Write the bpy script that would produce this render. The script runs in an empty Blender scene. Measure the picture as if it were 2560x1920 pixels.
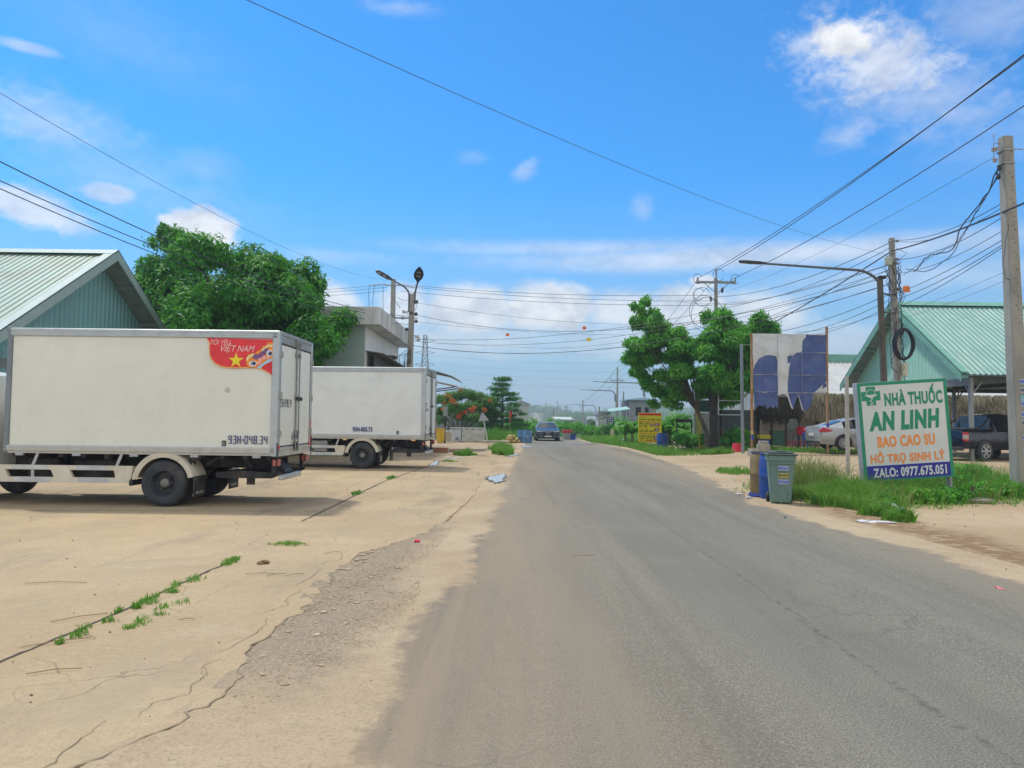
import bpy, math, random
import numpy as np
from mathutils import Vector, Matrix
random.seed(11); rng = np.random.default_rng(11)
rad = math.radians
sc = bpy.context.scene
COL = sc.collection

# ---------------------------------------------------------------- camera
FPX, PITCH, ROLL, EYE = 1900.0, rad(2.71), rad(0.7), 1.6
FWD = Vector((0, math.cos(PITCH), math.sin(PITCH)))
_u0 = Vector((0, -math.sin(PITCH), math.cos(PITCH))); _r0 = Vector((1, 0, 0))
RGT = _r0*math.cos(ROLL) + _u0*math.sin(ROLL)
UPV = -_r0*math.sin(ROLL) + _u0*math.cos(ROLL)
cam = bpy.data.cameras.new('camera'); cam_ob = bpy.data.objects.new('camera', cam); COL.objects.link(cam_ob)
mw = Matrix.Identity(4)
for i in range(3):
    mw[i][0], mw[i][1], mw[i][2] = RGT[i], UPV[i], -FWD[i]
mw[0][3], mw[1][3], mw[2][3] = 0, 0, EYE
cam_ob.matrix_world = mw
cam.sensor_width = 36; cam.lens = 36*FPX/2560; cam.clip_start = .05; cam.clip_end = 6000
sc.camera = cam_ob

# ---------------------------------------------------------------- sky, sun, exposure
SUN_EL, SUN_AZ = rad(63), rad(-52)          # azimuth from +Y, positive to +X: the sun stands high, ahead and to the left
sdir = Vector((math.sin(SUN_AZ)*math.cos(SUN_EL), math.cos(SUN_AZ)*math.cos(SUN_EL), math.sin(SUN_EL)))
sun = bpy.data.lights.new('sun', 'SUN'); sun.energy = 2.1; sun.angle = rad(4.0); sun.color = (1, .95, .87)
sun_ob = bpy.data.objects.new('sun', sun); COL.objects.link(sun_ob)
sun_ob.rotation_euler = sdir.to_track_quat('Z', 'Y').to_euler(); sun_ob.location = (-20, 10, 60)
sc.view_settings.view_transform = 'Standard'; sc.view_settings.look = 'None'
sc.view_settings.exposure = 0.43; sc.view_settings.gamma = 1
sc.cycles.max_bounces = 6; sc.cycles.diffuse_bounces = 4; sc.cycles.glossy_bounces = 3
sc.cycles.transmission_bounces = 4; sc.cycles.transparent_max_bounces = 8; sc.cycles.volume_bounces = 0
sc.cycles.use_denoising = True; sc.cycles.use_adaptive_sampling = True; sc.cycles.adaptive_threshold = .02

class NT:
    """small helper for node trees"""
    def __init__(s, tree): s.t = tree; s.n = tree.nodes; s.l = tree.links
    def put(s, sock, v):
        if hasattr(v, 'is_output') or isinstance(v, bpy.types.NodeSocket): s.l.new(v, sock)
        elif isinstance(v, (tuple, list)) and len(v) == 3 and sock.type == 'RGBA': sock.default_value = (*v, 1)
        else: sock.default_value = v
    def node(s, typ, ins=None, **props):
        n = s.n.new(typ)
        for k, v in props.items(): setattr(n, k, v)
        for k, v in (ins or {}).items(): s.put(n.inputs[k], v)
        return n
    def math(s, op, a, b=0.0, c=0.0, clamp=False):
        n = s.n.new('ShaderNodeMath'); n.operation = op; n.use_clamp = clamp
        s.put(n.inputs[0], a); s.put(n.inputs[1], b); s.put(n.inputs[2], c); return n.outputs[0]
    def mix(s, f, a, b, mode='MIX'):
        n = s.n.new('ShaderNodeMix'); n.data_type = 'RGBA'; n.blend_type = mode
        s.put(n.inputs[0], f); s.put(n.inputs[6], a); s.put(n.inputs[7], b); return n.outputs[2]
    def ramp(s, v, lo, hi, a=0.0, b=1.0, smooth=True):
        n = s.n.new('ShaderNodeMapRange'); n.interpolation_type = 'SMOOTHSTEP' if smooth else 'LINEAR'
        s.put(n.inputs['Value'], v); n.inputs['From Min'].default_value = lo; n.inputs['From Max'].default_value = hi
        n.inputs['To Min'].default_value = a; n.inputs['To Max'].default_value = b; return n.outputs[0]
    def noise(s, vec, scale, detail=4, rough=.55, dist=0):
        return s.node('ShaderNodeTexNoise', {'Vector': vec, 'Scale': scale, 'Detail': detail, 'Roughness': rough, 'Distortion': dist}).outputs[0]

world = bpy.data.worlds.new('World'); sc.world = world; world.use_nodes = True
w = NT(world.node_tree); w.n.clear()
sky = w.n.new('ShaderNodeTexSky'); sky.sky_type = 'NISHITA'; sky.sun_disc = False
sky.sun_elevation = SUN_EL; sky.sun_rotation = SUN_AZ; sky.air_density = 1.0; sky.dust_density = .6; sky.ozone_density = 2.0
hsv = w.node('ShaderNodeHueSaturation', {'Hue': .5, 'Saturation': 1.15, 'Value': 1.0, 'Color': sky.outputs[0]})
tc = w.n.new('ShaderNodeTexCoord'); sep = w.node('ShaderNodeSeparateXYZ', {0: tc.outputs['Generated']})
az = w.math('ARCTAN2', sep.outputs[0], sep.outputs[1]); el = w.math('ARCSINE', sep.outputs[2])
def sky_dir(px, py):
    d = (FWD + RGT*((px-1280)/FPX) - UPV*((py-960)/FPX)).normalized()
    return math.atan2(d.x, d.y), math.asin(d.z)
pv = w.node('ShaderNodeCombineXYZ', {0: az, 1: w.math('MULTIPLY', el, 1.5), 2: 0.0}).outputs[0]
n_big = w.noise(pv, 5.5, 6, .6, .4); n_mid = w.noise(pv, 17, 8, .62, .3); n_fine = w.noise(pv, 48, 6, .6)
nz = w.math('ADD', w.math('MULTIPLY', n_mid, .55), w.math('MULTIPLY', w.noise(pv, 42, 9, .68, .5), .45))
total = None
# clouds: centre and half size in photo pixels turned into directions, density, raggedness, crispness
def cloud(px, py, wpx, hpx, dens, rag=.9, soft=.55, tilt=0.0):
    global total
    a0, e0 = sky_dir(px, py); kw = 1.06/FPX
    da = w.math('SUBTRACT', az, a0); de = w.math('SUBTRACT', el, e0)
    ct, st = math.cos(tilt), math.sin(tilt)
    ua = w.math('ADD', w.math('MULTIPLY', da, ct), w.math('MULTIPLY', de, st))
    ue = w.math('SUBTRACT', w.math('MULTIPLY', de, ct), w.math('MULTIPLY', da, st))
    r = w.math('SQRT', w.math('ADD', w.math('POWER', w.math('ABSOLUTE', w.math('DIVIDE', ua, wpx*kw)), 2),
                              w.math('POWER', w.math('ABSOLUTE', w.math('DIVIDE', ue, hpx*kw)), 2)))
    v = w.math('ADD', w.math('SUBTRACT', 1.0, r), w.math('MULTIPLY', w.math('SUBTRACT', nz, .5), rag*2.2))
    m = w.math('MULTIPLY', w.ramp(v, 0.0, soft), dens)
    total = m if total is None else w.math('MAXIMUM', total, m)
for c in [
    (2190,150,240,110,.70,1.25,.9,-.3), (2300,230,300,130,.42,1.25,1.2,-.35), (2110,100,120,66,.95,1.1,.7,0), (2020,110,60,40,.5,1.2,.8,0), (2130,330,90,45,.35,1.1,1,.3),
    (2480,40,200,90,.30,1,1,0), (2560,330,260,80,.16,1,1,.2),
    (75,520,130,48,.72,.75,.6,-.25), (275,482,66,26,.62,.6,.6,0), (510,585,90,66,.9,.55,.35,0), (455,565,60,40,.85,.6,.4,0),
    (70,118,90,14,.40,.7,.8,-.03), (100,300,260,90,.42,1.0,1.2,-.1), (300,430,380,110,.24,1.1,1.3,-.2), (500,420,120,60,.2,1,1.2,0),
    (1310,425,52,26,.34,1.5,1.1,.5), (1605,520,40,40,.30,1.4,1.1,.6), (1180,395,60,26,.14,1,1,0),
    (1900,640,900,44,.62,.35,.9,.0), (1450,622,650,30,.42,.5,1,0), (2300,690,500,50,.35,.6,1,0), (820,640,260,30,.2,.8,1,0),
    (810,760,110,66,.86,.55,.5,0), (1010,770,90,74,.78,.55,.6,0), (1180,775,150,80,.85,.5,.5,0), (1370,770,150,78,.88,.5,.5,0), (1560,775,140,60,.75,.5,.6,0),
    (1720,770,120,66,.8,.5,.5,0), (1760,705,40,22,.8,.6,.5,0), (1900,790,150,78,.72,.55,.6,0), (1150,850,420,70,.55,.6,.9,0), (1600,850,420,70,.5,.6,.9,0), (2000,860,360,70,.5,.6,.9,0),
    (1000,20,130,26,.26,1,1,0), (300,90,400,120,.12,1.1,1.4,-.2)]:
    cloud(*c)
puff = w.ramp(w.noise(w.node('ShaderNodeVectorMath', {0: pv, 1: (0.0, .012, 0.0)}, operation='ADD').outputs[0], 17, 8, .62, .3), .35, .7, 0, 1)
shade = w.mix(w.math('MULTIPLY', puff, .75), (5.1, 5.1, 5.1), (2.5, 2.8, 3.3))
hor = w.ramp(el, 0.0, .32, 1.0, 0.0)
tint = w.mix(1.0, hsv.outputs[0], (.165, .665, .97), 'MULTIPLY')
base = w.mix(w.math('MULTIPLY', hor, .80), tint, (2.0, 2.6, 3.2))
skyc = w.mix(total, base, shade)
# unseen bright cloud, added overhead, behind and right of the camera as fill light
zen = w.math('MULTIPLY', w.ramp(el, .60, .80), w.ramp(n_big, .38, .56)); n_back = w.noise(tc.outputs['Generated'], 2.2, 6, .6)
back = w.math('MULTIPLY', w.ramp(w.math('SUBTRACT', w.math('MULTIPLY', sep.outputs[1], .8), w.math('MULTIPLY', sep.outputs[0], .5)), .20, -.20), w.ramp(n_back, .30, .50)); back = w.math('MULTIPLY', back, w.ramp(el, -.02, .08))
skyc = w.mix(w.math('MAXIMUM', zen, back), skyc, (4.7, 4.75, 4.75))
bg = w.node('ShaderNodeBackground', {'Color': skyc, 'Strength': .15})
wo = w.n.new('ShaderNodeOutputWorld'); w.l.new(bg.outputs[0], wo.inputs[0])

# ---------------------------------------------------------------- measuring helpers
def ray(px, py): return FWD + RGT*((px-1280)/FPX) - UPV*((py-960)/FPX)
def at(px, py, Y):
    d = ray(px, py); t = Y/d.y; return Vector((d.x*t, Y, EYE + d.z*t))
def X_at(px, Y, py=1040): return at(px, py, Y).x
def Z_at(px, py, Y): return at(px, py, Y).z
def ss(a, b, t):
    t = min(1, max(0, (t-a)/(b-a))); return t*t*(3-2*t)
def interp(tab, y):
    if y <= tab[0][0]: return tab[0][1]
    for (a, u), (b, v) in zip(tab, tab[1:]):
        if y <= b: return u + (v-u)*(y-a)/(b-a)
    return tab[-1][1]
def H(x, y):
    z = .25*ss(8, 13, x)*ss(15, 24, y)*(1-ss(75, 100, y))
    z -= .018*(1-ss(-.95, -.5, x))*(1-ss(44, 50, y))
    z += -8*ss(66, 230, y) + 16*ss(420, 1000, y)
    z += 4*math.sin(x*.0045+.8)*ss(300, 900, y) + 10*ss(120, 700, abs(x))*ss(250, 900, y)
    return z

# ---------------------------------------------------------------- mesh helpers
class MB:
    def __init__(s): s.v = []; s.f = []; s.m = []; s.T = None; s.mi = 0; s.cuts = []
    def cut(s): s.cuts.append((len(s.v), len(s.f)))
    def add(s, vs, fs):
        o = len(s.v)
        if s.T is not None: vs = [tuple(s.T @ Vector(v)) for v in vs]
        s.v.extend([tuple(v) for v in vs]); s.f.extend([tuple(i+o for i in f) for f in fs]); s.m.extend([s.mi]*len(fs)); return s
    def box(s, x0, x1, y0, y1, z0, z1, b=0.0):
        if x0 > x1: x0, x1 = x1, x0
        if y0 > y1: y0, y1 = y1, y0
        if z0 > z1: z0, z1 = z1, z0
        if b <= 0:
            return s.add([(x0,y0,z0),(x1,y0,z0),(x1,y1,z0),(x0,y1,z0),(x0,y0,z1),(x1,y0,z1),(x1,y1,z1),(x0,y1,z1)],
                         [(0,3,2,1),(4,5,6,7),(0,1,5,4),(1,2,6,5),(2,3,7,6),(3,0,4,7)])
        b = min(b, (x1-x0)*.45, (y1-y0)*.45, (z1-z0)*.45)
        V = []; idx = {}
        for ix, x in enumerate((x0, x1)):
            for iy, y in enumerate((y0, y1)):
                for iz, z in enumerate((z0, z1)):
                    sx, sy, sz = (b if ix == 0 else -b), (b if iy == 0 else -b), (b if iz == 0 else -b)
                    for k, p in enumerate([(x, y+sy, z+sz), (x+sx, y, z+sz), (x+sx, y+sy, z)]):
                        idx[(ix, iy, iz, k)] = len(V); V.append(p)
        F = []
        for a in range(3):
            o = [i for i in range(3) if i != a]
            for side in (0, 1):
                q = []
                for (p, r) in ((0,0),(1,0),(1,1),(0,1)):
                    key = [0,0,0]; key[a] = side; key[o[0]] = p; key[o[1]] = r; q.append(idx[(*key, a)])
                F.append(q)
        for a in range(3):
            o = [i for i in range(3) if i != a]
            for p in (0, 1):
                for r in (0, 1):
                    k0 = [0,0,0]; k1 = [0,0,0]; k1[a] = 1
                    for k in (k0, k1): k[o[0]] = p; k[o[1]] = r
                    F.append([idx[(*k0, o[0])], idx[(*k1, o[0])], idx[(*k1, o[1])], idx[(*k0, o[1])]])
        for ix in (0,1):
            for iy in (0,1):
                for iz in (0,1): F.append([idx[(ix,iy,iz,k)] for k in range(3)])
        c = Vector(((x0+x1)/2, (y0+y1)/2, (z0+z1)/2)); out = []
        for f in F:
            p = [Vector(V[i]) for i in f]; n = (p[1]-p[0]).cross(p[2]-p[0]); m = sum(p, Vector())/len(p)
            out.append(tuple(f) if n.dot(m-c) > 0 else tuple(reversed(f)))
        return s.add(V, out)
    def tube(s, pts, r, n=8, caps=True, closed=False):
        pts = [Vector(p) for p in pts]; k = len(pts); rs = r if isinstance(r, (list, tuple)) else [r]*k
        V = []; F = []; prev = None
        for i, p in enumerate(pts):
            if closed: t = pts[(i+1) % k]-pts[i-1]
            else: t = pts[min(i+1, k-1)]-pts[max(i-1, 0)]
            if t.length < 1e-9: t = Vector((0,0,1))
            t.normalize()
            if prev is None:
                a = Vector((0,0,1)) if abs(t.z) < .9 else Vector((1,0,0)); u = t.cross(a).normalized()
            else:
                u = prev - t*prev.dot(t)
                u = u.normalized() if u.length > 1e-6 else t.orthogonal().normalized()
            prev = u; vv = t.cross(u)
            for j in range(n):
                a = 2*math.pi*j/n; V.append(p + (u*math.cos(a)+vv*math.sin(a))*rs[i])
        for i in range(k if closed else k-1):
            for j in range(n):
                a, b = i*n+j, i*n+(j+1) % n; c, d = ((i+1) % k)*n+(j+1) % n, ((i+1) % k)*n+j
                F.append((a, b, c, d))
        if caps and not closed:
            F.append(tuple(reversed(range(n)))); F.append(tuple(range((k-1)*n, k*n)))
        return s.add(V, F)
    def lathe(s, prof, n=24, c=(0,0,0), axis='Z', cap=True):
        V = []; F = []; k = len(prof)
        for (r, z) in prof:
            for j in range(n):
                a = 2*math.pi*j/n; x, y = r*math.cos(a), r*math.sin(a)
                p = (x, y, z) if axis == 'Z' else ((x, z, y) if axis == 'Y' else (z, x, y))
                V.append((p[0]+c[0], p[1]+c[1], p[2]+c[2]))
        fl = axis == 'Y'
        for i in range(k-1):
            for j in range(n):
                q = (i*n+j, i*n+(j+1) % n, (i+1)*n+(j+1) % n, (i+1)*n+j); F.append(tuple(reversed(q)) if fl else q)
        if cap:
            q = tuple(range(n)); F.append(q if fl else tuple(reversed(q)))
            q = tuple(range((k-1)*n, k*n)); F.append(tuple(reversed(q)) if fl else q)
        return s.add(V, F)
    def prism(s, poly, d0, d1, plane='XZ'):
        """polygon extruded from d0 to d1 along the third axis"""
        n = len(poly); V = []
        for d in (d0, d1):
            for (a, b) in poly:
                V.append((a, d, b) if plane == 'XZ' else ((d, a, b) if plane == 'YZ' else (a, b, d)))
        F = [tuple(range(n)), tuple(reversed(range(n, 2*n)))]
        for i in range(n): F.append((i, i+n, (i+1) % n+n, (i+1) % n))
        return s.add(V, F)
    def blob(s, c, r, n=10, m=7, jit=.15, seed=0):
        rr = random.Random(seed); V = []; F = []
        for i in range(m+1):
            th = math.pi*i/m
            for j in range(n):
                a = 2*math.pi*j/n; k = 1+rr.uniform(-jit, jit)
                V.append((c[0]+r[0]*k*math.sin(th)*math.cos(a), c[1]+r[1]*k*math.sin(th)*math.sin(a), c[2]+r[2]*(k if 0 < i < m else 1)*math.cos(th)))
        for i in range(m):
            for j in range(n): F.append((i*n+j, (i+1)*n+j, (i+1)*n+(j+1) % n, i*n+(j+1) % n))
        return s.add(V, F)
    def build(s, name, mats, parent=None, smooth=None, fix=True):
        if s.cuts:      # separate pieces become separate parts
            out = []; lim = [(0, 0)]+[c for c in s.cuts if c[0] < len(s.v)]+[(len(s.v), len(s.f))]
            for (v0, f0), (v1, f1) in zip(lim, lim[1:]):
                if v1 <= v0: continue
                q = MB(); q.v = s.v[v0:v1]; q.f = [tuple(i-v0 for i in f) for f in s.f[f0:f1]]; q.m = s.m[f0:f1]; out.append(q.build(name, mats, parent, smooth, fix))
            return out[0]
        used = sorted({i for f in s.f for i in f})
        if len(used) < len(s.v):
            mp = {u: i for i, u in enumerate(used)}; s.v = [s.v[u] for u in used]; s.f = [tuple(mp[i] for i in f) for f in s.f]
        me = bpy.data.meshes.new(name); me.from_pydata(s.v, [], s.f)
        if not isinstance(mats, (list, tuple)): mats = [mats]
        for m in mats: me.materials.append(m)
        if len(mats) > 1: me.polygons.foreach_set('material_index', s.m)
        if fix:
            import bmesh
            bm = bmesh.new(); bm.from_mesh(me); bmesh.ops.recalc_face_normals(bm, faces=bm.faces); bm.to_mesh(me); bm.free()
        if smooth:
            me.polygons.foreach_set('use_smooth', [True]*len(me.polygons)); me.set_sharp_from_angle(angle=rad(smooth))
        me.update(); o = bpy.data.objects.new(name, me); COL.objects.link(o)
        if parent: o.parent = parent
        return o

def tag(o, label=None, cat=None, group=None, kind=None):
    if label: o['label'] = label
    if cat: o['category'] = cat
    if group: o['group'] = group
    if kind: o['kind'] = kind
    return o
def thing(name, label, cat, loc=(0,0,0), rz=0, group=None):
    o = bpy.data.objects.new(name, None); COL.objects.link(o); o.empty_display_size = .2
    o.location = loc; o.rotation_euler = (0, 0, rz); return tag(o, label, cat, group)
def dup(root, loc, rz=0, label=None, group=None, scale=None):
    r = root.copy(); COL.objects.link(r); r.location = loc; r.rotation_euler = (0, 0, rz)
    if scale: r.scale = (scale,)*3
    if label: r['label'] = label
    if group: r['group'] = group
    for ch in list(root.children):
        c = ch.copy(); COL.objects.link(c); c.parent = r
        for g in list(ch.children):
            d = g.copy(); COL.objects.link(d); d.parent = c
    return r

def text_geo(body, bold=.02, shear=0.0):
    cu = bpy.data.curves.new('txt', 'FONT'); cu.body = body; cu.size = 1; cu.offset = bold; cu.shear = shear; cu.resolution_u = 4; cu.space_character = 1+bold*2.2
    o = bpy.data.objects.new('txt', cu); me = o.to_mesh()
    V = [v.co.copy() for v in me.vertices]; F = [tuple(p.vertices) for p in me.polygons]
    o.to_mesh_clear(); bpy.data.objects.remove(o); bpy.data.curves.remove(cu)
    return V, F
def lettering(mb, body, x0, x1, z0, z1, y, bold=.02, shear=0.0, face='-Y', flip=False):
    """flat letters fitted into the rectangle; they face -Y (or +X with face='+X', x0..x1 then run along y)"""
    V, F = text_geo(body, bold, shear)
    xs = [v.x for v in V]; ys = [v.y for v in V]; a, b, c, d = min(xs), max(xs), min(ys), max(ys)
    P = []
    for v in V:
        u = x0 + (v.x-a)/(b-a)*(x1-x0); z = z0 + (v.y-c)/(d-c)*(z1-z0)
        P.append((u, y, z) if face == '-Y' else (y, u, z))
    mb.add(P, F)
    return mb

# ---------------------------------------------------------------- materials
_mats = {}
def M(name, col, rough=.6, metal=0.0, var=.12, scale=3.0, bump=0.0, bscale=60, dirt=None, spec=.4, coat=0.0, stretch=None, trans=0.0):
    if name in _mats: return _mats[name]
    m = bpy.data.materials.new(name); m.use_nodes = True; t = NT(m.node_tree); b = t.n['Principled BSDF']
    vec = t.n.new('ShaderNodeTexCoord').outputs['Object']
    if stretch: vec = t.node('ShaderNodeVectorMath', {0: vec, 1: stretch}, operation='MULTIPLY').outputs[0]
    c = t.mix(t.ramp(t.noise(vec, scale, 5, .6), .3, .7), tuple(x*(1-var) for x in col), tuple(min(1, x*(1+var)) for x in col))
    if dirt:
        dc, amt, ds = dirt
        k = t.math('MULTIPLY', t.ramp(t.noise(vec, ds, 7, .68, .5), .45, .68), amt)
        c = t.mix(k, c, dc)
    t.put(b.inputs['Base Color'], c)
    t.put(b.inputs['Roughness'], t.ramp(t.noise(vec, scale*2.3, 4), .2, .8, max(.03, rough-.07), min(1, rough+.07)))
    b.inputs['Metallic'].default_value = metal; b.inputs['Specular IOR Level'].default_value = spec
    b.inputs['Coat Weight'].default_value = coat; b.inputs['Coat Roughness'].default_value = .05
    if bump:
        n = t.node('ShaderNodeBump', {'Height': t.noise(vec, bscale, 4), 'Strength': bump, 'Distance': .01})
        t.l.new(n.outputs[0], b.inputs['Normal'])
    if trans:
        tr = t.node('ShaderNodeBsdfTranslucent', {'Color': c}); mx = t.node('ShaderNodeMixShader', {0: trans, 1: b.outputs[0], 2: tr.outputs[0]})
        t.l.new(mx.outputs[0], t.n['Material Output'].inputs[0])
    _mats[name] = m; return m
def leafmat(name, cols, rough=.5, trans=.42):
    if name in _mats: return _mats[name]
    m = bpy.data.materials.new(name); m.use_nodes = True; t = NT(m.node_tree); b = t.n['Principled BSDF']
    g = t.n.new('ShaderNodeNewGeometry'); r = t.n.new('ShaderNodeValToRGB'); e = r.color_ramp.elements
    e[0].color = (*cols[0], 1); e[1].color = (*cols[-1], 1); e[1].position = 1
    for i, c in enumerate(cols[1:-1]):
        q = e.new((i+1)/(len(cols)-1)); q.color = (*c, 1)
    pos = t.n.new('ShaderNodeTexCoord').outputs['Object']
    k = t.math('ADD', t.math('MULTIPLY', g.outputs['Random Per Island'], .6), t.math('MULTIPLY', t.ramp(t.noise(pos, .9, 3), .3, .7), .4))
    t.l.new(k, r.inputs[0]); t.l.new(r.outputs[0], b.inputs['Base Color']); b.inputs['Roughness'].default_value = rough
    b.inputs['Specular IOR Level'].default_value = .35
    tr = t.node('ShaderNodeBsdfTranslucent', {'Color': t.mix(.6, r.outputs[0], (.18, .52, .04))})
    mx = t.node('ShaderNodeMixShader', {0: trans, 1: b.outputs[0], 2: tr.outputs[0]})
    t.l.new(mx.outputs[0], t.n['Material Output'].inputs[0]); _mats[name] = m; return m

# --- ground materials share the same world-space sand, so that sheets run into each other
def sand_nodes(t, pos):
    n1 = t.noise(pos, .35, 5, .6); n2 = t.noise(pos, 2.2, 7, .68); n3 = t.noise(pos, 45, 3, .7)
    c = t.mix(t.ramp(n1, .35, .65), (.39, .29, .18), (.47, .37, .245))
    n5 = t.noise(t.node('ShaderNodeVectorMath', {0: pos, 1: (1.0, .16, 1.0)}, operation='MULTIPLY').outputs[0], 3.0, 7, .7)
    c = t.mix(t.math('MULTIPLY', t.ramp(n5, .52, .68), .45), c, (.33, .235, .145))
    c = t.mix(t.math('MULTIPLY', t.ramp(n2, .48, .72), .5), c, (.37, .265, .17))
    c = t.mix(t.math('MULTIPLY', t.ramp(n3, .50, .66), .50), c, (.23, .17, .11))
    n6 = t.noise(pos, 15, 6, .75)
    c = t.mix(t.math('MULTIPLY', t.ramp(n6, .53, .66), .34), c, (.25, .18, .115))
    c = t.mix(t.math('MULTIPLY', t.ramp(n6, .47, .34), .30), c, (.54, .43, .30))
    v = t.node('ShaderNodeTexVoronoi', {'Vector': pos, 'Scale': 9.0}); 
    c = t.mix(t.math('MULTIPLY', t.ramp(v.outputs['Distance'], .03, .07, 1, 0), .35), c, (.18, .135, .09))
    h = t.math('ADD', t.math('MULTIPLY', n2, .5), t.math('MULTIPLY', n3, .35))
    return c, h
def ground_material():
    m = bpy.data.materials.new('sandy ground'); m.use_nodes = True; t = NT(m.node_tree); b = t.n['Principled BSDF']
    pos = t.n.new('ShaderNodeNewGeometry').outputs['Position']
    c, h = sand_nodes(t, pos)
    sp = t.node('ShaderNodeSeparateXYZ', {0: pos})
    # tyre ruts of damp, darker soil along the verge on the right
    rut = t.math('ADD', sp.outputs[0], t.math('MULTIPLY', t.noise(pos, .6, 3), 1.4))
    rr = t.ramp(t.math('ABSOLUTE', t.math('SUBTRACT', rut, 6.9)), .15, .75, 1, 0)
    rr = t.math('MULTIPLY', rr, t.ramp(t.noise(pos, 5, 6, .7), .34, .55))
    rr = t.math('MULTIPLY', rr, t.ramp(sp.outputs[1], 16, 24, .85, 0))
    c = t.mix(rr, c, (.20, .125, .065))
    # grass country beyond the crest
    far = t.ramp(t.math('ADD', sp.outputs[1], t.math('MULTIPLY', t.noise(pos, .12, 4), 14)), 62, 76)
    gn = t.noise(pos, .018, 6, .6); gm = t.noise(pos, .12, 6, .65)
    g = t.mix(t.ramp(gn, .38, .62), (.075, .115, .030), (.155, .185, .060))
    g = t.mix(t.math('MULTIPLY', t.ramp(gm, .42, .64), .7), g, (.030, .062, .020))
    c = t.mix(far, c, g)
    t.put(b.inputs['Base Color'], c); b.inputs['Roughness'].default_value = .95; b.inputs['Specular IOR Level'].default_value = .1
    bp = t.node('ShaderNodeBump', {'Height': h, 'Strength': .55, 'Distance': .03}); t.l.new(bp.outputs[0], b.inputs['Normal'])
    return m
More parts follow.
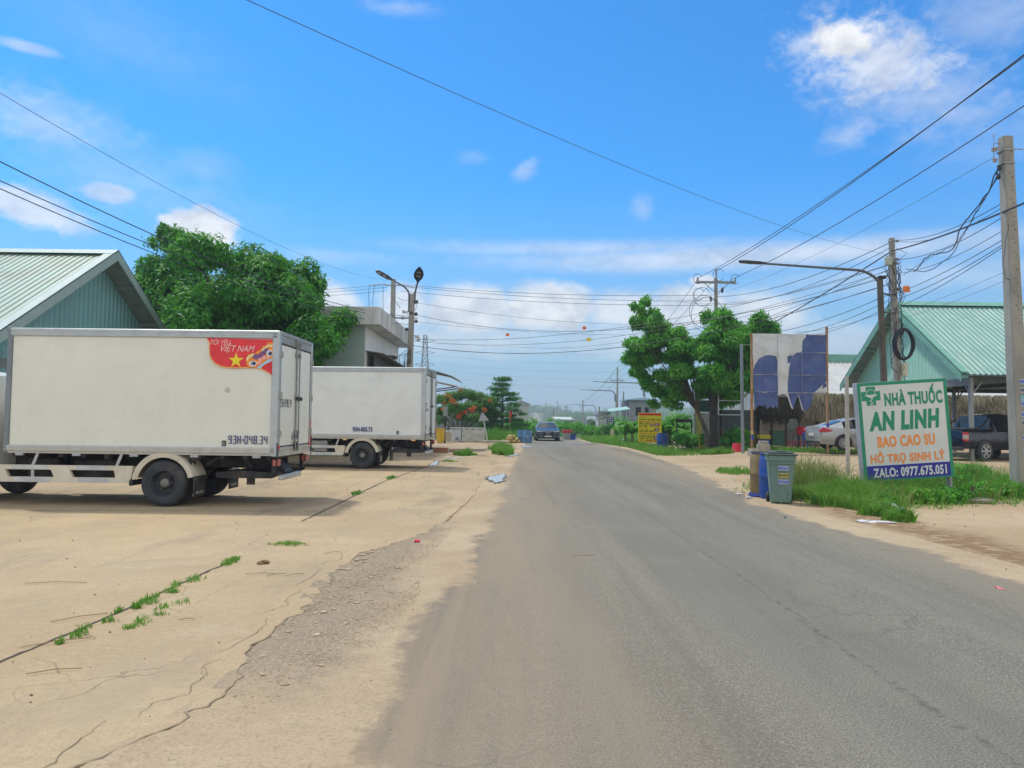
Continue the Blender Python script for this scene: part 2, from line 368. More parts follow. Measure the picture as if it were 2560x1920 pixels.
def road_material(name, kind):
    m = bpy.data.materials.new(name); m.use_nodes = True; t = NT(m.node_tree); b = t.n['Principled BSDF']
    pos = t.n.new('ShaderNodeNewGeometry').outputs['Position']
    sc_, sh = sand_nodes(t, pos)
    edge = t.node('ShaderNodeAttribute', attribute_name='edge').outputs['Fac']
    sp = t.node('ShaderNodeSeparateXYZ', {0: pos})
    along = t.node('ShaderNodeVectorMath', {0: pos, 1: (1.0, .10, 1.0)}, operation='MULTIPLY').outputs[0]
    if kind == 'asphalt':
        big = t.noise(along, .9, 5, .6); agg = t.noise(pos, 85, 3, .75); agg2 = t.noise(pos, 28, 4, .7); pat = t.noise(pos, .5, 6, .6)
        c = t.mix(t.ramp(big, .35, .65), (.165, .156, .130), (.215, .203, .168))
        c = t.mix(t.math('MULTIPLY', t.ramp(pat, .5, .62), .35), c, (.235, .215, .172))
        c = t.mix(t.math('MULTIPLY', t.ramp(agg, .50, .66), .7), c, (.42, .385, .31))
        c = t.mix(t.math('MULTIPLY', t.ramp(agg, .48, .32), .75), c, (.075, .07, .06))
        c = t.mix(t.math('MULTIPLY', t.ramp(agg2, .52, .68), .38), c, (.11, .10, .085))
        # dust blown over the left third, clean wheel tracks, dark seam line and oil spots
        dust = t.math('MULTIPLY', t.ramp(t.math('ADD', sp.outputs[0], t.math('MULTIPLY', t.noise(along, .7, 4), 1.6)), 2.9, -.2), .85)
        dust = t.math('MULTIPLY', dust, t.ramp(t.noise(along, 1.6, 7, .7), .3, .62, .45, 1.0))
        c = t.mix(dust, c, (.35, .27, .175))
        dr = t.math('MULTIPLY', t.ramp(t.math('ADD', sp.outputs[0], t.math('MULTIPLY', t.noise(along, .8, 5), 1.8)), 4.9, 6.2), .4)
        c = t.mix(dr, c, (.34, .27, .18))
        trk = t.math('MULTIPLY', t.ramp(t.noise(t.node('ShaderNodeVectorMath', {0: pos, 1: (1.0, .03, 1.0)}, operation='MULTIPLY').outputs[0], 1.4, 5, .6), .50, .66), .35)
        c = t.mix(trk, c, (.125, .118, .10))
        wv = t.node('ShaderNodeVectorMath', {0: pos, 1: t.node('ShaderNodeVectorMath', {0: t.node('ShaderNodeTexNoise', {'Vector': pos, 'Scale': 1.6, 'Detail': 6}).outputs['Color'], 1: (.9, .9, 0)}, operation='MULTIPLY').outputs[0]}, operation='ADD').outputs[0]
        cr = t.node('ShaderNodeTexVoronoi', {'Vector': wv, 'Scale': .42}, feature='DISTANCE_TO_EDGE')
        ck = t.math('MULTIPLY', t.ramp(cr.outputs['Distance'], .001, .008, 1, 0), t.ramp(t.noise(pos, .5, 4), .50, .60))
        c = t.mix(t.math('MULTIPLY', ck, .28), c, (.08, .072, .06))
        seam = t.math('ABSOLUTE', t.math('SUBTRACT', sp.outputs[0], t.math('ADD', 2.35, t.math('MULTIPLY', t.math('SUBTRACT', t.noise(along, 1.1, 3), .5), .5))))
        sm = t.math('MULTIPLY', t.ramp(seam, .004, .040, .8, 0), t.ramp(t.noise(pos, 9, 7, .8), .47, .58))
        sm = t.math('MULTIPLY', sm, t.ramp(sp.outputs[1], 12, 15, .8, 0))
        c = t.mix(sm, c, (.075, .068, .06))
        vs = t.node('ShaderNodeTexVoronoi', {'Vector': pos, 'Scale': 1.7}); 
        so = t.math('MULTIPLY', t.ramp(vs.outputs['Distance'], .045, .07, 1, 0), t.ramp(t.noise(pos, .7, 2), .52, .60))
        c = t.mix(t.math('MULTIPLY', so, .45), c, (.09, .085, .075))
        h = t.math('ADD', agg, t.math('MULTIPLY', agg2, .6)); bs = .8; e0, e1 = .36, .50
        en = t.math('ADD', edge, t.math('MULTIPLY', t.math('SUBTRACT', t.noise(pos, 1.3, 12, .78), .5), .85))
    else:
        v = t.node('ShaderNodeTexVoronoi', {'Vector': pos, 'Scale': 42.0}); v2 = t.node('ShaderNodeTexVoronoi', {'Vector': pos, 'Scale': 105.0})
        c = t.mix(v.outputs['Color'], (.29, .225, .15), (.45, .36, .25)); c = t.mix(t.math('MULTIPLY', t.ramp(v.outputs['Distance'], .3, .6), .38), c, (.20, .16, .11))
        c = t.mix(t.math('MULTIPLY', t.ramp(v2.outputs['Distance'], .4, .7), .3), c, (.12, .10, .075))
        h = t.math('SUBTRACT', 1.0, v.outputs['Distance']); bs = .8; e0, e1 = .30, .85
        en = t.math('ADD', edge, t.math('MULTIPLY', t.math('SUBTRACT', t.noise(pos, 2.2, 9, .74), .5), 1.5))
    k = t.ramp(en, e0, e1)
    c = t.mix(k, sc_, c); hh = t.math('ADD', t.math('MULTIPLY', h, k), t.math('MULTIPLY', sh, t.math('SUBTRACT', 1.0, k)))
    t.put(b.inputs['Base Color'], c); b.inputs['Roughness'].default_value = .88; b.inputs['Specular IOR Level'].default_value = .25
    bp = t.node('ShaderNodeBump', {'Height': hh, 'Strength': bs, 'Distance': .012}); t.l.new(bp.outputs[0], b.inputs['Normal'])
    return m
def slab_material():
    m = bpy.data.materials.new('dusty concrete slab'); m.use_nodes = True; t = NT(m.node_tree); b = t.n['Principled BSDF']
    pos = t.n.new('ShaderNodeNewGeometry').outputs['Position']
    n1 = t.noise(pos, .28, 6, .62); n2 = t.noise(pos, 1.6, 8, .7, .4); n3 = t.noise(pos, 60, 3, .7)
    along = t.node('ShaderNodeVectorMath', {0: pos, 1: (1.0, .22, 1.0)}, operation='MULTIPLY').outputs[0]; n4 = t.noise(along, 2.0, 7, .7)
    c = t.mix(t.ramp(n1, .35, .65), (.405, .30, .178), (.49, .375, .232))
    c = t.mix(t.math('MULTIPLY', t.ramp(n2, .5, .7), .42), c, (.40, .285, .18))
    c = t.mix(t.math('MULTIPLY', t.ramp(n2, .48, .3), .4), c, (.47, .39, .27))
    c = t.mix(t.math('MULTIPLY', t.ramp(n4, .52, .68), .55), c, (.32, .255, .185))
    c = t.mix(t.math('MULTIPLY', t.ramp(n3, .50, .66), .42), c, (.25, .19, .125))
    n6 = t.noise(pos, 18, 5, .75); n7 = t.noise(pos, 5.5, 7, .72)
    c = t.mix(t.math('MULTIPLY', t.ramp(n6, .53, .66), .30), c, (.27, .205, .14))
    c = t.mix(t.math('MULTIPLY', t.ramp(n6, .47, .34), .30), c, (.56, .46, .34))
    c = t.mix(t.math('MULTIPLY', t.ramp(n7, .55, .66), .30), c, (.30, .225, .145))
    g1 = t.noise(pos, .75, 7, .66, .6); g2 = t.noise(pos, 9, 5, .7)
    c = t.mix(t.math('MULTIPLY', t.ramp(g1, .50, .64), .55), c, (.35, .285, .19))
    c = t.mix(t.math('MULTIPLY', t.ramp(g1, .46, .34), .5), c, (.45, .335, .215))
    c = t.mix(t.math('MULTIPLY', t.ramp(g2, .54, .70), .3), c, (.31, .245, .175))
    v = t.node('ShaderNodeTexVoronoi', {'Vector': pos, 'Scale': 5.0})
    sp = t.math('MULTIPLY', t.ramp(v.outputs['Distance'], .025, .05, 1, 0), .5)
    c = t.mix(sp, c, (.12, .095, .07))
    # hairline crazing
    wv = t.node('ShaderNodeVectorMath', {0: pos, 1: t.node('ShaderNodeVectorMath', {0: t.node('ShaderNodeTexNoise', {'Vector': pos, 'Scale': 2.2, 'Detail': 5}).outputs['Color'], 1: (.55, .55, 0)}, operation='MULTIPLY').outputs[0]}, operation='ADD').outputs[0]
    cr = t.node('ShaderNodeTexVoronoi', {'Vector': wv, 'Scale': .75}, feature='DISTANCE_TO_EDGE')
    ck = t.math('MULTIPLY', t.ramp(cr.outputs['Distance'], .001, .007, 1, 0), t.ramp(t.noise(pos, .55, 3), .50, .64))
    c = t.mix(t.math('MULTIPLY', ck, .6), c, (.20, .15, .10))
    # oil under and behind the parked trucks
    sx = t.node('ShaderNodeSeparateXYZ', {0: pos}); 
    oil = t.math('MULTIPLY', t.ramp(t.noise(along, 1.1, 6, .65), .50, .66), t.ramp(sx.outputs[1], 10.5, 14, 0, .5))
    c = t.mix(oil, c, (.20, .165, .125))
    t.put(b.inputs['Base Color'], c); b.inputs['Roughness'].default_value = .9; b.inputs['Specular IOR Level'].default_value = .2
    h = t.math('SUBTRACT', t.math('ADD', t.math('MULTIPLY', n3, .25), t.math('MULTIPLY', n2, .6)), t.math('MULTIPLY', ck, .5))
    bp = t.node('ShaderNodeBump', {'Height': h, 'Strength': .5, 'Distance': .02}); t.l.new(bp.outputs[0], b.inputs['Normal'])
    return m

# ---------------------------------------------------------------- the ground, slab and road
def sheet(name, xs, ys, zf, mat, kind='structure', edgef=None):
    V = []; F = []; E = []
    for y in ys:
        for i, x in enumerate(xs(y) if callable(xs) else xs):
            V.append((x, y, zf(x, y)))
            if edgef: E.append(edgef(x, y))
    n = len(xs(ys[0]) if callable(xs) else xs)
    for j in range(len(ys)-1):
        for i in range(n-1): F.append((j*n+i, j*n+i+1, (j+1)*n+i+1, (j+1)*n+i))
    me = bpy.data.meshes.new(name); me.from_pydata(V, [], F); me.materials.append(mat)
    me.polygons.foreach_set('use_smooth', [True]*len(F))
    if edgef:
        a = me.attributes.new('edge', 'FLOAT', 'POINT'); a.data.foreach_set('value', E)
    me.update(); o = bpy.data.objects.new(name, me); COL.objects.link(o); o['kind'] = kind; return o
gx = [-1400,-900,-600,-400,-280,-200,-140,-100,-70,-50,-36,-26,-18,-12,-8,-5,-3,-1.6,-.95,-.8,-.65,-.5,0,2,4,6,7,8,9,10,11,12,13,15,18,22,28,36,46,60,80,110,150,210,300,420,620,900,1400]
gy = [-40,-20,-8,-4,-2,0,2,4,6,8,10,12,14,16,18,20,22,24,27,30,34,38,42,44,46,48,50,55,60,64,68,73,80,88,98,110,125,140,160,180,205,235,270,310,350,390,430,480,530,590,650,720,800,880,960,1060,1200,1400,1700]
sheet('ground', gx, gy, lambda x, y: H(x, y) if y < 1200 else H(x, 1200), ground_material())

LEFT = [(-4,-.72),(3.5,-.70),(6.3,-.72),(7.3,-.50),(8.2,-.44),(10.9,-.36),(14.5,-.22),(23,-.06),(34,.33),(48,.9),(57,1.0),(66,1.0)]
RIGHT = [(-4,5.5),(7.8,5.22),(10.5,5.05),(13,4.82),(15,4.8),(19,5.3),(27,6.1),(35.6,6.4),(46,6.6),(53,5.9),(60,5.6),(66,5.6)]
def wob(y, a, s): return a*(math.sin(y*1.7+s)+.6*math.sin(y*3.9+2*s)+.4*math.sin(y*8.3+s*3))/2
ry = [-4+.35*i for i in range(206)]
def road_xs(y):
    l, r = interp(LEFT, y)-.6, interp(RIGHT, y)+.7
    return [l+(r-l)*i/24 for i in range(25)]
def road_edge(x, y):
    l, r = interp(LEFT, y)+wob(y, .10, 1), interp(RIGHT, y)+wob(y, .12, 4)
    d = min(x-l, r-x); return max(0, min(1, .43+d*.75))
ASPH = road_material('worn asphalt', 'asphalt')
sheet('road', road_xs, ry, lambda x, y: H(x, y)+.006+.05*math.exp(-((x-2.2)/2.2)**2)*ss(-1, 3, y)*.6, ASPH, 'structure', road_edge)
def far_cx(y): return 3.3+.030*(y-60)+2.0*math.sin((y-60)*.004)
fy = [66,70,76,84,95,110,130,160,200,240,290,340,400,460,520,580,640,700,760,820,880,940,1000,1060,1130]
sheet('far_road', lambda y: [far_cx(y)+k for k in (-3.0,-1.5,0,1.5,3.0)], fy, lambda x, y: H(x, y)+.05+.10*ss(150, 400, y), ASPH, 'structure', lambda x, y: 1.0)

SL = [(-3,-2.3),(3.5,-1.98),(3.9,-1.84),(4.5,-1.68),(5.3,-1.70),(6.5,-1.74),(7.2,-1.75),(8.1,-1.82),(9.2,-1.74),(10.4,-1.27),(11.8,-1.02),(15,-.85),(22,-.62),(30,-.55),(36,-.9),(44,-1.3),(48,-1.5)]
rj = random.Random(5); _j = 0
MB_ = MB(); mslab = slab_material(); yy = -3.0; rows = []
while yy < 48:
    _j = _j*.72 + rj.uniform(-1, 1)*(.05 if yy < 12 else .02); rows.append((interp(SL, yy)+_j, yy)); yy += .04 if yy < 14 else .3
V = []; F = []
XL = [-34,-22,-14,-9,-6,-4.4]
for (e, y) in rows:
    for x in XL: V.append((x, y, 0))
    V.append((e-.5, y, 0)); V.append((e-.12, y, -.002)); V.append((e, y, -.002)); V.append((e+rj.uniform(.0,.02), y, -.08))
n = len(XL)+4
for j in range(len(rows)-1):
    for i in range(n-1): F.append((j*n+i, j*n+i+1, (j+1)*n+i+1, (j+1)*n+i))
MB_.add(V, F); slab = MB_.build('concrete_yard', mslab, fix=False); tag(slab, kind='structure')
# expansion joints, long cracks
dark = M('joint dirt', (.075, .06, .045), .95, var=.3, scale=12)
def ribbon(mb, pts, wf, z=.003, jit=.012, step=.08, seed=1):
    rr = random.Random(seed); P = []; 
    for (a, b) in zip(pts, pts[1:]):
        L = math.dist(a, b); k = max(1, int(L/step))
        for i in range(k): P.append((a[0]+(b[0]-a[0])*i/k+rr.uniform(-jit, jit), a[1]+(b[1]-a[1])*i/k+rr.uniform(-jit, jit)))
    P.append(pts[-1]); V = []; F = []
    for i, p in enumerate(P):
        q = P[min(i+1, len(P)-1)]; o = P[max(0, i-1)]; dx, dy = q[0]-o[0], q[1]-o[1]; l = math.hypot(dx, dy) or 1
        ww = wf(i/len(P))*rr.uniform(.55, 1.25)/2; nx, ny = -dy/l*ww, dx/l*ww
        zz = z(p[0], p[1]) if callable(z) else z
        V += [(p[0]+nx, p[1]+ny, zz), (p[0]-nx, p[1]-ny, zz)]
    for i in range(len(P)-1): F.append((2*i, 2*i+1, 2*i+3, 2*i+2))
    mb.add(V, F)
mb = MB()
ribbon(mb, [(-3.34,3.0),(-3.28,5.0),(-3.18,6.1),(-3.08,8.75)], lambda t: .035, seed=2)
ribbon(mb, [(-3.21,11.8),(-3.22,19.4),(-2.54,31.3),(-2.2,40)], lambda t: .045, seed=3)
ribbon(mb, [(-20,11.5),(-9,12.6),(-3.3,13.1)], lambda t: .02, seed=4, jit=.03)
ribbon(mb, [(-20,33.2),(-.9,33.5)], lambda t: .08, seed=6, jit=.03)
mb.build('expansion_joint', dark, slab, fix=False)
mb = MB()
cr_r = random.Random(9)
for k in range(4):
    y = cr_r.uniform(3.2, 12); x = interp(SL, y)-abs(cr_r.gauss(0, .28))-.05; a = cr_r.uniform(0.7, 2.2); L = cr_r.uniform(.25, .9); P = [(x, y)]
    for i in range(4):
        a += cr_r.uniform(-.5, .5); x += math.cos(a)*L/4*cr_r.choice((1, 1, -1)); y += math.sin(a)*L/4
        if x > interp(SL, y)-.06: break
        P.append((x, y))
    if len(P) > 2: ribbon(mb, P, lambda t: .0022*(1.2-t), step=.035, jit=.010, seed=k)
for k, P in enumerate([[(-6.5,10.2),(-5.0,9.6),(-3.6,9.9),(-2.2,9.7),(-1.7,9.5)],[(-4.2,9.9),(-3.9,10.7),(-3.5,11.6)],[(-3.1,8.7),(-2.6,9.3),(-1.9,9.6)],[(-2.7,6.2),(-2.65,7.4),(-2.45,8.4)]]):
    ribbon(mb, P, lambda t: .0030, step=.04, jit=.02, seed=70+k)
ev = [(x-.004, y) for (x, y) in rows if 3 < y < 13]
for a, b in ((0, len(ev)//3), (len(ev)//3, len(ev)//3*2), (len(ev)//3*2, len(ev)-1)): ribbon(mb, ev[a:b+1:2], lambda t: .015*max(.12, abs(math.sin(t*23+math.sin(t*61)))), z=.004, step=.05, jit=.012, seed=a+3)
for k in range(7):
    y0 = 3.1+k*1.05; ribbon(mb, [(interp(SL, y0+q*.16)-.10-.12*cr_r.random()-.03*abs(3-q), y0+q*.16) for q in range(7)], lambda t: .006*(1.15-abs(t-.5)), step=.05, jit=.012, seed=k+200)
mb.build('crack', M('crack dirt', (.26, .20, .135), .95, var=.3, scale=12), slab, fix=False)
# broken slab edge: gravel bed, rubble plates, loose stones
GRV = road_material('broken concrete gravel', 'gravel')
gl = [(3,-2.05),(4.5,-1.75),(6,-1.8),(8,-1.95),(9.5,-1.8),(11,-1.35),(12,-1.1)]; gr = [(3,-1.35),(4.5,-1.12),(5.5,-1.0),(6.4,-.92),(7.2,-.95),(8.2,-1.08),(9.5,-1.05),(11,-.9),(12,-.85)]
gy2 = [3+.15*i for i in range(61)]
sheet('gravel_bed', lambda y: [interp(gl, y)+(interp(gr, y)+.35-interp(gl, y))*i/10 for i in range(11)], gy2, lambda x, y: -.003+.003*math.sin(x*9+y*5)*math.sin(y*7), GRV, 'structure',
      lambda x, y: max(0, min(1, .5+min((interp(gr, y)-x)*1.2, (12-y)*.25, (y-4.5)*.45))))
rub = M('broken concrete', (.40, .315, .21), .92, var=.3, scale=14, bump=.5, bscale=50)
mb = MB(); rr = random.Random(21)
for k in range(120):
    y = rr.triangular(4.4, 10.2, 7.0); a, b = interp(SL, y)+.03, interp(gr, y)-.05; x = a+(b-a)*rr.random()**1.35; s = (.010+.036*rr.random()**2.2)*(1.15-.6*(x-a)/max(.1, b-a))
    m_ = rr.randint(5, 7); poly = [(x+s*rr.uniform(.45, 1.25)*math.cos(2*math.pi*i/m_+.3), y+s*rr.uniform(.45, 1.35)*math.sin(2*math.pi*i/m_+.3)) for i in range(m_)]
    z0 = -.006; mb.T = Matrix.Translation((x, y, 0)) @ Matrix.Rotation(rr.uniform(-.07, .07), 4, 'X') @ Matrix.Rotation(rr.uniform(-.07, .07), 4, 'Y') @ Matrix.Translation((-x, -y, 0))
    mb.prism(poly, z0, z0+.006+rr.uniform(.10, .28)*s, 'XY')
mb.T = None
tag(mb.build('rubble', rub, fix=True), 'broken concrete plates crumbling off the slab edge', 'rubble', kind='stuff')
mb = MB()
for k in range(5200):
    y = rr.triangular(4.2, 11.5, 6.8); a, b = interp(SL, y), interp(gr, y)+.12; x = a+(b-a)*rr.random(); s = rr.uniform(.004, .014)
    mb.add([(x-s, y, -.002), (x+s*.8, y-s*.7, -.002), (x+s*.3, y+s, -.002), (x, y, -.012+s*1.1)], [(0,1,3),(1,2,3),(2,0,3)])
tag(mb.build('gravel', M('gravel stone', (.40, .315, .215), .9, var=.35, scale=30), fix=False), 'loose grey stones along the crumbled slab edge', 'gravel', kind='stuff')
mb = MB()
for k in range(650):   # grit and small clods on slab, verge and shoulder
    y = 3.2+22*rr.random()**2; side = rr.random()
    x = rr.uniform(-7, -1.9) if side < .45 else (rr.uniform(-1.2, -.3) if side < .6 else rr.uniform(5.0, 9.5)); s = (.003+.010*rr.random()**3)*(1+y*.05)
    z = 0.0 if x < interp(SL, y) else H(x, y)+.006
    mb.add([(x-s, y, z), (x+s*.8, y-s*.7, z), (x+s*.3, y+s, z), (x, y, z+s)], [(0,1,3),(1,2,3),(2,0,3)])
tag(mb.build('grit', M('dark grit', (.20, .145, .095), .95, var=.35, scale=30), fix=False), 'dark grit strewn over slab and verge', 'grit', kind='stuff')
# water on the road side
wat = bpy.data.materials.new('puddle water'); wat.use_nodes = True
_b = wat.node_tree.nodes['Principled BSDF']; _b.inputs['Base Color'].default_value = (.72, .68, .62, 1); _b.inputs['Metallic'].default_value = .5; _b.inputs['Roughness'].default_value = .27; _b.inputs['Specular IOR Level'].default_value = .9
DAMP = M('damp dark soil', (.17, .135, .095), .55, var=.3, scale=5, bump=.3)
def puddle(c, ax, ay, seed, z=.012):
    r = random.Random(seed); n = 26; ph = [r.uniform(0, 6) for _ in range(4)]; P = []
    for i in range(n):
        a = 2*math.pi*i/n; k = 1+.20*math.sin(2*a+ph[0])+.22*math.sin(3*a+ph[1])+.13*math.sin(5*a+ph[2])+.05*math.sin(9*a+ph[3]); P.append((c[0]+ax*k*math.cos(a), c[1]+ay*k*math.sin(a)))
    mb = MB(); base = max(H(c[0], c[1]), 0)+z; mb.add([(c[0], c[1], base)]+[(x, y, base) for x, y in P], [(0, i+1, (i+1) % n+1) for i in range(n)])
    tag(mb.build('puddle', wat, fix=False), kind='structure')
    mb = MB(); b2 = base-.004; mb.add([(c[0], c[1], b2)]+[(c[0]+(x-c[0])*1.3+.05*math.sin(i*1.9), c[1]+(y-c[1])*1.15+.15*math.sin(i*2.3), b2) for i, (x, y) in enumerate(P)], [(0, i+1, (i+1) % n+1) for i in range(n)])
    tag(mb.build('damp_ground', DAMP, fix=False), kind='structure')
for q in [((-.36,20.6),.17,1.5,1,.034),((.0,34.5),.22,1.7,4,.03),((4.2,52.5),1.7,.45,5,.05),((2.6,50.5),.45,.35,6,.05),((.9,45),.25,1.2,7,.04),((-2.35,31.6),.35,.45,8,.006),((-2.75,27.5),.12,1.2,10,.006)]:
    puddle(*q)

# ---------------------------------------------------------------- shared object materials
WHITE = M('white box panel', (.79,.80,.725), .30, var=.035, scale=.9, spec=.45, dirt=((.56,.55,.48), .22, .8))
WHITE2 = M('white box panel of the farther truck', (.78,.81,.80), .33, var=.03, scale=.9, dirt=((.50,.50,.47), .25, 1.0))
SILV = M('aluminium rail', (.50,.53,.54), .38, metal=.55, var=.08, scale=4)
CREAM = M('cream painted plastic', (.70,.66,.54), .45, var=.05, scale=2, dirt=((.40,.35,.26), .35, 3))
GREYP = M('light grey painted steel', (.47,.47,.43), .5, var=.08, scale=3, dirt=((.28,.25,.2), .4, 4))
STEEL = M('galvanised steel', (.30,.31,.31), .5, metal=.6, var=.15, scale=8)
BLACK = M('black rubber seal', (.022,.023,.026), .6, var=.2)
CHAS = M('dark dusty chassis', (.030,.032,.036), .7, var=.4, scale=5, dirt=((.13,.10,.07), .4, 3))
TYRE = M('dusty tyre rubber', (.042,.048,.060), .82, var=.25, scale=6, dirt=((.12,.105,.085), .5, 3), bump=.2, bscale=40)
RIM = M('dark wheel rim', (.050,.060,.080), .5, metal=.2, var=.2, scale=6, dirt=((.10,.09,.075), .4, 5))
HUB = M('grey wheel hub', (.20,.20,.19), .5, metal=.4, var=.2, scale=10)
NAVY = M('navy vinyl letters', (.020,.025,.19), .45, var=.05)
RED = M('red reflector', (.72,.035,.045), .35, var=.08, scale=10)
LAMPR = M('faded tail lamp', (.42,.12,.10), .35, var=.15, scale=20)
AMBER = M('amber marker lamp', (.95,.55,.10), .3, var=.1, scale=20)
DGLASS = M('dark vehicle glass', (.012,.016,.022), .06, var=.05, spec=.7, coat=.3)
LGREY = M('pale grey letters', (.50,.50,.48), .5, var=.05)

SEG = {'0':'abcdef','3':'abgcd','4':'fgbc','8':'abcdefg','9':'abcdfg','H':'fegbc','1':'bc','5':'afgcd','7':'abc'}
def plate_digits(mb, s, x0, x1, z0, z1, y, face='-Y', th=.026):
    """square-cornered stencil digits"""
    wgt = {'-': .55, '.': .3}; tot = sum(wgt.get(c, 1) for c in s); u = (x1-x0)/tot; x = x0; h = z1-z0
    for c in s:
        w_ = u*wgt.get(c, 1); a, b = x+u*.10, x+w_-u*.14; zm = (z0+z1)/2; t = th*.62
        R_ = []
        if c == '-': R_ = [(a, b, zm-t*.6, zm+t*.6), (b-t*.5, b+t*.3, zm-t*1.6, zm+t*.3)]
        elif c == '.': R_ = [(a, a+t, z0, z0+t)]
        else:
            for q in SEG[c]:
                R_.append({'a':(a+t*.7,b-t*.3,z1-t,z1),'d':(a+t*.3,b-t*.7,z0,z0+t),'g':(a+t*.9,b-t*.9,zm-t/2,zm+t/2),'f':(a,a+t,zm+t*.2,z1-t*.3),
                           'b':(b-t,b,zm+t*.2,z1-t*.3),'e':(a,a+t,z0+t*.3,zm-t*.2),'c':(b-t,b,z0+t*.3,zm-t*.2)}[q])
        for (p, q, r_, s_) in R_:
            if face == '-Y': mb.box(p, q, y-.003, y, r_, s_)
            else: mb.box(y, y+.003, p, q, r_, s_)
        x += w_
    return mb

def wheel_meshes(parent, x, y, z, r=.41, w=.22, dual=True):
    """road wheel facing -Y: tyre with rounded shoulders, dished rim, hub and nuts"""
    prof = [(r*.56,-w/2+.015),(r*.60,-w/2+.002),(r*.80,-w/2-.008),(r*.93,-w/2+.012),(r*.985,-w/2+.04),(r,-w/2+.07),(r,w/2-.07),(r*.985,w/2-.04),(r*.93,w/2-.012),(r*.80,w/2+.008),(r*.56,w/2-.01)]
    mb = MB()
    mb.lathe(prof, 40, (x, y+w/2, z), 'Y', False)
    if dual: mb.lathe(prof, 40, (x, y+w/2+w+.07, z), 'Y', False)
    ty = mb.build('tyre', TYRE, parent, smooth=40)
    mb = MB(); d = .13 if dual else .03
    mb.lathe([(r*.575,.006),(r*.55,0),(r*.52,.02),(r*.50,d*.85),(r*.46,d),(r*.30,d*.97),(r*.28,d*.8),(r*.20,d*.72),(.01,d*.72)], 36, (x, y+.004, z), 'Y', False)
    rim = mb.build('rim', RIM, ty, smooth=35)
    mb = MB(); mb.lathe([(.085,.0),(.08,-.035),(.05,-.05),(.01,-.05)], 18, (x, y+d*.75, z), 'Y')
    for k in range(6):
        a = k*math.pi/3; mb.lathe([(.016,.0),(.016,-.03),(.01,-.035)], 6, (x+.125*math.cos(a), y+d*.95, z+.125*math.sin(a)), 'Y')
    mb.build('hub', HUB, ty, smooth=35)
    return ty

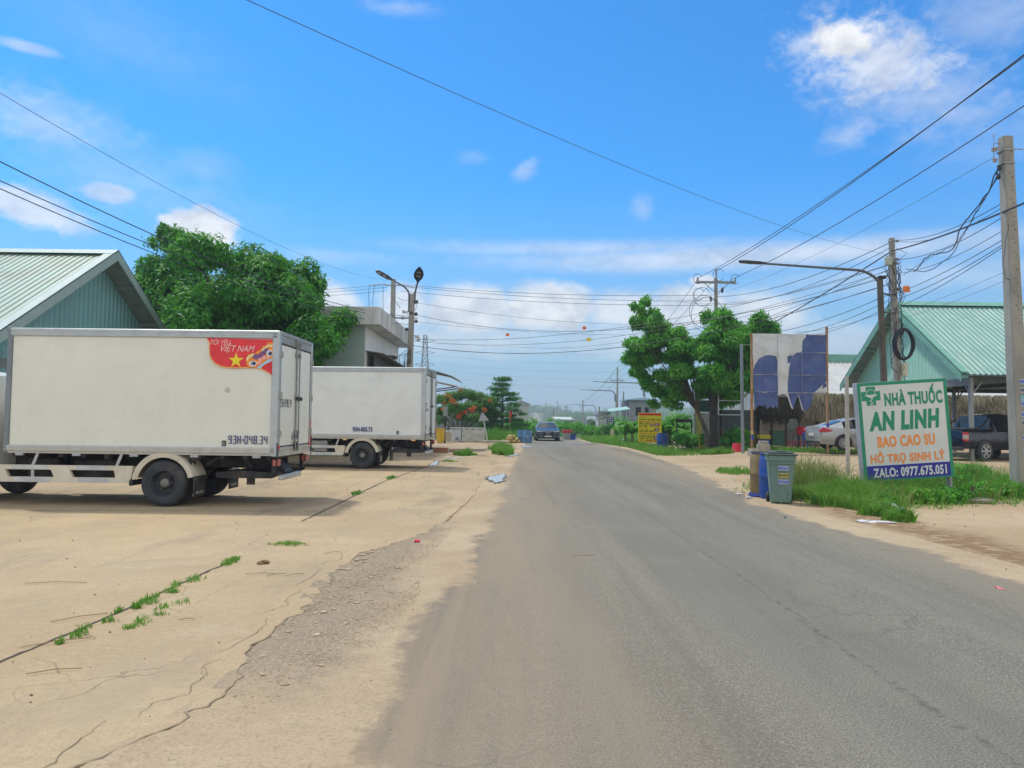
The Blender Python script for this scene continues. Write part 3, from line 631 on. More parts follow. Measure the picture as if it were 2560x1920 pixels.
def make_truck(label, loc, rz, plate, style):
    t = thing('box_truck', label, 'truck', loc, rz)
    L, W, z0, z1 = 4.80, 2.20, .945, 3.12
    wm = WHITE if style == 0 else WHITE2
    wx = -1.99
    # insulated body: side panels, roof, front; rear doors are parts of their own
    mb = MB(); mb.box(-L+.05, -.06, .02, W-.02, z0+.03, z1-.02, .012); mb.build('cargo_box', wm, t)
    mb = MB()
    for (y, s) in ((0, -1), (W, 1)):
        yo = y + s*.012; yi = y-s*.03
        mb.box(-L+.02, -.02, yo, yi, z1-.13, z1, .012); mb.box(-L+.02, -.02, yo+s*.008, yi, z1-.045, z1+.006, .006); mb.box(-L+.02, -.02, yo+s*.006, yi, z1-.085, z1-.07)
    mb.box(-L+.02, 0, -.006, W+.006, z1-.004, z1+.012, .004)
    mb.build('top_rail', SILV, t)
    mb = MB()
    for (y, s) in ((0, -1), (W, 1)):
        yo = y + s*.012; yi = y-s*.03
        mb.box(-L+.02, -.02, yo, yi, z0, z0+.115, .012); mb.box(-L+.02, -.02, yo+s*.008, yi, z0+.07, z0+.085); mb.box(-L+.02, -.02, yo+s*.008, yi, z0+.028, z0+.042)
    mb.box(-L+.02, -.03, .01, W-.01, z0-.03, z0+.01)
    mb.build('bottom_rail', M('pale sill rail', (.56,.565,.54), .4, metal=.15, var=.05, dirt=((.36,.33,.27), .4, 3)), t)
    mb = MB()
    for (a, b) in ((-.012, .125), (W-.125, W+.012)):
        mb.box(-.115, .012, a, b, z0-.035, z1+.008, .01)
        for k in range(16):
            if a < 1: mb.lathe([(.007,0),(.006,-.004),(.001,-.005)], 8, (-.095, -.012, z0+.1+k*.135), 'Y')
        mb.cut()
    mb.build('rear_post', SILV, t)
    mb = MB()
    for (a, b) in ((-.012, .10), (W-.10, W+.012)): mb.box(-L-.035, -L+.055, a, b, z0-.02, z1+.01, .015); mb.box(-L-.05, -L+.06, a-.002, a+.06, z1-.06, z1+.03, .01); mb.cut()
    mb.build('front_post', M('slate corner post', (.22,.26,.29), .45, metal=.3), t)
    # rear: header, sill, doors with gaskets, rods, handles, hinges
    mb = MB(); mb.box(-.07, .004, .12, W-.12, z1-.20, z1+.004, .008); mb.box(-.07, .018, .10, W-.10, z1-.05, z1+.014, .004); mb.box(-.07, .012, .12, W-.12, z1-.19, z1-.165)
    mb.build('door_header', M('grey door header', (.34,.35,.34), .45, metal=.4, var=.1), t)
    mb = MB(); mb.box(-.09, .012, .0, W, z0-.05, z0+.12, .012); mb.box(-.05, .03, .10, W-.10, z0+.07, z0+.10); mb.build('rear_sill', GREYP, t)
    ym = W/2
    for k, (a, b) in enumerate(((.13, ym-.012), (ym+.012, W-.13))):
        mb = MB(); mb.box(-.06, .0, a, b, z0+.125, z1-.205, .012); d = mb.build('rear_door', wm if style == 0 else wm, t)
        mb = MB()
        for (p, q, r_, s_) in ((a, a+.018, z0+.125, z1-.205), (b-.018, b, z0+.125, z1-.205), (a, b, z1-.222, z1-.205), (a, b, z0+.125, z0+.142)): mb.box(-.02, .006, p, q, r_, s_)
        mb.build('door_gasket', BLACK, d)
        for yr in ((b-.075,) if k == 0 else (a+.085,)):
            mb = MB(); mb.tube([(.035, yr, z0+.02), (.035, yr, z1-.06)], .014, 8)
            for zz in (z1-.10, z1-.34, z0+.36, z0+.08): mb.box(0, .052, yr-.03, yr+.03, zz-.045, zz+.045, .008)
            rod = mb.build('lock_rod', STEEL, t, smooth=40)
            mb = MB(); mb.box(.03, .062, yr-.02, yr+.16, z0+.985, z0+1.035, .008); mb.box(.0, .05, yr+.08, yr+.14, z0+.97, z0+1.05, .006); mb.build('handle', BLACK, rod)
            mb = MB(); mb.box(0, .04, yr-.13, yr-.025, z0+.24, z0+.36, .012); mb.build('lock_box', STEEL, rod)
            mb = MB(); mb.box(.04, .05, yr-.105, yr-.055, z0+.27, z0+.33, .006); mb.cut(); mb.box(.03, .05, yr-.10, yr-.06, z0+.06, z0+.20, .006); mb.build('latch', BLACK, rod)
    mb = MB()
    for yy_ in (-.012, W-.118):
        for zz in (z0+.36, z0+1.05, z1-.40):
            mb.box(.0, .03, yy_+.02, yy_+.20 if yy_ < 1 else yy_+.11, zz-.055, zz+.055, .01); mb.tube([(.03, yy_+.06, zz-.065), (.03, yy_+.06, zz+.065)], .014, 8); mb.cut()
    mb.build('hinge', M('zinc hinge', (.36,.37,.36), .5, metal=.4, var=.1), t)
    for (a, b, s) in ((.03, .17, 1), (W-.20, W-.05, -1)):
        mb = MB(); mb.box(.012, .017, a, b, z0+.07+.02, z0+.15); 
        if s < 0: mb.box(.012, .017, b-.035, b, z0+.15, z0+.62)
        mb.build('reflector', RED, t)
    mb = MB(); mb.box(.014, .028, -.02, .02, z0-.06, z0+.20, .004); mb.cut(); mb.box(.014, .028, W-.03, W+.01, z0-.10, z0+.28, .004); mb.build('corner_buffer', M('dark blue rubber', (.05,.06,.09), .6), t)
    # lettering and small fittings on the near side
    if style == 0:
        plate_digits(MB_p := MB(), plate, -.86, -.15, 1.12, 1.265, -.0005); MB_p.build('number_lettering', NAVY, t)
        plate_digits(MB_p := MB(), plate, .15, .83, 1.78, 1.93, .001, '+X', th=.020); MB_p.build('rear_number_lettering', M('faded black vinyl', (.06,.06,.07), .5), t)
        ex = -.93
    else:
        MB_p = lettering(MB(), plate, -2.30, -1.67, 1.135, 1.28, -.002, bold=.035); MB_p.build('number_lettering', NAVY, t)
        MB_p = lettering(MB(), plate, .2, .6, 1.80, 1.88, .002, bold=.02, face='+X'); MB_p.build('rear_number_lettering', M('faded black vinyl', (.06,.06,.07), .5), t)
        ex = -.86
    mb = MB(); mb.box(ex-.036, ex+.036, -.006, .012, 1.08, 1.175, .012); em = mb.build('drain_cover', BLACK, t)
    mb = MB(); mb.box(ex-.018, ex+.018, -.009, -.006, 1.135, 1.15); mb.box(ex-.018, ex-.006, -.009, -.006, 1.095, 1.125); mb.box(ex+.006, ex+.018, -.009, -.006, 1.095, 1.125); mb.build('emblem', LGREY, em)
    # chassis
    mb = MB()
    for yc in (.68, 1.52): mb.box(-6.9, -.25, yc-.04, yc+.04, .66, .86, .01)
    for k in range(12): mb.box(-4.7+k*.41, -4.63+k*.41, .06, W-.06, z0-.10, z0-.012)
    for xx in (-1.2, -2.9, -3.8): mb.box(xx-.05, xx+.05, .68, 1.52, .68, .84)
    mb.lathe([(.02,-1),(.12,-1),(.16,-.5),(.20,0),(.16,.5),(.12,1),(.02,1)], 18, (wx, W/2, .42), 'Y')
    mb.tube([(-5.6, W/2, .55), (wx, W/2, .45)], .06, 10)
    for yc in (.62, 1.58):
        for k in range(5): mb.tube([(wx-.62+.05*k, yc, .60-.03*k), (wx, yc, .50-.035*k), (wx+.62-.05*k, yc, .60-.03*k)], .03, 6)
    mb.box(-3.9, -3.2, 1.0, 1.45, .45, .75, .03)
    mb.box(-4.55, -4.0, .25, .62, .42, .82, .03); mb.box(-3.75, -2.95, .30, .66, .40, .80, .04)
    mb.tube([(-3.0, .35, .90), (-3.35, .35, .70)], .035, 8); mb.tube([(-.75, .4, .92), (-.55, .4, .68)], .035, 8); mb.tube([(-1.35, .3, .72), (-1.1, .3, .88)], .03, 8)
    mb.box(-1.15, -.25, .35, 1.85, .50, .56, .01)
    for k in range(8): mb.box(-1.05+k*.1, -1.0+k*.1, .30, 1.9, .56, .60)
    mb.prism([(-1.15,.50),(-.15,.50),(-.02,.56),(-.02,.62),(-.2,.60),(-.7,.64),(-1.15,.60)], .25, .33); mb.prism([(-1.15,.50),(-.15,.50),(-.02,.56),(-.02,.62),(-.2,.60),(-.7,.64),(-1.15,.60)], 1.87, 1.95)
    mb.box(-.62, -.48, .32, .36, .38, .56); mb.box(-.14, -.08, .20, .26, .56, .92); mb.box(-.14, -.08, 1.94, 2.0, .56, .92)
    mb.build('chassis', CHAS, t)
    # rear underrun bar, steps, lamps
    mb = MB(); mb.box(-.02, .06, .22, 1.40, .475, .565, .012); mb.build('underrun_bar', SILV, t)
    mb = MB(); mb.prism([(-.32,.78),(-.20,.82),(.02,.60),(-.03,.56)], .55, 1.0); st = mb.build('fold_down_step', BLACK, t)
    mb = MB()
    for k in range(4): mb.box(-.03-.055*k-.018, -.03-.055*k+.018, .62, .62+.28, .615+.05*k+.012, .615+.05*k+.02)
    mb.build('tread_mark', LGREY, st)
    for (a, b) in ((.10, .27), (W-.30, W-.12)):
        mb = MB(); mb.box(-.10, -.01, a, b, .72, .86, .012); lb = mb.build('tail_lamp', CHAS, t)
        mb = MB()
        for q in range(3): mb.box(-.012, .004, a+.008+(b-a-.012)*q/3, a-.002+(b-a)*(q+1)/3, .73, .85, .005)
        mb.box(-.09, -.03, a-.004, a+.002, .735, .845); mb.build('lamp_lens', LAMPR, lb)
    mb = MB()
    if style == 0:
        for xx in (-4.56, -3.55, -2.53, -1.46, -.36): mb.box(xx-.07, xx+.07, .015, .08, z0-.075, z0-.012, .008); mb.cut()
        mb.build('side_lamp', M('milky side lamp', (.46,.50,.55), .35), t)
    else:
        for xx in (-2.55, -.36): mb.box(xx-.075, xx+.075, .0, .07, z0-.075, z0-.025, .02); mb.cut()
        mb.build('side_lamp', AMBER, t)
        mb = MB()
        for xx in (-2.55, -.36): mb.box(xx-.045, xx+.045, -.003, .0, z0-.058, z0-.042, .0); mb.cut()
        mb.build('side_lamp_glint', M('lamp glint paint', (.95,.85,.55), .2), t)  # pale bar painted as the glint on each amber lamp
    # wheels
    for (x, y, dual) in ((wx, .02, True), (-5.82, .12, False)):
        whl = wheel_meshes(t, x, y, .41, dual=dual)
        whl.name = 'wheel'
    for (x, y, dual) in ((wx, W-.55, True), (-5.82, W-.34, False)):
        mb = MB(); r, wd = .41, .22
        for q in ((0, 1) if dual else (0,)):
            mb.lathe([(r*.3,-wd/2),(r*.80,-wd/2-.008),(r*.93,-wd/2+.012),(r,-wd/2+.07),(r,wd/2-.07),(r*.93,wd/2-.012),(r*.8,wd/2+.008),(r*.3,wd/2)], 36, (x, y+wd/2+q*(wd+.07), .41), 'Y')
        mb.build('wheel', TYRE, t, smooth=40)
    # rear mudguards: arched shells with a rolled lip
    for (ya, yb) in ((-.01, .56), (W-.56, W+.01)):
        mb = MB(); arc = []
        for k in range(19):
            a = math.pi*(1.0-.045) - (math.pi*(1.0-.045)-.22)*k/18
            arc.append((a, 1.0))
        V = []; F = []
        for (a, _q) in arc:
            ca, sa = math.cos(a), math.sin(a); flat = 1.0
            for (rr_, yy_) in ((.455, ya+.015), (.545, ya), (.555, ya+.03), (.555, yb), (.535, yb), (.535, ya+.04), (.455, ya+.03)):
                zz = .41+rr_*sa; zz = min(zz, .955-.0+ (rr_-.555)*.9); V.append((wx+rr_*1.0*ca, yy_, zz))
        m_ = 7
        for i in range(len(arc)-1):
            for j in range(m_): F.append((i*m_+j, i*m_+(j+1) % m_, (i+1)*m_+(j+1) % m_, (i+1)*m_+j))
        mb.add(V, F); mg = mb.build('mudguard', CREAM, t, smooth=30)
        if ya < 1:
            mb = MB()
            for zz in (.74, .70):
                mb.box(wx+.40, wx+.46, ya+.1+(.74-zz)*4, ya+.13+(.74-zz)*4, zz, zz+.10, .006); mb.cut()
            mb.build('strap', BLACK, mg)
        mb = MB(); mb.box(wx+.535, wx+.56, ya+.02, yb-.06, .17, .52, .008); mb.box(wx+.545, wx+.575, ya+.0, yb-.04, .46, .54, .006); mb.cut(); mb.box(wx-.60, wx-.545, ya+.02, yb-.1, .36, .46, .01)
        mf = mb.build('mud_flap', M('dusty mud flap', (.035,.037,.04), .8, var=.3, scale=4, dirt=((.14,.12,.09), .4, 4)), t)
        if style == 0:
            MB_p = lettering(MB(), 'ISUZU', ya+.10, yb-.14, .225, .27, wx+.562, bold=.03, face='+X'); MB_p.build('maker_lettering', LGREY, mf)
        else:
            mb = MB(); mb.tube([(wx+.564, ya+.24+.07*math.cos(q*math.pi/7), .34+.07*math.sin(q*math.pi/7)) for q in range(14)], .012, 6, closed=True); mb.box(wx+.56, wx+.566, ya+.14, ya+.34, .22, .25); mb.build('maker_emblem', LGREY, mf)
    # side guards (near and far): two rails joined by a middle and an end panel, on struts
    for (y0_, y1_) in ((.03, .10), (W-.10, W-.03)):
        top0, top1, b0, b1 = .625, .705, .405, .495; xe, xs_ = wx-.545, -4.90
        mb = MB(); mb.prism([(xs_,top0),(xe-.06,top0),(xe,top1),(xs_,top1)], y0_, y1_); mb.prism([(xs_,b0),(xe-.10,b0),(xe-.06,b0+.012),(xe-.03,b1),(xs_,b1)], y0_, y1_)
        mb.prism([(-3.93,b1),(-3.60,b1),(-3.66,top0),(-3.99,top0)], y0_, y1_); mb.prism([(xe-.30,b1),(xe-.03,b1),(xe-.0,top1-.02),(xe-.06,top0),(xe-.34,top0)], y0_, y1_)
        mb.prism([(xs_,b1),(-4.74,b1),(-4.80,top0),(xs_,top0)], y0_, y1_)
        sg = mb.build('side_guard', CREAM, t)
        mb = MB()
        for (a, b) in ((-4.68, -4.05), (-3.55, -3.0)):
            mb.box(a, b, y0_-.003, y0_, top0+.006, top1-.006); mb.cut(); mb.box(a+.05, b+.05, y0_-.003, y0_, b0+.006, b1-.006); mb.cut()
        mb.build('guard_insert', M('pale grey guard insert', (.56,.58,.60), .4), sg)
        mb = MB()
        for xx in (-4.35, -2.86):
            mb.prism([(xx,top1),(xx+.05,top1),(xx+.14,.94),(xx+.09,.94)], y0_+.02, y1_-.02); mb.box(xx+.0, xx+.05, y0_+.02, y1_-.02, b1, top0); mb.cut()
        mb.build('guard_strut', SILV, sg)
    if style == 1:
        mb = MB(); mb.box(-4.2, -3.15, .16, .6, .50, .86, .02); tb = mb.build('tool_box', M('checker plate', (.34,.35,.36), .35, metal=.7, var=.3, scale=60, bump=.8, bscale=55), t)
    # cab
    mb = MB(); cx0, cx1 = -6.75, -5.02
    prof = [(cx1, .62), (cx1, 2.28), (cx1-.25, 2.36), (cx0+.55, 2.34), (cx0+.33, 2.18), (cx0+.02, 1.35), (cx0, .50), (cx0+.35, .50), (cx0+.42, .80), (cx0+.75, .95), (cx1-.70, .95), (cx1-.42, .80), (cx1-.40, .62)]
    mb.prism(prof, .10, 2.08); cb = mb.build('cab', M('white cab paint', (.68,.68,.66), .25, coat=.4, var=.03), t)
    for (ya, yb) in ((.088, .10), (2.08, 2.092)):
        mb = MB(); mb.prism([(cx1-.28,1.35),(cx1-.30,2.10),(cx0+.52,2.10),(cx0+.20,1.38)], ya, yb); mb.build('side_window', DGLASS, cb)
        mb = MB(); mb.box(cx1-.45, cx1-.30, ya-.01, yb+.01, 1.18, 1.22, .008); mb.build('door_handle', BLACK, cb)
    mb = MB(); mb.T = Matrix.Identity(4); mb.add([(cx0+.015,.25,1.40),(cx0+.015,1.93,1.40),(cx0+.30,1.86,2.14),(cx0+.30,.32,2.14)], [(0,1,2,3)]); mb.build('windscreen', DGLASS, cb)
    mb = MB(); mb.tube([(cx0+.2, .10, 1.75), (cx0+.05, -.10, 1.72), (cx0+.02, -.12, 1.9)], .012, 6); mb.box(cx0-.01, cx0+.06, -.20, -.06, 1.45, 1.90, .02); mb.build('wing_mirror', BLACK, cb)
    return t

truck_a = make_truck('white box truck with red yellow-star sticker and number 93H-048.34 on its side', (-4.135, 13.42, 0), rad(-.4), '93H-048.34', 0)
truck_b = make_truck('plain white box truck numbered 93H-055.73, parked farther back with amber side lamps', (-2.735, 24.0, 0), rad(-3.1), '93H-055.73', 1)

truck_b.scale = (1, 1, 1.03)
# red sticker on the nearer truck
def sticker(t):
    def q(cx, cz): return (-1.29+(cx-1335)*.00270, 2.985-(cz-160)*.00270)
    mb = MB()
    edge = [(1335,160),(1776,165),(1768,398),(1735,378),(1700,362),(1660,354),(1600,354),(1530,357),(1470,355),(1430,347),(1395,330),(1370,303),(1356,270),(1352,225),(1352,190)]
    mb.prism([q(*p) for p in edge], -.003, .018); s = mb.build('sticker', M('red vinyl sticker', (.78,.045,.055), .4, var=.10, scale=5), t)
    def shape(name, mat, polys, y=-.0045, par=s):
        m = MB()
        for p in polys: m.prism([q(*k) for k in p], y, -.003)
        return m.build(name, mat, par)
    YEL = M('yellow vinyl', (.90,.78,.03), .4, var=.04); ORG = M('orange vinyl', (.90,.30,.03), .4, var=.2, scale=12)
    shape('sticker_border', M('pale orange border', (.85,.45,.12), .4), [[(1767,391),(1735,371),(1700,355),(1660,347),(1600,347),(1530,350),(1470,348),(1433,340),(1400,324),(1377,300),(1362,270),(1358,225),(1358,190),(1341,166),
          (1335,160),(1352,190),(1352,225),(1356,270),(1370,303),(1395,330),(1430,347),(1470,355),(1530,357),(1600,354),(1660,354),(1700,362),(1735,378),(1768,398)]])
    st = []
    for k in range(10):
        a = math.pi/2+k*math.pi/5; r = 52 if k % 2 == 0 else 20; st.append((1533+r*math.cos(a), 305-r*math.sin(a)))
    shape('star', YEL, [st])
    def circ(x, y, a, b, n=20): return [(x+a*math.cos(2*math.pi*i/n), y+b*math.sin(2*math.pi*i/n)) for i in range(n)]
    shape('flame_motif', ORG, [[(1598,300),(1612,270),(1600,262),(1625,262),(1640,250),(1650,262),(1668,245),(1690,235),(1695,222),(1712,224),(1700,205),(1722,212),(1738,190),(1735,175),(1752,186),(1772,180),(1772,300),(1735,300),(1690,330),(1655,353),(1620,352),(1604,330)]], -.0045)
    shape('purple_face', M('purple vinyl', (.22,.09,.24), .4), [[(1640,290),(1652,262),(1680,262),(1700,240),(1728,225),(1748,222),(1740,258),(1716,268),(1700,285),(1672,300)]], -.006)
    shape('brow', M('pale yellow vinyl', (.85,.80,.45), .4), [[(1602,310),(1604,285),(1622,268),(1648,258),(1656,264),(1640,275),(1620,285),(1610,305)],[(1698,240),(1705,225),(1725,208),(1750,198),(1770,200),(1770,212),(1745,212),(1722,222),(1706,244)]], -.0068)
    shape('eye', M('white vinyl', (.85,.85,.85), .4), [circ(1645,325,27,19), circ(1752,256,20,22)], -.0068)
    shape('eye_ring', M('grey blue vinyl', (.30,.34,.46), .4), [circ(1647,324,19,15), circ(1755,257,15,17)], -.0076)
    shape('pupil', M('black vinyl', (.015,.015,.02), .4), [circ(1652,323,10,9), circ(1759,257,9,10)], -.0084)
    shape('nose_curl', M('pink vinyl', (.86,.42,.40), .4), [circ(1690,298,13,11), circ(1718,284,14,12), circ(1742,288,9,9), circ(1686,318,10,9), circ(1668,330,8,7)], -.0076)
    shape('mouth_band', M('light blue vinyl', (.38,.62,.75), .4), [[(1668,353),(1690,335),(1720,312),(1745,298),(1769,290),(1769,306),(1745,318),(1718,332),(1698,354)]], -.0080)
    shape('tongue', RED, [[(1705,352),(1730,330),(1769,315),(1767,390),(1735,372)]], -.0072)
    V = MB(); a = q(1362,203); b = q(1495,168); lettering(V, 'TÔI YÊU', a[0], b[0], a[1], b[1]+.01, -.0045, bold=.0, shear=.35)
    a = q(1432,258); b = q(1655,200); lettering(V, 'VIỆT NAM', a[0], b[0], a[1], b[1]+.02, -.0045, bold=.0, shear=.35)
    V.build('slogan_lettering', M('pale pink letters', (.88,.62,.60), .4), s)
sticker(truck_a)
mb = MB(); mb.lathe([(.05,0),(.05,-.004),(.02,-.006),(.001,-.006)], 20, (-.90, .019, 2.07), 'Y'); mb.build('rivet_plate', M('rivet plate', (.55,.55,.50), .4), truck_a)

# ---------------------------------------------------------------- pharmacy sign
def pharmacy_sign():
    Y = 16.5; k = .3526*Y/FPX; c = at(2263.5, 1074.5, Y)
    t = thing('pharmacy_sign', 'leaning pharmacy signboard with green cross and border, standing in tall grass', 'sign', (c.x, Y, 0))
    th = rad(4.2)
    def S(cx, cy):
        u, v = (cx-1370)*k, (495-cy)*k; return (u*math.cos(-th)-v*math.sin(-th), u*math.sin(-th)+v*math.cos(-th))
    W, Hh = 638*k, 700*k
    TT = Matrix.Translation((0, 0, c.z)) @ Matrix.Rotation(-th, 4, 'Y')
    def P(name, mat, par, fn):
        m = MB(); m.T = TT; fn(m); return m.build(name, mat, par)
    GREEN = M('sign green', (.016,.26,.145), .45, var=.04, dirt=((.05,.30,.2), .2, 4)); PALE = M('sign white face', (.66,.68,.655), .45, var=.03, scale=1.2, dirt=((.55,.56,.52), .3, 2.2)); ORA = M('sign orange', (.88,.30,.07), .45, var=.06, scale=6); BLU = M('sign blue', (.022,.026,.30), .45, var=.04)
    P('sign_box', M('sign aluminium sides', (.42,.44,.47), .45, metal=.3, var=.08), t, lambda m: m.box(-W/2, W/2, 0, .22, -Hh/2, Hh/2, .012))
    bd = 24*k
    def frame(m):
        m.box(-W/2+.004, W/2-.004, -.006, .001, Hh/2-bd, Hh/2-.004); m.box(-W/2+.004, W/2-.004, -.006, .001, -Hh/2+.004, -Hh/2+bd*.45)
        m.box(-W/2+.004, -W/2+bd, -.006, .001, -Hh/2+bd*.45, Hh/2-bd); m.box(W/2-bd, W/2-.004, -.006, .001, -Hh/2+bd*.45, Hh/2-bd)
    P('sign_border', GREEN, t, frame)
    face = P('sign_face', PALE, t, lambda m: m.box(-W/2+bd, W/2-bd, -.003, .001, -Hh/2+bd*.45, Hh/2-bd))
    x0, x1 = -W/2+bd, W/2-bd; zb = -Hh/2+bd*.45
    P('blue_band', BLU, face, lambda m: m.box(x0+.002, x1-.002, -.006, -.003, zb+.002, zb+98*k))
    cx, cz = S(1127, 260); a, b = 67*k, 33*k
    P('green_cross', GREEN, face, lambda m: m.prism([(cx-b,cz+a),(cx+b,cz+a),(cx+b,cz+b),(cx+a,cz+b),(cx+a,cz-b),(cx+b,cz-b),(cx+b,cz-a),(cx-b,cz-a),(cx-b,cz-b),(cx-a,cz-b),(cx-a,cz+b),(cx-b,cz+b)], -.006, -.003))
    def snake(m):
        arc = [(cx+30*k*math.cos(q), -.0075, cz+18*k+28*k*math.sin(q)) for q in [math.radians(200-i*20) for i in range(12)]]
        m.tube(arc, .007, 5)
        m.prism([(cx-48*k,cz+10*k),(cx+48*k,cz+10*k),(cx+30*k,cz-2*k),(cx+8*k,cz-12*k),(cx-8*k,cz-12*k),(cx-30*k,cz-2*k)], -.009, -.006)
        m.tube([(cx, -.0075, cz-10*k), (cx, -.0075, cz-60*k)], .006, 5); m.tube([(cx-16*k,-.0075,cz-62*k),(cx+16*k,-.0075,cz-62*k)], .007, 5)
        m.tube([(cx+13*k*math.sin(i*.7), -.008, cz-12*k-i*3.2*k) for i in range(15)], .006, 5)
    P('cup_and_snake', PALE, face, snake)
    def txt(name, mat, body, ccx, ccy, w_, h_, bold, shear=0):
        u, v = S(ccx, ccy); P(name, mat, face, lambda m: lettering(m, body, u-w_*k/2, u+w_*k/2, v-h_*k/2, v+h_*k/2, -.007, bold, shear))
    txt('green_lettering', GREEN, 'NHÀ THUỐC', 1426, 245, 412, 142, .045)
    txt('green_lettering', GREEN, 'AN LINH', 1362, 424, 505, 138, .06, .14)
    txt('orange_lettering', ORA, 'BAO CAO SU', 1374, 570, 408, 80, .045)
    txt('orange_lettering', ORA, 'HỖ TRỢ SINH LÝ', 1385, 680, 530, 108, .045)
    txt('white_lettering', PALE, 'ZALO: 0977.675.051', 1399, 786, 520, 70, .04)
    legm = M('sign leg steel', (.33,.34,.34), .55, metal=.4, var=.15)
    for (u, dy) in ((-W/2+.02, .03), (-W/2+.10, .19), (W/2-.08, .03), (W/2-.02, .19)):
        m = MB(); top = TT @ Vector((u, dy, -Hh/2+.3)); bot = Vector((u+(.10 if u > 0 else .03)+(.06 if u > 0 and dy > .1 else 0), dy+(.18 if dy > .1 else 0), -.05))
        d = .028
        m.add([(top.x-d, top.y-d, top.z), (top.x+d, top.y-d, top.z), (top.x+d, top.y+d, top.z), (top.x-d, top.y+d, top.z), (bot.x-d, bot.y-d, bot.z), (bot.x+d, bot.y-d, bot.z), (bot.x+d, bot.y+d, bot.z), (bot.x-d, bot.y+d, bot.z)],
              [(0,1,2,3),(7,6,5,4),(0,4,5,1),(1,5,6,2),(2,6,7,3),(3,7,4,0)])
        m.build('leg', legm, t)
pharmacy_sign()

# ---------------------------------------------------------------- bin, barrels, verge props
def sticker_note(par, x, z, y, w_, h_, body, bg, fg, name='paper_note', lines=None):
    m = MB(); m.box(x-w_/2, x+w_/2, y-.004, y, z-h_/2, z+h_/2); n = m.build(name, bg, par)
    m = MB(); lettering(m, body, x-w_*.46, x+w_*.46, z-h_*.34, z+h_*.30, y-.006, bold=.05); m.build('phone_lettering', fg, n); return n
NBLUE = M('blue print', (.03,.07,.55), .5); NPALE = M('pale note paper', (.40,.46,.56), .6, var=.1, scale=20); NYEL = M('yellow note paper', (.50,.45,.13), .6, var=.1, scale=20); NBLK = M('black print', (.02,.02,.025), .5); NCYAN = M('cyan note paper', (.10,.50,.55), .6)
def wheelie(loc, rz, label, body, lid, h=1.0, notes=True, wheel_front=False, lidded=True):
    t = thing('wheelie_bin', label, 'waste bin', loc, rz)
    m = MB(); a, b = .19, .25; d0, d1 = .18, .26; z0, z1 = .03, h*.90; ch = .04
    def ring(hx, hy, z): return [(-hx+ch,-hy,z),(hx-ch,-hy,z),(hx,-hy+ch,z),(hx,hy-ch,z),(hx-ch,hy,z),(-hx+ch,hy,z),(-hx,hy-ch,z),(-hx,-hy+ch,z)]
    rings = [ring(a-.01,d0-.01,z0), ring(a,d0,z0+.03), ring(b,d1,z1-.10), ring(b+.022,d1+.022,z1-.095), ring(b+.026,d1+.026,z1)]
    V = [p for r in rings for p in r]; F = [(8*i+j, 8*i+(j+1) % 8, 8*i+8+(j+1) % 8, 8*i+8+j) for i in range(4) for j in range(8)] + [tuple(range(7,-1,-1))]
    F.append(tuple(range(32, 40))) if lidded else None
    m.add(V, F)
    for xr in (-.14, .14): m.box(xr-.012, xr+.012, -d1-.004, -d0+.02, .12, .22, .004)
    m.box(-b-.012, b+.012, -d1-.018, -d1+.03, z1-.16, z1-.135, .006)
    m.build('body', body, t)
    if lidded:
        m = MB(); m.box(-b-.05, b+.05, -d1-.06, d1+.05, z1+.004, z1+.04, .014); m.box(-b+.02, b-.02, -d1+.03, d1-.05, z1+.04, z1+.075, .02); m.box(-.09, .09, -.16, .04, z1+.075, z1+.10, .012); m.box(-b-.05, b+.05, d1-.02, d1+.07, z1-.05, z1+.05, .015)
        m.build('lid', lid, t)
    m = MB(); m.tube([(-b, d1+.09, z1-.03), (b, d1+.09, z1-.03)], .015, 8)
    for xr in (-b, b): m.tube([(xr, d1+.09, z1-.03), (xr, d1-.01, z1-.05)], .015, 8)
    m.build('handle', lid, t)
    for xr in (-a-.03, a+.03):
        m = MB(); m.lathe([(.03,-.03),(.09,-.03),(.10,-.015),(.10,.015),(.09,.03),(.03,.03)], 20, (xr, d0+.03 if not wheel_front else -.05, .10), 'X'); m.build('wheel', BLACK, t, smooth=40)
    return t
GBIN = M('grey green bin plastic', (.15,.255,.22), .5, var=.10, scale=2, dirt=((.24,.24,.19), .4, 3))
p = at(1951, 1250, 15.3)
bin_ = wheelie((p.x, 15.3, .005), rad(-13), 'grey-green lidded wheelie bin with phone-number stickers on its front, on the verge', GBIN, M('dark bin lid', (.055,.085,.08), .55, var=.15, dirt=((.18,.18,.15), .4, 4)), 1.06)
for (body, z, bg, fg) in (('0973 528 118', .71, NPALE, NBLUE), ('0977 949 374', .565, NYEL, NBLK), ('0972 966 800', .44, NPALE, NBLUE)):
    n = sticker_note(bin_, .03, z, -.265+(.71-z)*.13, .20, .095, body, bg, fg)
m = MB(); m.tube([(.04+.10*math.cos(q*math.pi/9), -.205, .38+.10*math.sin(q*math.pi/9)) for q in range(18)], .004, 5, closed=True); m.build('moulded_ring', GBIN, bin_)
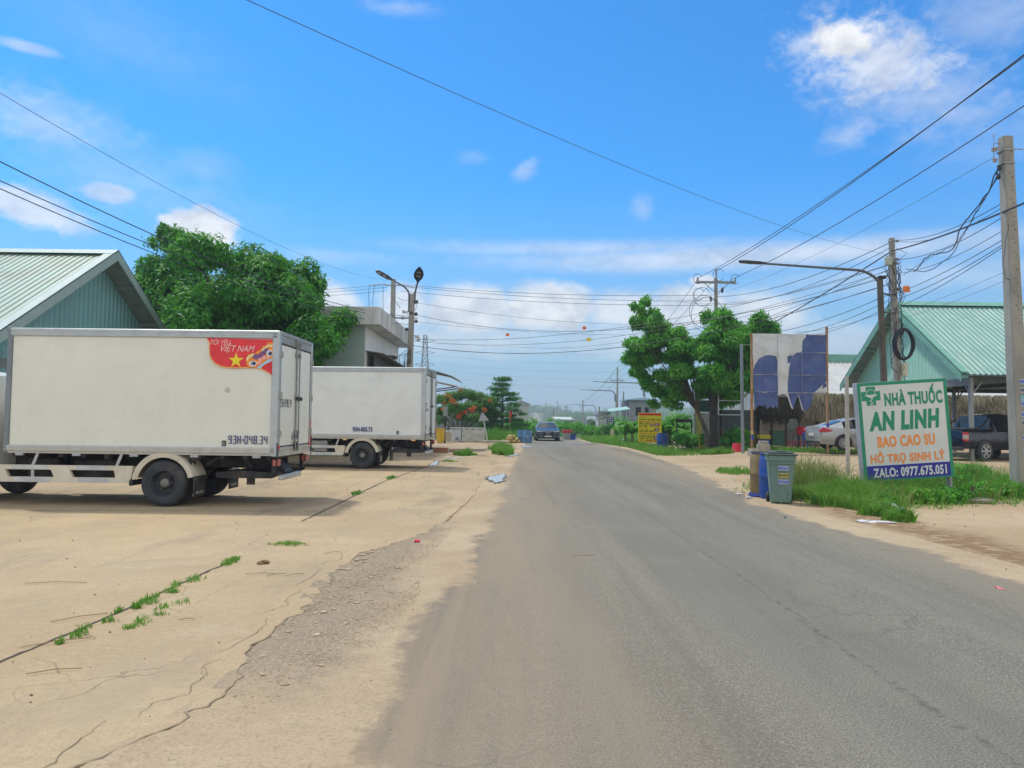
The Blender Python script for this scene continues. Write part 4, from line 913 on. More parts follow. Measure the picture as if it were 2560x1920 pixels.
def barrel(loc, label, mat, r=.29, h=.92, group=None, lying=None, open_top=True, foot=None, mark=False):
    t = thing('barrel', label, 'barrel', loc, 0, group)
    m = MB(); m.lathe([(r*.86,0),(r*.95,.02),(r*.985,.08),(r,.22),(r*1.0,h*.48),(r*1.03,h*.5),(r*1.0,h*.52),(r*1.0,h*.78),(r*.97,h*.88),(r*.86,h*.955),(r*.88,h*.965),(r*.90,h),(r*.82,h),(r*.80,h*.9),(.01,h*.88)], 28); m.build('drum', mat, t, smooth=35)
    m = MB(); m.tube([(r*.9*math.cos(q*math.pi/12), r*.9*math.sin(q*math.pi/12), h*.985) for q in range(24)], .014, 6, closed=True); m.build('rim', foot or mat, t, smooth=40)
    if foot:
        m = MB(); m.lathe([(r*.9,-.03),(r*1.12,-.03),(r*1.15,0),(r*1.05,.05),(r*.9,.05)], 28); m.build('foot_ring', foot, t, smooth=35)
    if mark:
        m = MB(); 
        for (a, z) in ((-.06,.5),(0,.53),(.06,.49),(-.03,.42),(.05,.40)): m.box(a-.03, a+.03, -r-.006, -r+.02, h*z-.012, h*z+.012)
        m.build('chalk_mark', M('pale chalk', (.5,.6,.7), .7), t)
    return t
BLUEB = M('blue drum plastic', (.018,.075,.33), .42, var=.15, scale=2, dirt=((.10,.14,.24), .45, 4)); PALEB = M('faded blue drum plastic', (.075,.20,.36), .5, var=.12, dirt=((.20,.26,.30), .4, 4))
BRN = M('ochre stained drum plastic', (.27,.185,.08), .5, var=.25, scale=2.5, dirt=((.16,.17,.13), .55, 2.2))
p = at(1906, 1210, 16.6); barrel((p.x, 16.6, .04), 'ochre brown stained drum behind the grey-green wheelie bin', BRN, .26, .94, foot=M('blue foot ring', (.02,.04,.22), .5))
p = at(1931, 1210, 16.2); barrel((p.x, 16.2, .01), 'blue drum squeezed between the ochre drum and the wheelie bin', BLUEB, .27, .96)
p = at(1656, 1105, 45); barrel((p.x, 45, H(p.x, 45)), 'bright blue drum in grass in front of the yellow menu board', BLUEB, .33, .92)
p = at(1304.5, 1100, 53); barrel((p.x, 53, 0), 'left of two faded blue drums beside the coconut pile', PALEB, .30, .93, 'two drums beside the coconut pile')
p = at(1319, 1100, 52); barrel((p.x, 52, 0), 'right of two faded blue drums by the coconut pile, chalk-marked', PALEB, .31, .93, 'two drums beside the coconut pile', mark=True)
# round concrete base with a steel stub
p = at(2432, 1247, 16.0); t = thing('umbrella_base', 'round concrete umbrella base with upright steel tube at the edge of the grass', 'umbrella base', (p.x, 16.0, .0))
m = MB(); m.lathe([(.36,0),(.385,.02),(.385,.07),(.37,.085),(.05,.10),(.01,.10)], 32); m.build('base_disc', M('rough concrete disc', (.30,.26,.20), .9, var=.15, scale=4, bump=.3, dirt=((.18,.15,.12), .4, 5)), t, smooth=35)
m = MB(); m.tube([(0,0,.08),(.005,0,.33)], .032, 12); m.build('stub_tube', M('rusty tube', (.11,.075,.05), .8, var=.3, scale=12), t, smooth=40)
# litter, each a thing
LWH = M('white litter film', (.62,.62,.62), .6, var=.1); LBL = M('blue litter film', (.12,.22,.45), .5); LPK = M('pink litter', (.70,.20,.22), .6); LBR = M('brown litter', (.22,.14,.08), .9)
def crumple(px, py, Y, sx, sy, sz, mat, label, seed, name='litter', z=None):
    p = at(px, py, Y); zz = max(0, H(p.x, Y)) if z is None else z; mb = MB(); mb.blob((0,0,sz*.4), (sx, sy, sz), 9, 5, .34, seed)
    o = mb.build(name, mat); o.location = (p.x, Y, zz+.006); o.rotation_euler = (0, 0, seed*.7); tag(o, label, 'litter')
G0 = lambda px, py: (lambda d: -EYE/d.z*d.y)(ray(px, py))
crumple(2165, 1305, G0(2165, 1305), .17, .08, .016, LWH, 'flat white plastic film on the sandy verge below the pharmacy sign', 3)
crumple(2205, 1307, G0(2205, 1307), .20, .07, .016, LWH, 'longer strip of white film lying right of another on the verge', 4)
crumple(1872, 1222, 16.0, .09, .05, .05, LWH, 'white paper cup lying beside the ochre drum', 5, 'paper_cup')
crumple(1850, 1215, 16.9, .14, .08, .03, M('grey litter', (.45,.47,.47), .6), 'torn grey plastic left of the white paper cup', 6)
crumple(1998, 1210, 16.4, .10, .20, .10, LWH, 'heap of white bags to the right of the wheelie bin', 7, 'plastic_bag')
crumple(1995, 1200, 17.4, .05, .05, .05, LPK, 'small pink scrap behind the white bags', 8)
crumple(2235, 1272, G0(2235, 1272), .06, .06, .07, LWH, 'white crumpled cup in front of the sign grass', 9, 'paper_cup')
crumple(2258, 1276, G0(2258, 1276), .09, .05, .035, LBL, 'blue drink carton in front of the sign grass', 10, 'drink_carton')
crumple(2262, 1210, 16.0, .10, .14, .14, LBL, 'crumpled blue plastic bag under the sign panel', 11, 'plastic_bag')
crumple(2225, 1224, 16.0, .28, .12, .035, LWH, 'white sheet of plastic under the sign panel', 12, 'plastic_sheet')
crumple(1913, 1240, G0(1913, 1240), .07, .06, .04, LWH, 'grey-white scrap at the foot of the wheelie bin', 13)
crumple(1857, 1233, G0(1857, 1233), .07, .02, .012, M('red stick', (.5,.09,.05), .6), 'thin red wrapper on the road edge left of the wheelie bin', 14)
crumple(1043, 1355, G0(1043, 1355), .05, .03, .02, M('red scrap', (.75,.05,.08), .5), 'small red scrap on the crumbling left shoulder', 15, z=0)
crumple(2497, 1475, G0(2497, 1475), .06, .018, .012, LPK, 'small pink wrapper on the asphalt at far right', 16, z=.01)
crumple(1963, 1297, G0(1963, 1297), .02, .02, .02, M('blue cap', (.02,.03,.2), .4), 'small dark blue bottle cap on the verge', 17, 'bottle_cap')
crumple(723, 1617, G0(723, 1617), .004, .004, .004, LWH, 'tiny pale crumb on the slab edge', 18) if False else None
crumple(660, 1410, G0(660, 1410), .07, .03, .03, LBR, 'dark dry husk on the slab beside the upper tuft line', 19, 'husk', 0)
crumple(645, 1847, G0(645, 1847), .03, .025, .012, LBR, 'dark curled leaf on sand at the bottom of the picture', 20, 'dry_leaf', -.05)
crumple(2390, 1909, 3.6, .02, .01, .006, LBR, 'dry leaf on the asphalt', 21, 'dry_leaf', .03) if False else None
p = at(2198, 1240, 15.6); mb = MB(); mb.blob((0,0,.10), (.27,.2,.17), 10, 7, .12, 4); o = mb.build('boulder', M('grey boulder', (.17,.175,.165), .85, var=.25, scale=6, bump=.5)); o.location = (p.x, 15.6, 0); tag(o, 'grey boulder in the grass under the pharmacy sign', 'rock')
stk = M('dry straw', (.36,.26,.14), .9, var=.2)
for i, (px, py, L, a, lab) in enumerate([(140,1460,.55,.12,'long pale straw on the left slab, lone'),(200,1547,.40,.75,'straw lying nearest the joint tufts on the left'),(140,1610,.42,.62,'straw beside the joint near the left edge'),(215,1593,.22,-.5,'short straw crossing the joint dirt'),
      (135,1682,.30,.42,'lowest straw of the left slab'),(650,1437,.30,.05,'straw below the dark husk'),(690,1440,.22,.8,'short straw right of the dark husk'),(735,1440,.22,.75,'straw farthest right on the slab'),(468,1552,.12,.1,'tiny straw below the green tufts'),
      (893,1575,.16,1.2,'pale bent straw on the rubble'),(880,1637,.32,.35,'brown twig on the sand by the rubble'),(1460,1395,.25,.02,'dark twig on dusty asphalt edge'),(830,1384,.22,.75,'straw near the gravel head')]):
    Y = G0(px, py); p = at(px, py, Y); z = .012 if p.x < interp(SL, Y) else -.03 if p.x < -.9 else .03
    mb = MB(); mb.tube([(p.x-L/2*math.cos(a), Y-L/2*math.sin(a), z), (p.x, Y+.01, z+.008), (p.x+L/2*math.cos(a), Y+L/2*math.sin(a), z)], .0035, 5); tag(mb.build('straw', stk), lab, 'straw', 'dry straws on the ground')

# ---------------------------------------------------------------- poles
CONC = M('weathered pole concrete', (.33,.315,.275), .9, var=.13, scale=1.6, bump=.25, bscale=30, dirt=((.19,.175,.15), .5, 2.2), stretch=(1,1,.35))
CONCD = M('dark mossy pole concrete', (.085,.078,.062), .92, var=.3, scale=2.5, bump=.3, dirt=((.17,.155,.125), .4, 3), stretch=(1,1,.4))
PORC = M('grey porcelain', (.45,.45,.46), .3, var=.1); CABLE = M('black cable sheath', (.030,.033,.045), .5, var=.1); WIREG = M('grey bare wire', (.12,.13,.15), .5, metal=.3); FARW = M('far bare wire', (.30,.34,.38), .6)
LAMPM = M('grey lamp arm', (.115,.13,.145), .5, metal=.3, var=.1); LHEAD = M('black lamp head', (.02,.02,.025), .45, var=.1); LENS = M('dull lamp lens', (.24,.24,.20), .2)
def square_pole(t, h, b0, b1, mat, holes=True, lean=0.0, round_=False, name='pole_shaft'):
    m = MB()
    if round_: m.tube([(0,0,-.1),(lean*.5,0,h*.5),(lean,0,h)], [b0/2,(b0+b1)/4,b1/2], 18)
    else:
        a, b = b0/2, b1/2; c = .03
        def rg(s, z, x): return [(x-s+c,-s,z),(x+s-c,-s,z),(x+s,-s+c,z),(x+s,s-c,z),(x+s-c,s,z),(x-s+c,s,z),(x-s,s-c,z),(x-s,-s+c,z)]
        V = rg(a,-.1,0)+rg(b,h,lean); m.add(V, [(j,(j+1)%8,8+(j+1)%8,8+j) for j in range(8)]+[tuple(range(8,16)),tuple(range(7,-1,-1))])
    s = m.build(name, mat, t, smooth=35)
    if holes:
        m = MB()
        for k in range(14):
            z = h-.35-k*.30; rr_ = (b1+(b0-b1)*(h-z)/h)/2; x = lean*z/h
            m.lathe([(.014,0),(.014,.004),(.001,.004)], 8, (x+.03, -rr_-.005, z), 'Y'); m.box(x-rr_*.5, x+rr_*.1, -rr_-.004, -rr_, z+.09, z+.096)
        m.build('step_hole', BLACK, s)
    return s
def insulator(m, c, n=3, r=.045):
    pr = [(.01,0)]
    for k in range(n): pr += [(r*.6, .01+k*.05), (r, .025+k*.05), (r*.6, .045+k*.05)]
    pr.append((.01, n*.05+.01)); m.lathe(pr, 12, c, 'Z')
def loc_px(px, Y, z=None): x = X_at(px, Y); return (x, Y, H(x, Y) if z is None else z)

# big pole at the right edge
PB_Y = 17.0; pb = loc_px(2551, PB_Y); t = thing('utility_pole', 'thick square concrete pole covered in phone-number stickers at the right edge', 'utility pole', pb); PBIG = t
pb_lean = -.22; pb_h = Z_at(2530, 344, PB_Y)-pb[2]
square_pole(t, pb_h, .33, .235, CONC, True, pb_lean)
m = MB(); 
for z in (pb_h-.32, pb_h-.62): m.box(pb_lean-.135, pb_lean+.135, -.135, .135, z-.018, z+.018, .004)
m.tube([(pb_lean-.14,0,pb_h-.14),(pb_lean-.27,0,pb_h-.14),(pb_lean-.27,0,pb_h-.45)], .010, 6); m.tube([(pb_lean-.26,0,pb_h-.10),(pb_lean-.26,0,pb_h+.02)], .008, 6)
m.tube([(pb_lean-.26+.03*math.cos(q*.6), 0, pb_h+.05+.03*math.sin(q*.6)) for q in range(11)], .006, 5)
m.tube([(pb_lean+.13,0,pb_h-.25),(pb_lean+.4,0,pb_h-.27)], .012, 6); m.build('bracket', STEEL, t)
m = MB(); insulator(m, (pb_lean-.25,0,pb_h-.33), 2, .075); m.cut(); insulator(m, (pb_lean-.25,0,pb_h-.58), 2, .06); m.build('insulator', M('brown white porcelain', (.40,.38,.36), .35, var=.3, scale=20), t, smooth=50)
m = MB(); m.tube([(pb_lean-.13,-.05,pb_h-.72),(pb_lean-.24,-.04,pb_h-.80),(pb_lean-.2,-.02,pb_h-.95),(pb_lean-.14,0,pb_h-.85)], .02, 7); m.blob((pb_lean-.20,-.03,pb_h-.93), (.06,.05,.05), 8, 6, .1, 2); m.build('cable_clamp', BLACK, t)
for k, (z, body, bg, fg) in enumerate([(Z_at(2540,955,PB_Y),'0971',NPALE,NBLUE),(Z_at(2540,967,PB_Y)-.08,'0974',NPALE,NBLK),(Z_at(2540,985,PB_Y)-.1,'0961',NCYAN,NPALE),(Z_at(2540,1003,PB_Y)-.06,'0983',NPALE,NBLUE),(Z_at(2540,1036,PB_Y),'096',NPALE,NBLUE),(Z_at(2540,1056,PB_Y),'08',NPALE,NBLK),(Z_at(2540,1094,PB_Y),'098',NPALE,NBLUE),(Z_at(2540,1126,PB_Y),'09',NPALE,NBLK)]):
    z -= pb[2]; hw = (.33-(.095)*z/pb_h)/2; cx = pb_lean*z/pb_h; 
    sticker_note(t, cx+hw*.35, z, -hw-.003, hw*1.15, .12, body, bg, fg)
# leaning thin pole behind the sign, dark short pole and lamp pole
p2Y = 26.5; p2 = loc_px(2251, p2Y); t = thing('utility_pole', 'round grey concrete pole tangled with cables, carrying the long street-lamp arm', 'utility pole', p2); POLE2 = t
h2 = Z_at(2233, 596, p2Y)-p2[2]; lean2 = X_at(2234, p2Y)-p2[0]
square_pole(t, h2, .30, .20, CONC, False, lean2, True)
def arm_lamp(t, x0, z0, y0, dx, dz, r=.045, dy=0.0, flip=1, headlen=.85, bend=.8, path=None, tip_roll=0.0):
    """curved tube arm with a flat lamp head at its tip"""
    m = MB(); P = [(x0, y0, z0)]; P.append((x0, y0, z0+bend*.9)); sx = 1 if dx > 0 else -1
    for q in range(1, 7):
        a = q/6*math.pi/2*.9; P.append((x0+sx*bend*.75*(1-math.cos(a)), y0+dy*.1*q/6, z0+bend*.9+bend*.62*math.sin(a)))
    e = P[-1]; P.append(((e[0]+x0+dx)/2, y0+dy*.55, e[2]+(z0+dz-e[2])*.5)); P.append((x0+dx, y0+dy, z0+dz))
    if path: P = path
    m.tube(P, [r]*(len(P)-2)+[r*.85, r*.75], 8); arm = m.build('lamp_arm', LAMPM, t, smooth=45)
    a = Vector(P[-2]); b = Vector(P[-1]); d = (b-a).normalized(); side = d.cross(Vector((0,0,1))).normalized(); up = side.cross(d); side, up = side*math.cos(tip_roll)+up*math.sin(tip_roll), up*math.cos(tip_roll)-side*math.sin(tip_roll)
    m = MB(); V = []; out = [(0,.05),(.12,.06),(.25,.14),(.6,.16),(.88,.13),(1.0,.04)]
    for (s_, w_) in out:
        c = b+d*(s_*headlen-.05)
        for (u, v) in ((-w_, -.02), (w_, -.02), (w_*.8, .045), (-w_*.8, .045)): V.append(tuple(c+side*u+up*v))
    F = [(4*i+j, 4*i+(j+1) % 4, 4*i+4+(j+1) % 4, 4*i+4+j) for i in range(len(out)-1) for j in range(4)]+[(3,2,1,0), tuple(4*(len(out)-1)+j for j in range(4))]
    m.add(V, F); hd = m.build('lamp_head', LHEAD, t)
    m = MB()
    for s_ in (.42, .72):
        c = b+d*(s_*headlen); q = [tuple(c+side*u+d*v-up*.024) for (u, v) in ((-.08,-.05),(.08,-.05),(.08,.05),(-.08,.05))]; m.add(q, [(0,1,2,3)]); m.cut()
    m.build('lamp_lens', LENS, hd)
ax = X_at(2206, p2Y-.3)-p2[0]; az0 = Z_at(2205, 815, p2Y)-p2[2]
arm_lamp(t, ax, az0, -.35, X_at(1905, p2Y)-p2[0]-ax, Z_at(1905, 664, p2Y)-p2[2]-az0, .05, 0, headlen=.95, bend=1.25)
m = MB()
for z in (az0+.45, az0+1.1): m.tube([(ax, -.35, z), (ax+.25, -.15, z), (lean2+.08, -.14, z)], .03, 6); m.tube([(lean2+.135*math.cos(q*.5), .135*math.sin(q*.5), z) for q in range(13)], .015, 5); m.cut()
m.build('arm_bracket', LAMPM, t)
m = MB(); z = Z_at(2222, 656, p2Y)-p2[2]; m.box(lean2-.32, lean2-.10, -.26, -.1, z-.14, z+.14, .02); m.build('junction_box', M('pale green box', (.40,.44,.36), .5, var=.05), t)
m = MB(); z = Z_at(2272, 925, p2Y)-p2[2]; m.box(lean2+.22, lean2+.42, -.2, -.08, z-.24, z+.24, .01); m.build('meter_box', M('ivory box', (.55,.54,.42), .5), t)
m = MB(); rr = random.Random(3); zc = Z_at(2275, 862, p2Y)-p2[2]
for k in range(9):
    a0 = rr.uniform(.30,.36); b0 = rr.uniform(.46,.56); ox = rr.uniform(-.03,.03)
    m.tube([(lean2+.28+ox+a0*math.cos(q*math.pi/12), -.18-.02*k+.05, zc+b0*math.sin(q*math.pi/12)) for q in range(24)], .02, 6, closed=True)
m.blob((lean2+.18,-.2,zc+.42), (.12,.08,.12), 8, 6, .1, 3); m.build('cable_coil', CABLE, t, smooth=45)
m = MB()
for k in range(46):   # cables wound round the shaft
    z = rr.uniform(h2*.30, h2*.97); L = rr.uniform(.4, 1.8); a = rr.uniform(0, 6.28); P = []
    for q in range(6):
        zz = max(.4, z-L*q/5); xx = lean2*zz/h2; R_ = .125+.03*(1-zz/h2)+rr.uniform(0,.14); a += rr.uniform(-.6,.6); P.append((xx+R_*math.cos(a), R_*math.sin(a)-.04, zz))
    m.tube(P, rr.choice((.008,.010,.014)), 5)
for k in range(5):
    z = h2*rr.uniform(.75,.97); m.tube([(lean2+.12,-.1,z),(lean2+rr.uniform(.3,.5)*rr.choice((-1,1)),-.2,z-.2),(lean2+rr.uniform(-.4,.4),-.2,z-.6),(lean2,-.12,z-.8)], .009, 5)
m.build('wound_cable', CABLE, t)
m = MB()
for z in (h2-.10, h2-.75, h2-.9, h2-1.8, h2-2.6): m.tube([(lean2*z/h2+.12*math.cos(q*.5), .12*math.sin(q*.5), z) for q in range(13)], .012, 5); m.blob((lean2+.17,-.05,z), (.07,.05,.05), 7, 5, .15, int(z*9))
m.build('clamp_band', STEEL, t)
p3 = loc_px(2217, 25.4); t = thing('utility_pole', 'short dark square pole just left of the cable-tangled round pole', 'utility pole', p3)
square_pole(t, Z_at(2203, 692, 25.4)-p3[2], max(.18,.19), .165, CONCD, False, X_at(2203, 25.4)-p3[0])
m = MB(); z = Z_at(2203, 692, 25.4)-p3[2]; m.box(-.26, -.02, -.14, .0, z-.08, z+.02, .01); m.build('clamp_band', BLACK, t)
p = loc_px(2119, 22.5); o = thing('fence_post', 'slim pale concrete post between the silver sedan and the pharmacy sign', 'post', p); square_pole(o, Z_at(2117, 941, 22.5)-p[2], .11, .10, M('pale concrete post', (.42,.40,.35), .9, var=.12, scale=3), False, -.02)

# medium-voltage pole above the trees
p4Y = 44.0; p4 = loc_px(1790, p4Y); t = thing('utility_pole', 'tall power pole with steel crossarm and looped jumpers rising behind the right-hand trees', 'utility pole', p4); POLE4 = t
h4 = Z_at(1788, 695, p4Y)-p4[2]; square_pole(t, h4, .34, .19, CONC, False, 0, True)
def crossarm(t, h, w_, mat=STEEL, drop=.25, top=True, r=.05, jumpers=True):
    z = h-drop; m = MB(); m.box(-w_/2, w_/2, -.15, -.07, z-.05, z+.05); m.box(-w_/2, w_/2, .07, .15, z-.05, z+.05); m.box(-.05, .05, -.16, .16, z-.03, z+.03)
    for s in (-1, 1): m.tube([(s*w_*.33,-.11,z-.04),(s*.06,-.11,z-.62)], .022, 5)
    if top: m.tube([(-.02,-.14,h-.6),(-.02,-.14,h+.28)], .05, 8)
    m.build('crossarm', mat, t)
    m = MB()
    for x in (-w_/2+.05, w_/2-.05): insulator(m, (x, -.11, z+.05), 4, .075); m.cut()
    if top: insulator(m, (-.02, -.14, h+.26), 4, .075)
    m.build('insulator', PORC, t, smooth=50)
crossarm(t, h4, X_at(1840, p4Y)-X_at(1741, p4Y))
m = MB(); rr = random.Random(8)
for (cx, cz, r_) in ((-1.05,h4-1.0,.32),(-.85,h4-1.15,.5),(-.75,h4-2.0,.85),(-.55,h4-2.2,.95),(.1,h4+.15,.33),(1.08,h4-.1,.26),(-1.1,h4-.1,.26),(.45,h4-2.6,.5)):
    m.tube([(cx+r_*math.cos(q*.42+.5), -.2+rr.uniform(-.03,.03), cz+r_*1.1*math.sin(q*.42+.5)) for q in range(13)], .014, 5)
m.build('jumper_loop', CABLE, t, smooth=45)
m = MB(); m.box(.2,.75,-.3,-.2,h4-2.25,h4-2.17); m.blob((.75,-.25,h4-2.1),(.12,.08,.2),8,6,.1,1); m.blob((.3,-.25,h4-.75),(.09,.09,.16),8,6,.1,2); m.blob((-.35,-.2,h4-1.25),(.07,.07,.16),8,6,.1,3); m.build('cutout_switch', M('dark switch gear', (.08,.085,.09), .5), t)

# twin street-lamp pole and the power pole behind it, left of the road
plY = 37.0; pl = loc_px(1019, plY); t = thing('street_lamp', 'square concrete lamp pole with twin black lamp heads, rising behind the farther truck', 'street lamp', pl); POLEL = t
hl = Z_at(1024, 735, plY)-pl[2]; leanl = .12; square_pole(t, hl, .33, .235, CONC, True, leanl)
arm_lamp(t, 0, 0, 0, -1, 1, .045, headlen=.93, tip_roll=-.55, path=[(leanl-.14,-.1,hl-.9),(leanl-.14,-.1,hl-.05),(leanl-.20,-.12,hl+.14),(leanl-.38,-.14,hl+.33),(leanl-.72,-.16,hl+.52),(leanl-1.0,-.18,hl+.67)])
# the second arm reaches toward the camera, so its head shows its flat underside
m = MB(); P = [(leanl+.13,-.05,hl-.5),(leanl+.14,-.06,hl+.05),(leanl+.22,-.2,hl+.33),(leanl+.31,-.42,hl+.52)]; m.tube(P, .045, 8); m.build('lamp_arm', LAMPM, t, smooth=45)
m = MB(); b = Vector(P[-1]); d = Vector((.15,-.68,.50)).normalized(); side = d.cross(Vector((0,0,1))).normalized(); up = side.cross(d); V = []; out = [(0,.05),(.1,.08),(.28,.20),(.55,.24),(.8,.19),(1.0,.06)]
for (s_, w_) in out:
    c = b+d*(s_*.95)
    for (u, v) in ((-w_,-.02),(w_,-.02),(w_*.8,.05),(-w_*.8,.05)): V.append(tuple(c+side*u+up*v))
m.add(V, [(4*i+j, 4*i+(j+1) % 4, 4*i+4+(j+1) % 4, 4*i+4+j) for i in range(5) for j in range(4)]+[(3,2,1,0),(20,21,22,23)]); hd = m.build('lamp_head', LHEAD, t)
m = MB()
for s_ in (.42,.68):
    c = b+d*(s_*.95); m.add([tuple(c+side*u+d*v-up*.024) for (u, v) in ((-.1,-.05),(.1,-.05),(.1,.05),(-.1,.05))], [(0,1,2,3)]); m.cut()
m.build('lamp_lens', LENS, hd)
m = MB()
for (x, z) in ((.30,hl-.4),(.28,hl-1.0),(.30,hl-1.35),(-.32,hl-1.75),(-.02,hl-.95)): m.blob((leanl+x*.75,-.1,z),(.09,.07,.09),8,6,.15,int(z*7)); m.box(leanl+min(0,x*.75), leanl+max(0,x*.75), -.12,-.08, z-.015,z+.015); m.cut()
m.build('cable_clamp', M('dark clamp', (.06,.065,.07), .5), t)
m = MB(); rr = random.Random(6)
for k in range(16):
    x = rr.choice((-.2,-.25,-.35,-.5)); z = hl-rr.uniform(2.6,3.4); m.tube([(leanl,-.15,z),(leanl+x*1.6,-.2,z-rr.uniform(.2,.5)),(leanl+x*1.1,-.2,z-1.3),(leanl-.15,-.15,z-1.9)], .009, 5)
m.build('hanging_cable', CABLE, t)
m = MB(); z = Z_at(1038, 845, plY)-pl[2]; m.tube([(leanl+.1,-.05,z+.12),(leanl+.28,-.1,z+.1)], .03, 8); m.box(leanl+.16,leanl+.40,-.16,-.04,z+.0,z+.13,.03); m.blob((leanl+.36,-.1,z-.08),(.08,.08,.09),10,8,.0,1); m.build('security_camera', M('white camera housing', (.6,.6,.58), .4), t)
pkY = 48.0; pk = loc_px(977, pkY); t = thing('utility_pole', 'power pole with crossarm equipment standing behind the flat-roofed green building', 'utility pole', pk); POLEK = t
hk = Z_at(977, 698, pkY)-pk[2]; square_pole(t, hk, .34, .27, CONC, False, 0, False)
m = MB(); m.box(-.15,1.3,-.22,-.14,hk-2.55,hk-2.45); m.cut(); m.box(-.5,.5,-.2,-.14,hk-.45,hk-.38); m.tube([(-.1,-.2,hk-1.0),(.5,-.2,hk-1.9)], .02, 5); m.build('crossarm', STEEL, t)
m = MB()
for (x, z) in ((.7,hk-2.2),(1.25,hk-2.6),(.65,hk-2.6)): insulator(m,(x,-.18,z),4,.10); m.blob((x+.15,-.2,z+.1),(.22,.1,.06),8,6,.1,2); m.cut()
for k in range(7): m.blob((-.55-.14*k,-.1,hk-.33-.02*k),(.05,.05,.07),7,5,.05,k); m.blob((.45+.14*k,-.1,hk-.36-.03*k),(.05,.05,.07),7,5,.05,k)
m.build('insulator', PORC, t, smooth=50)
m = MB()
for (x0, z0, x1, z1, s) in ((-1.5,hk-.4,0,hk-3.4,-1.2),(-1.15,hk-.4,.1,hk-3.5,-1.3),(-.6,hk-.5,0,hk-3.2,-.5),(.3,hk-1.2,1.4,hk-.8,.2),(.8,hk-2.2,1.6,hk-1.4,.3)):
    m.tube([(x0+(x1-x0)*q/8+s*math.sin(math.pi*q/8)*.45, -.2, z0+(z1-z0)*q/8-.35*math.sin(math.pi*q/8)) for q in range(9)], .014, 5)
m.build('jumper_loop', CABLE, t)

# far poles and lamps along the road
def far_pole(px, ytop, Y, label, arm=None, cross=None, b0=.34, b1=.2, h=None):
    x = X_at(px, Y); z = H(x, Y); t = thing('utility_pole' if cross else 'street_lamp' if arm else 'utility_pole', label, 'street lamp' if arm and not cross else 'utility pole', (x, Y, z))
    hh = Z_at(px, ytop, Y)-z; square_pole(t, hh, b0, b1, CONC, False, 0, True)
    if cross: crossarm(t, hh-1.6 if cross == 2 else hh, 2.0, drop=.3, top=cross == 1)
    if arm:
        tx, ty, zb = arm; dx = X_at(tx, Y)-x; dz = Z_at(tx, ty, Y)-z; arm_lamp(t, -.2 if dx < 0 else .2, dz-1.9, 0, dx, 1.9, .08, headlen=1.4, bend=1.2)
    return t
far_pole(1543, 918, 110, 'grey power pole with crossarm beyond the yellow menu board', cross=2)
far_pole(1612, 972, 105, 'lamp pole half hidden behind the yellow menu board, long arm over the road', arm=(1510, 955, 0))
far_pole(1540, 985, 128, 'second farthest lamp pole with arm to the left, next to a crossarm pole', arm=(1475, 975, 0), b0=.24)
far_pole(1457, 1000, 230, 'distant power pole with small crossarm over the valley', cross=2, b0=.5, b1=.35)
far_pole(1490, 1026, 190, 'farthest lamp pole with low arm above the valley roofs', arm=(1440, 1012, 0), b0=.3)
far_pole(1498, 1016, 84, 'bare grey pole at the grass edge right of the road', b0=.22, b1=.16)
far_pole(1393, 1001, 420, 'faint thin pole on the far slope', b0=.5, b1=.4)
far_pole(1360, 1014, 480, 'faint pole left of the thin far pole, on the slope', b0=.8, b1=.6)
far_pole(1431, 1045, 150, 'slim post in the valley plot, nearest of the plot posts', b0=.2, b1=.16)
far_pole(1380, 1035, 260, 'tall slim post in the valley behind the car roof', b0=.3, b1=.25)
# lattice transmission tower
tY = 350; x = X_at(1060, tY); zt = H(x, tY); t = thing('transmission_tower', 'faint steel lattice transmission tower on the horizon above the flame tree', 'transmission tower', (x, tY, zt))
hT = Z_at(1060, 838, tY)-zt; m = MB()
def tw(z): return 3.6*(1-z/hT)**1.3+.75
LV = [0,7,13,18,22.5,26.5,30,33,36,39,42,hT]
LV = [z for z in LV if z < hT-.5]+[hT]
for (a, b) in zip(LV, LV[1:]):
    A, B = tw(a), tw(b)
    for (sx, sy) in ((-1,-1),(1,-1),(1,1),(-1,1)): m.tube([(sx*A,sy*A,a),(sx*B,sy*B,b)], .16, 4)
    for s in (-1,1):
        m.tube([(-A,s*A,a),(B,s*B,b)], .10, 4); m.tube([(A,s*A,a),(-B,s*B,b)], .10, 4); m.tube([(s*A,-A,a),(s*B,B,b)], .10, 4); m.tube([(-B,s*B,b),(B,s*B,b)], .10, 4)
m.build('lattice_mast', M('far galvanised steel', (.22,.25,.28), .6), t)
m = MB()
for z in (hT-2.5, hT-8, hT-13.5):
    for s in (-1, 1): m.tube([(s*.8,0,z+.8),(s*4.6,0,z)], .11, 4); m.tube([(s*.8,0,z-.9),(s*4.6,0,z)], .11, 4)
m.build('crossarm', M('far galvanised steel', (.22,.25,.28), .6), t)
TOWER = (x, tY, zt, hT)

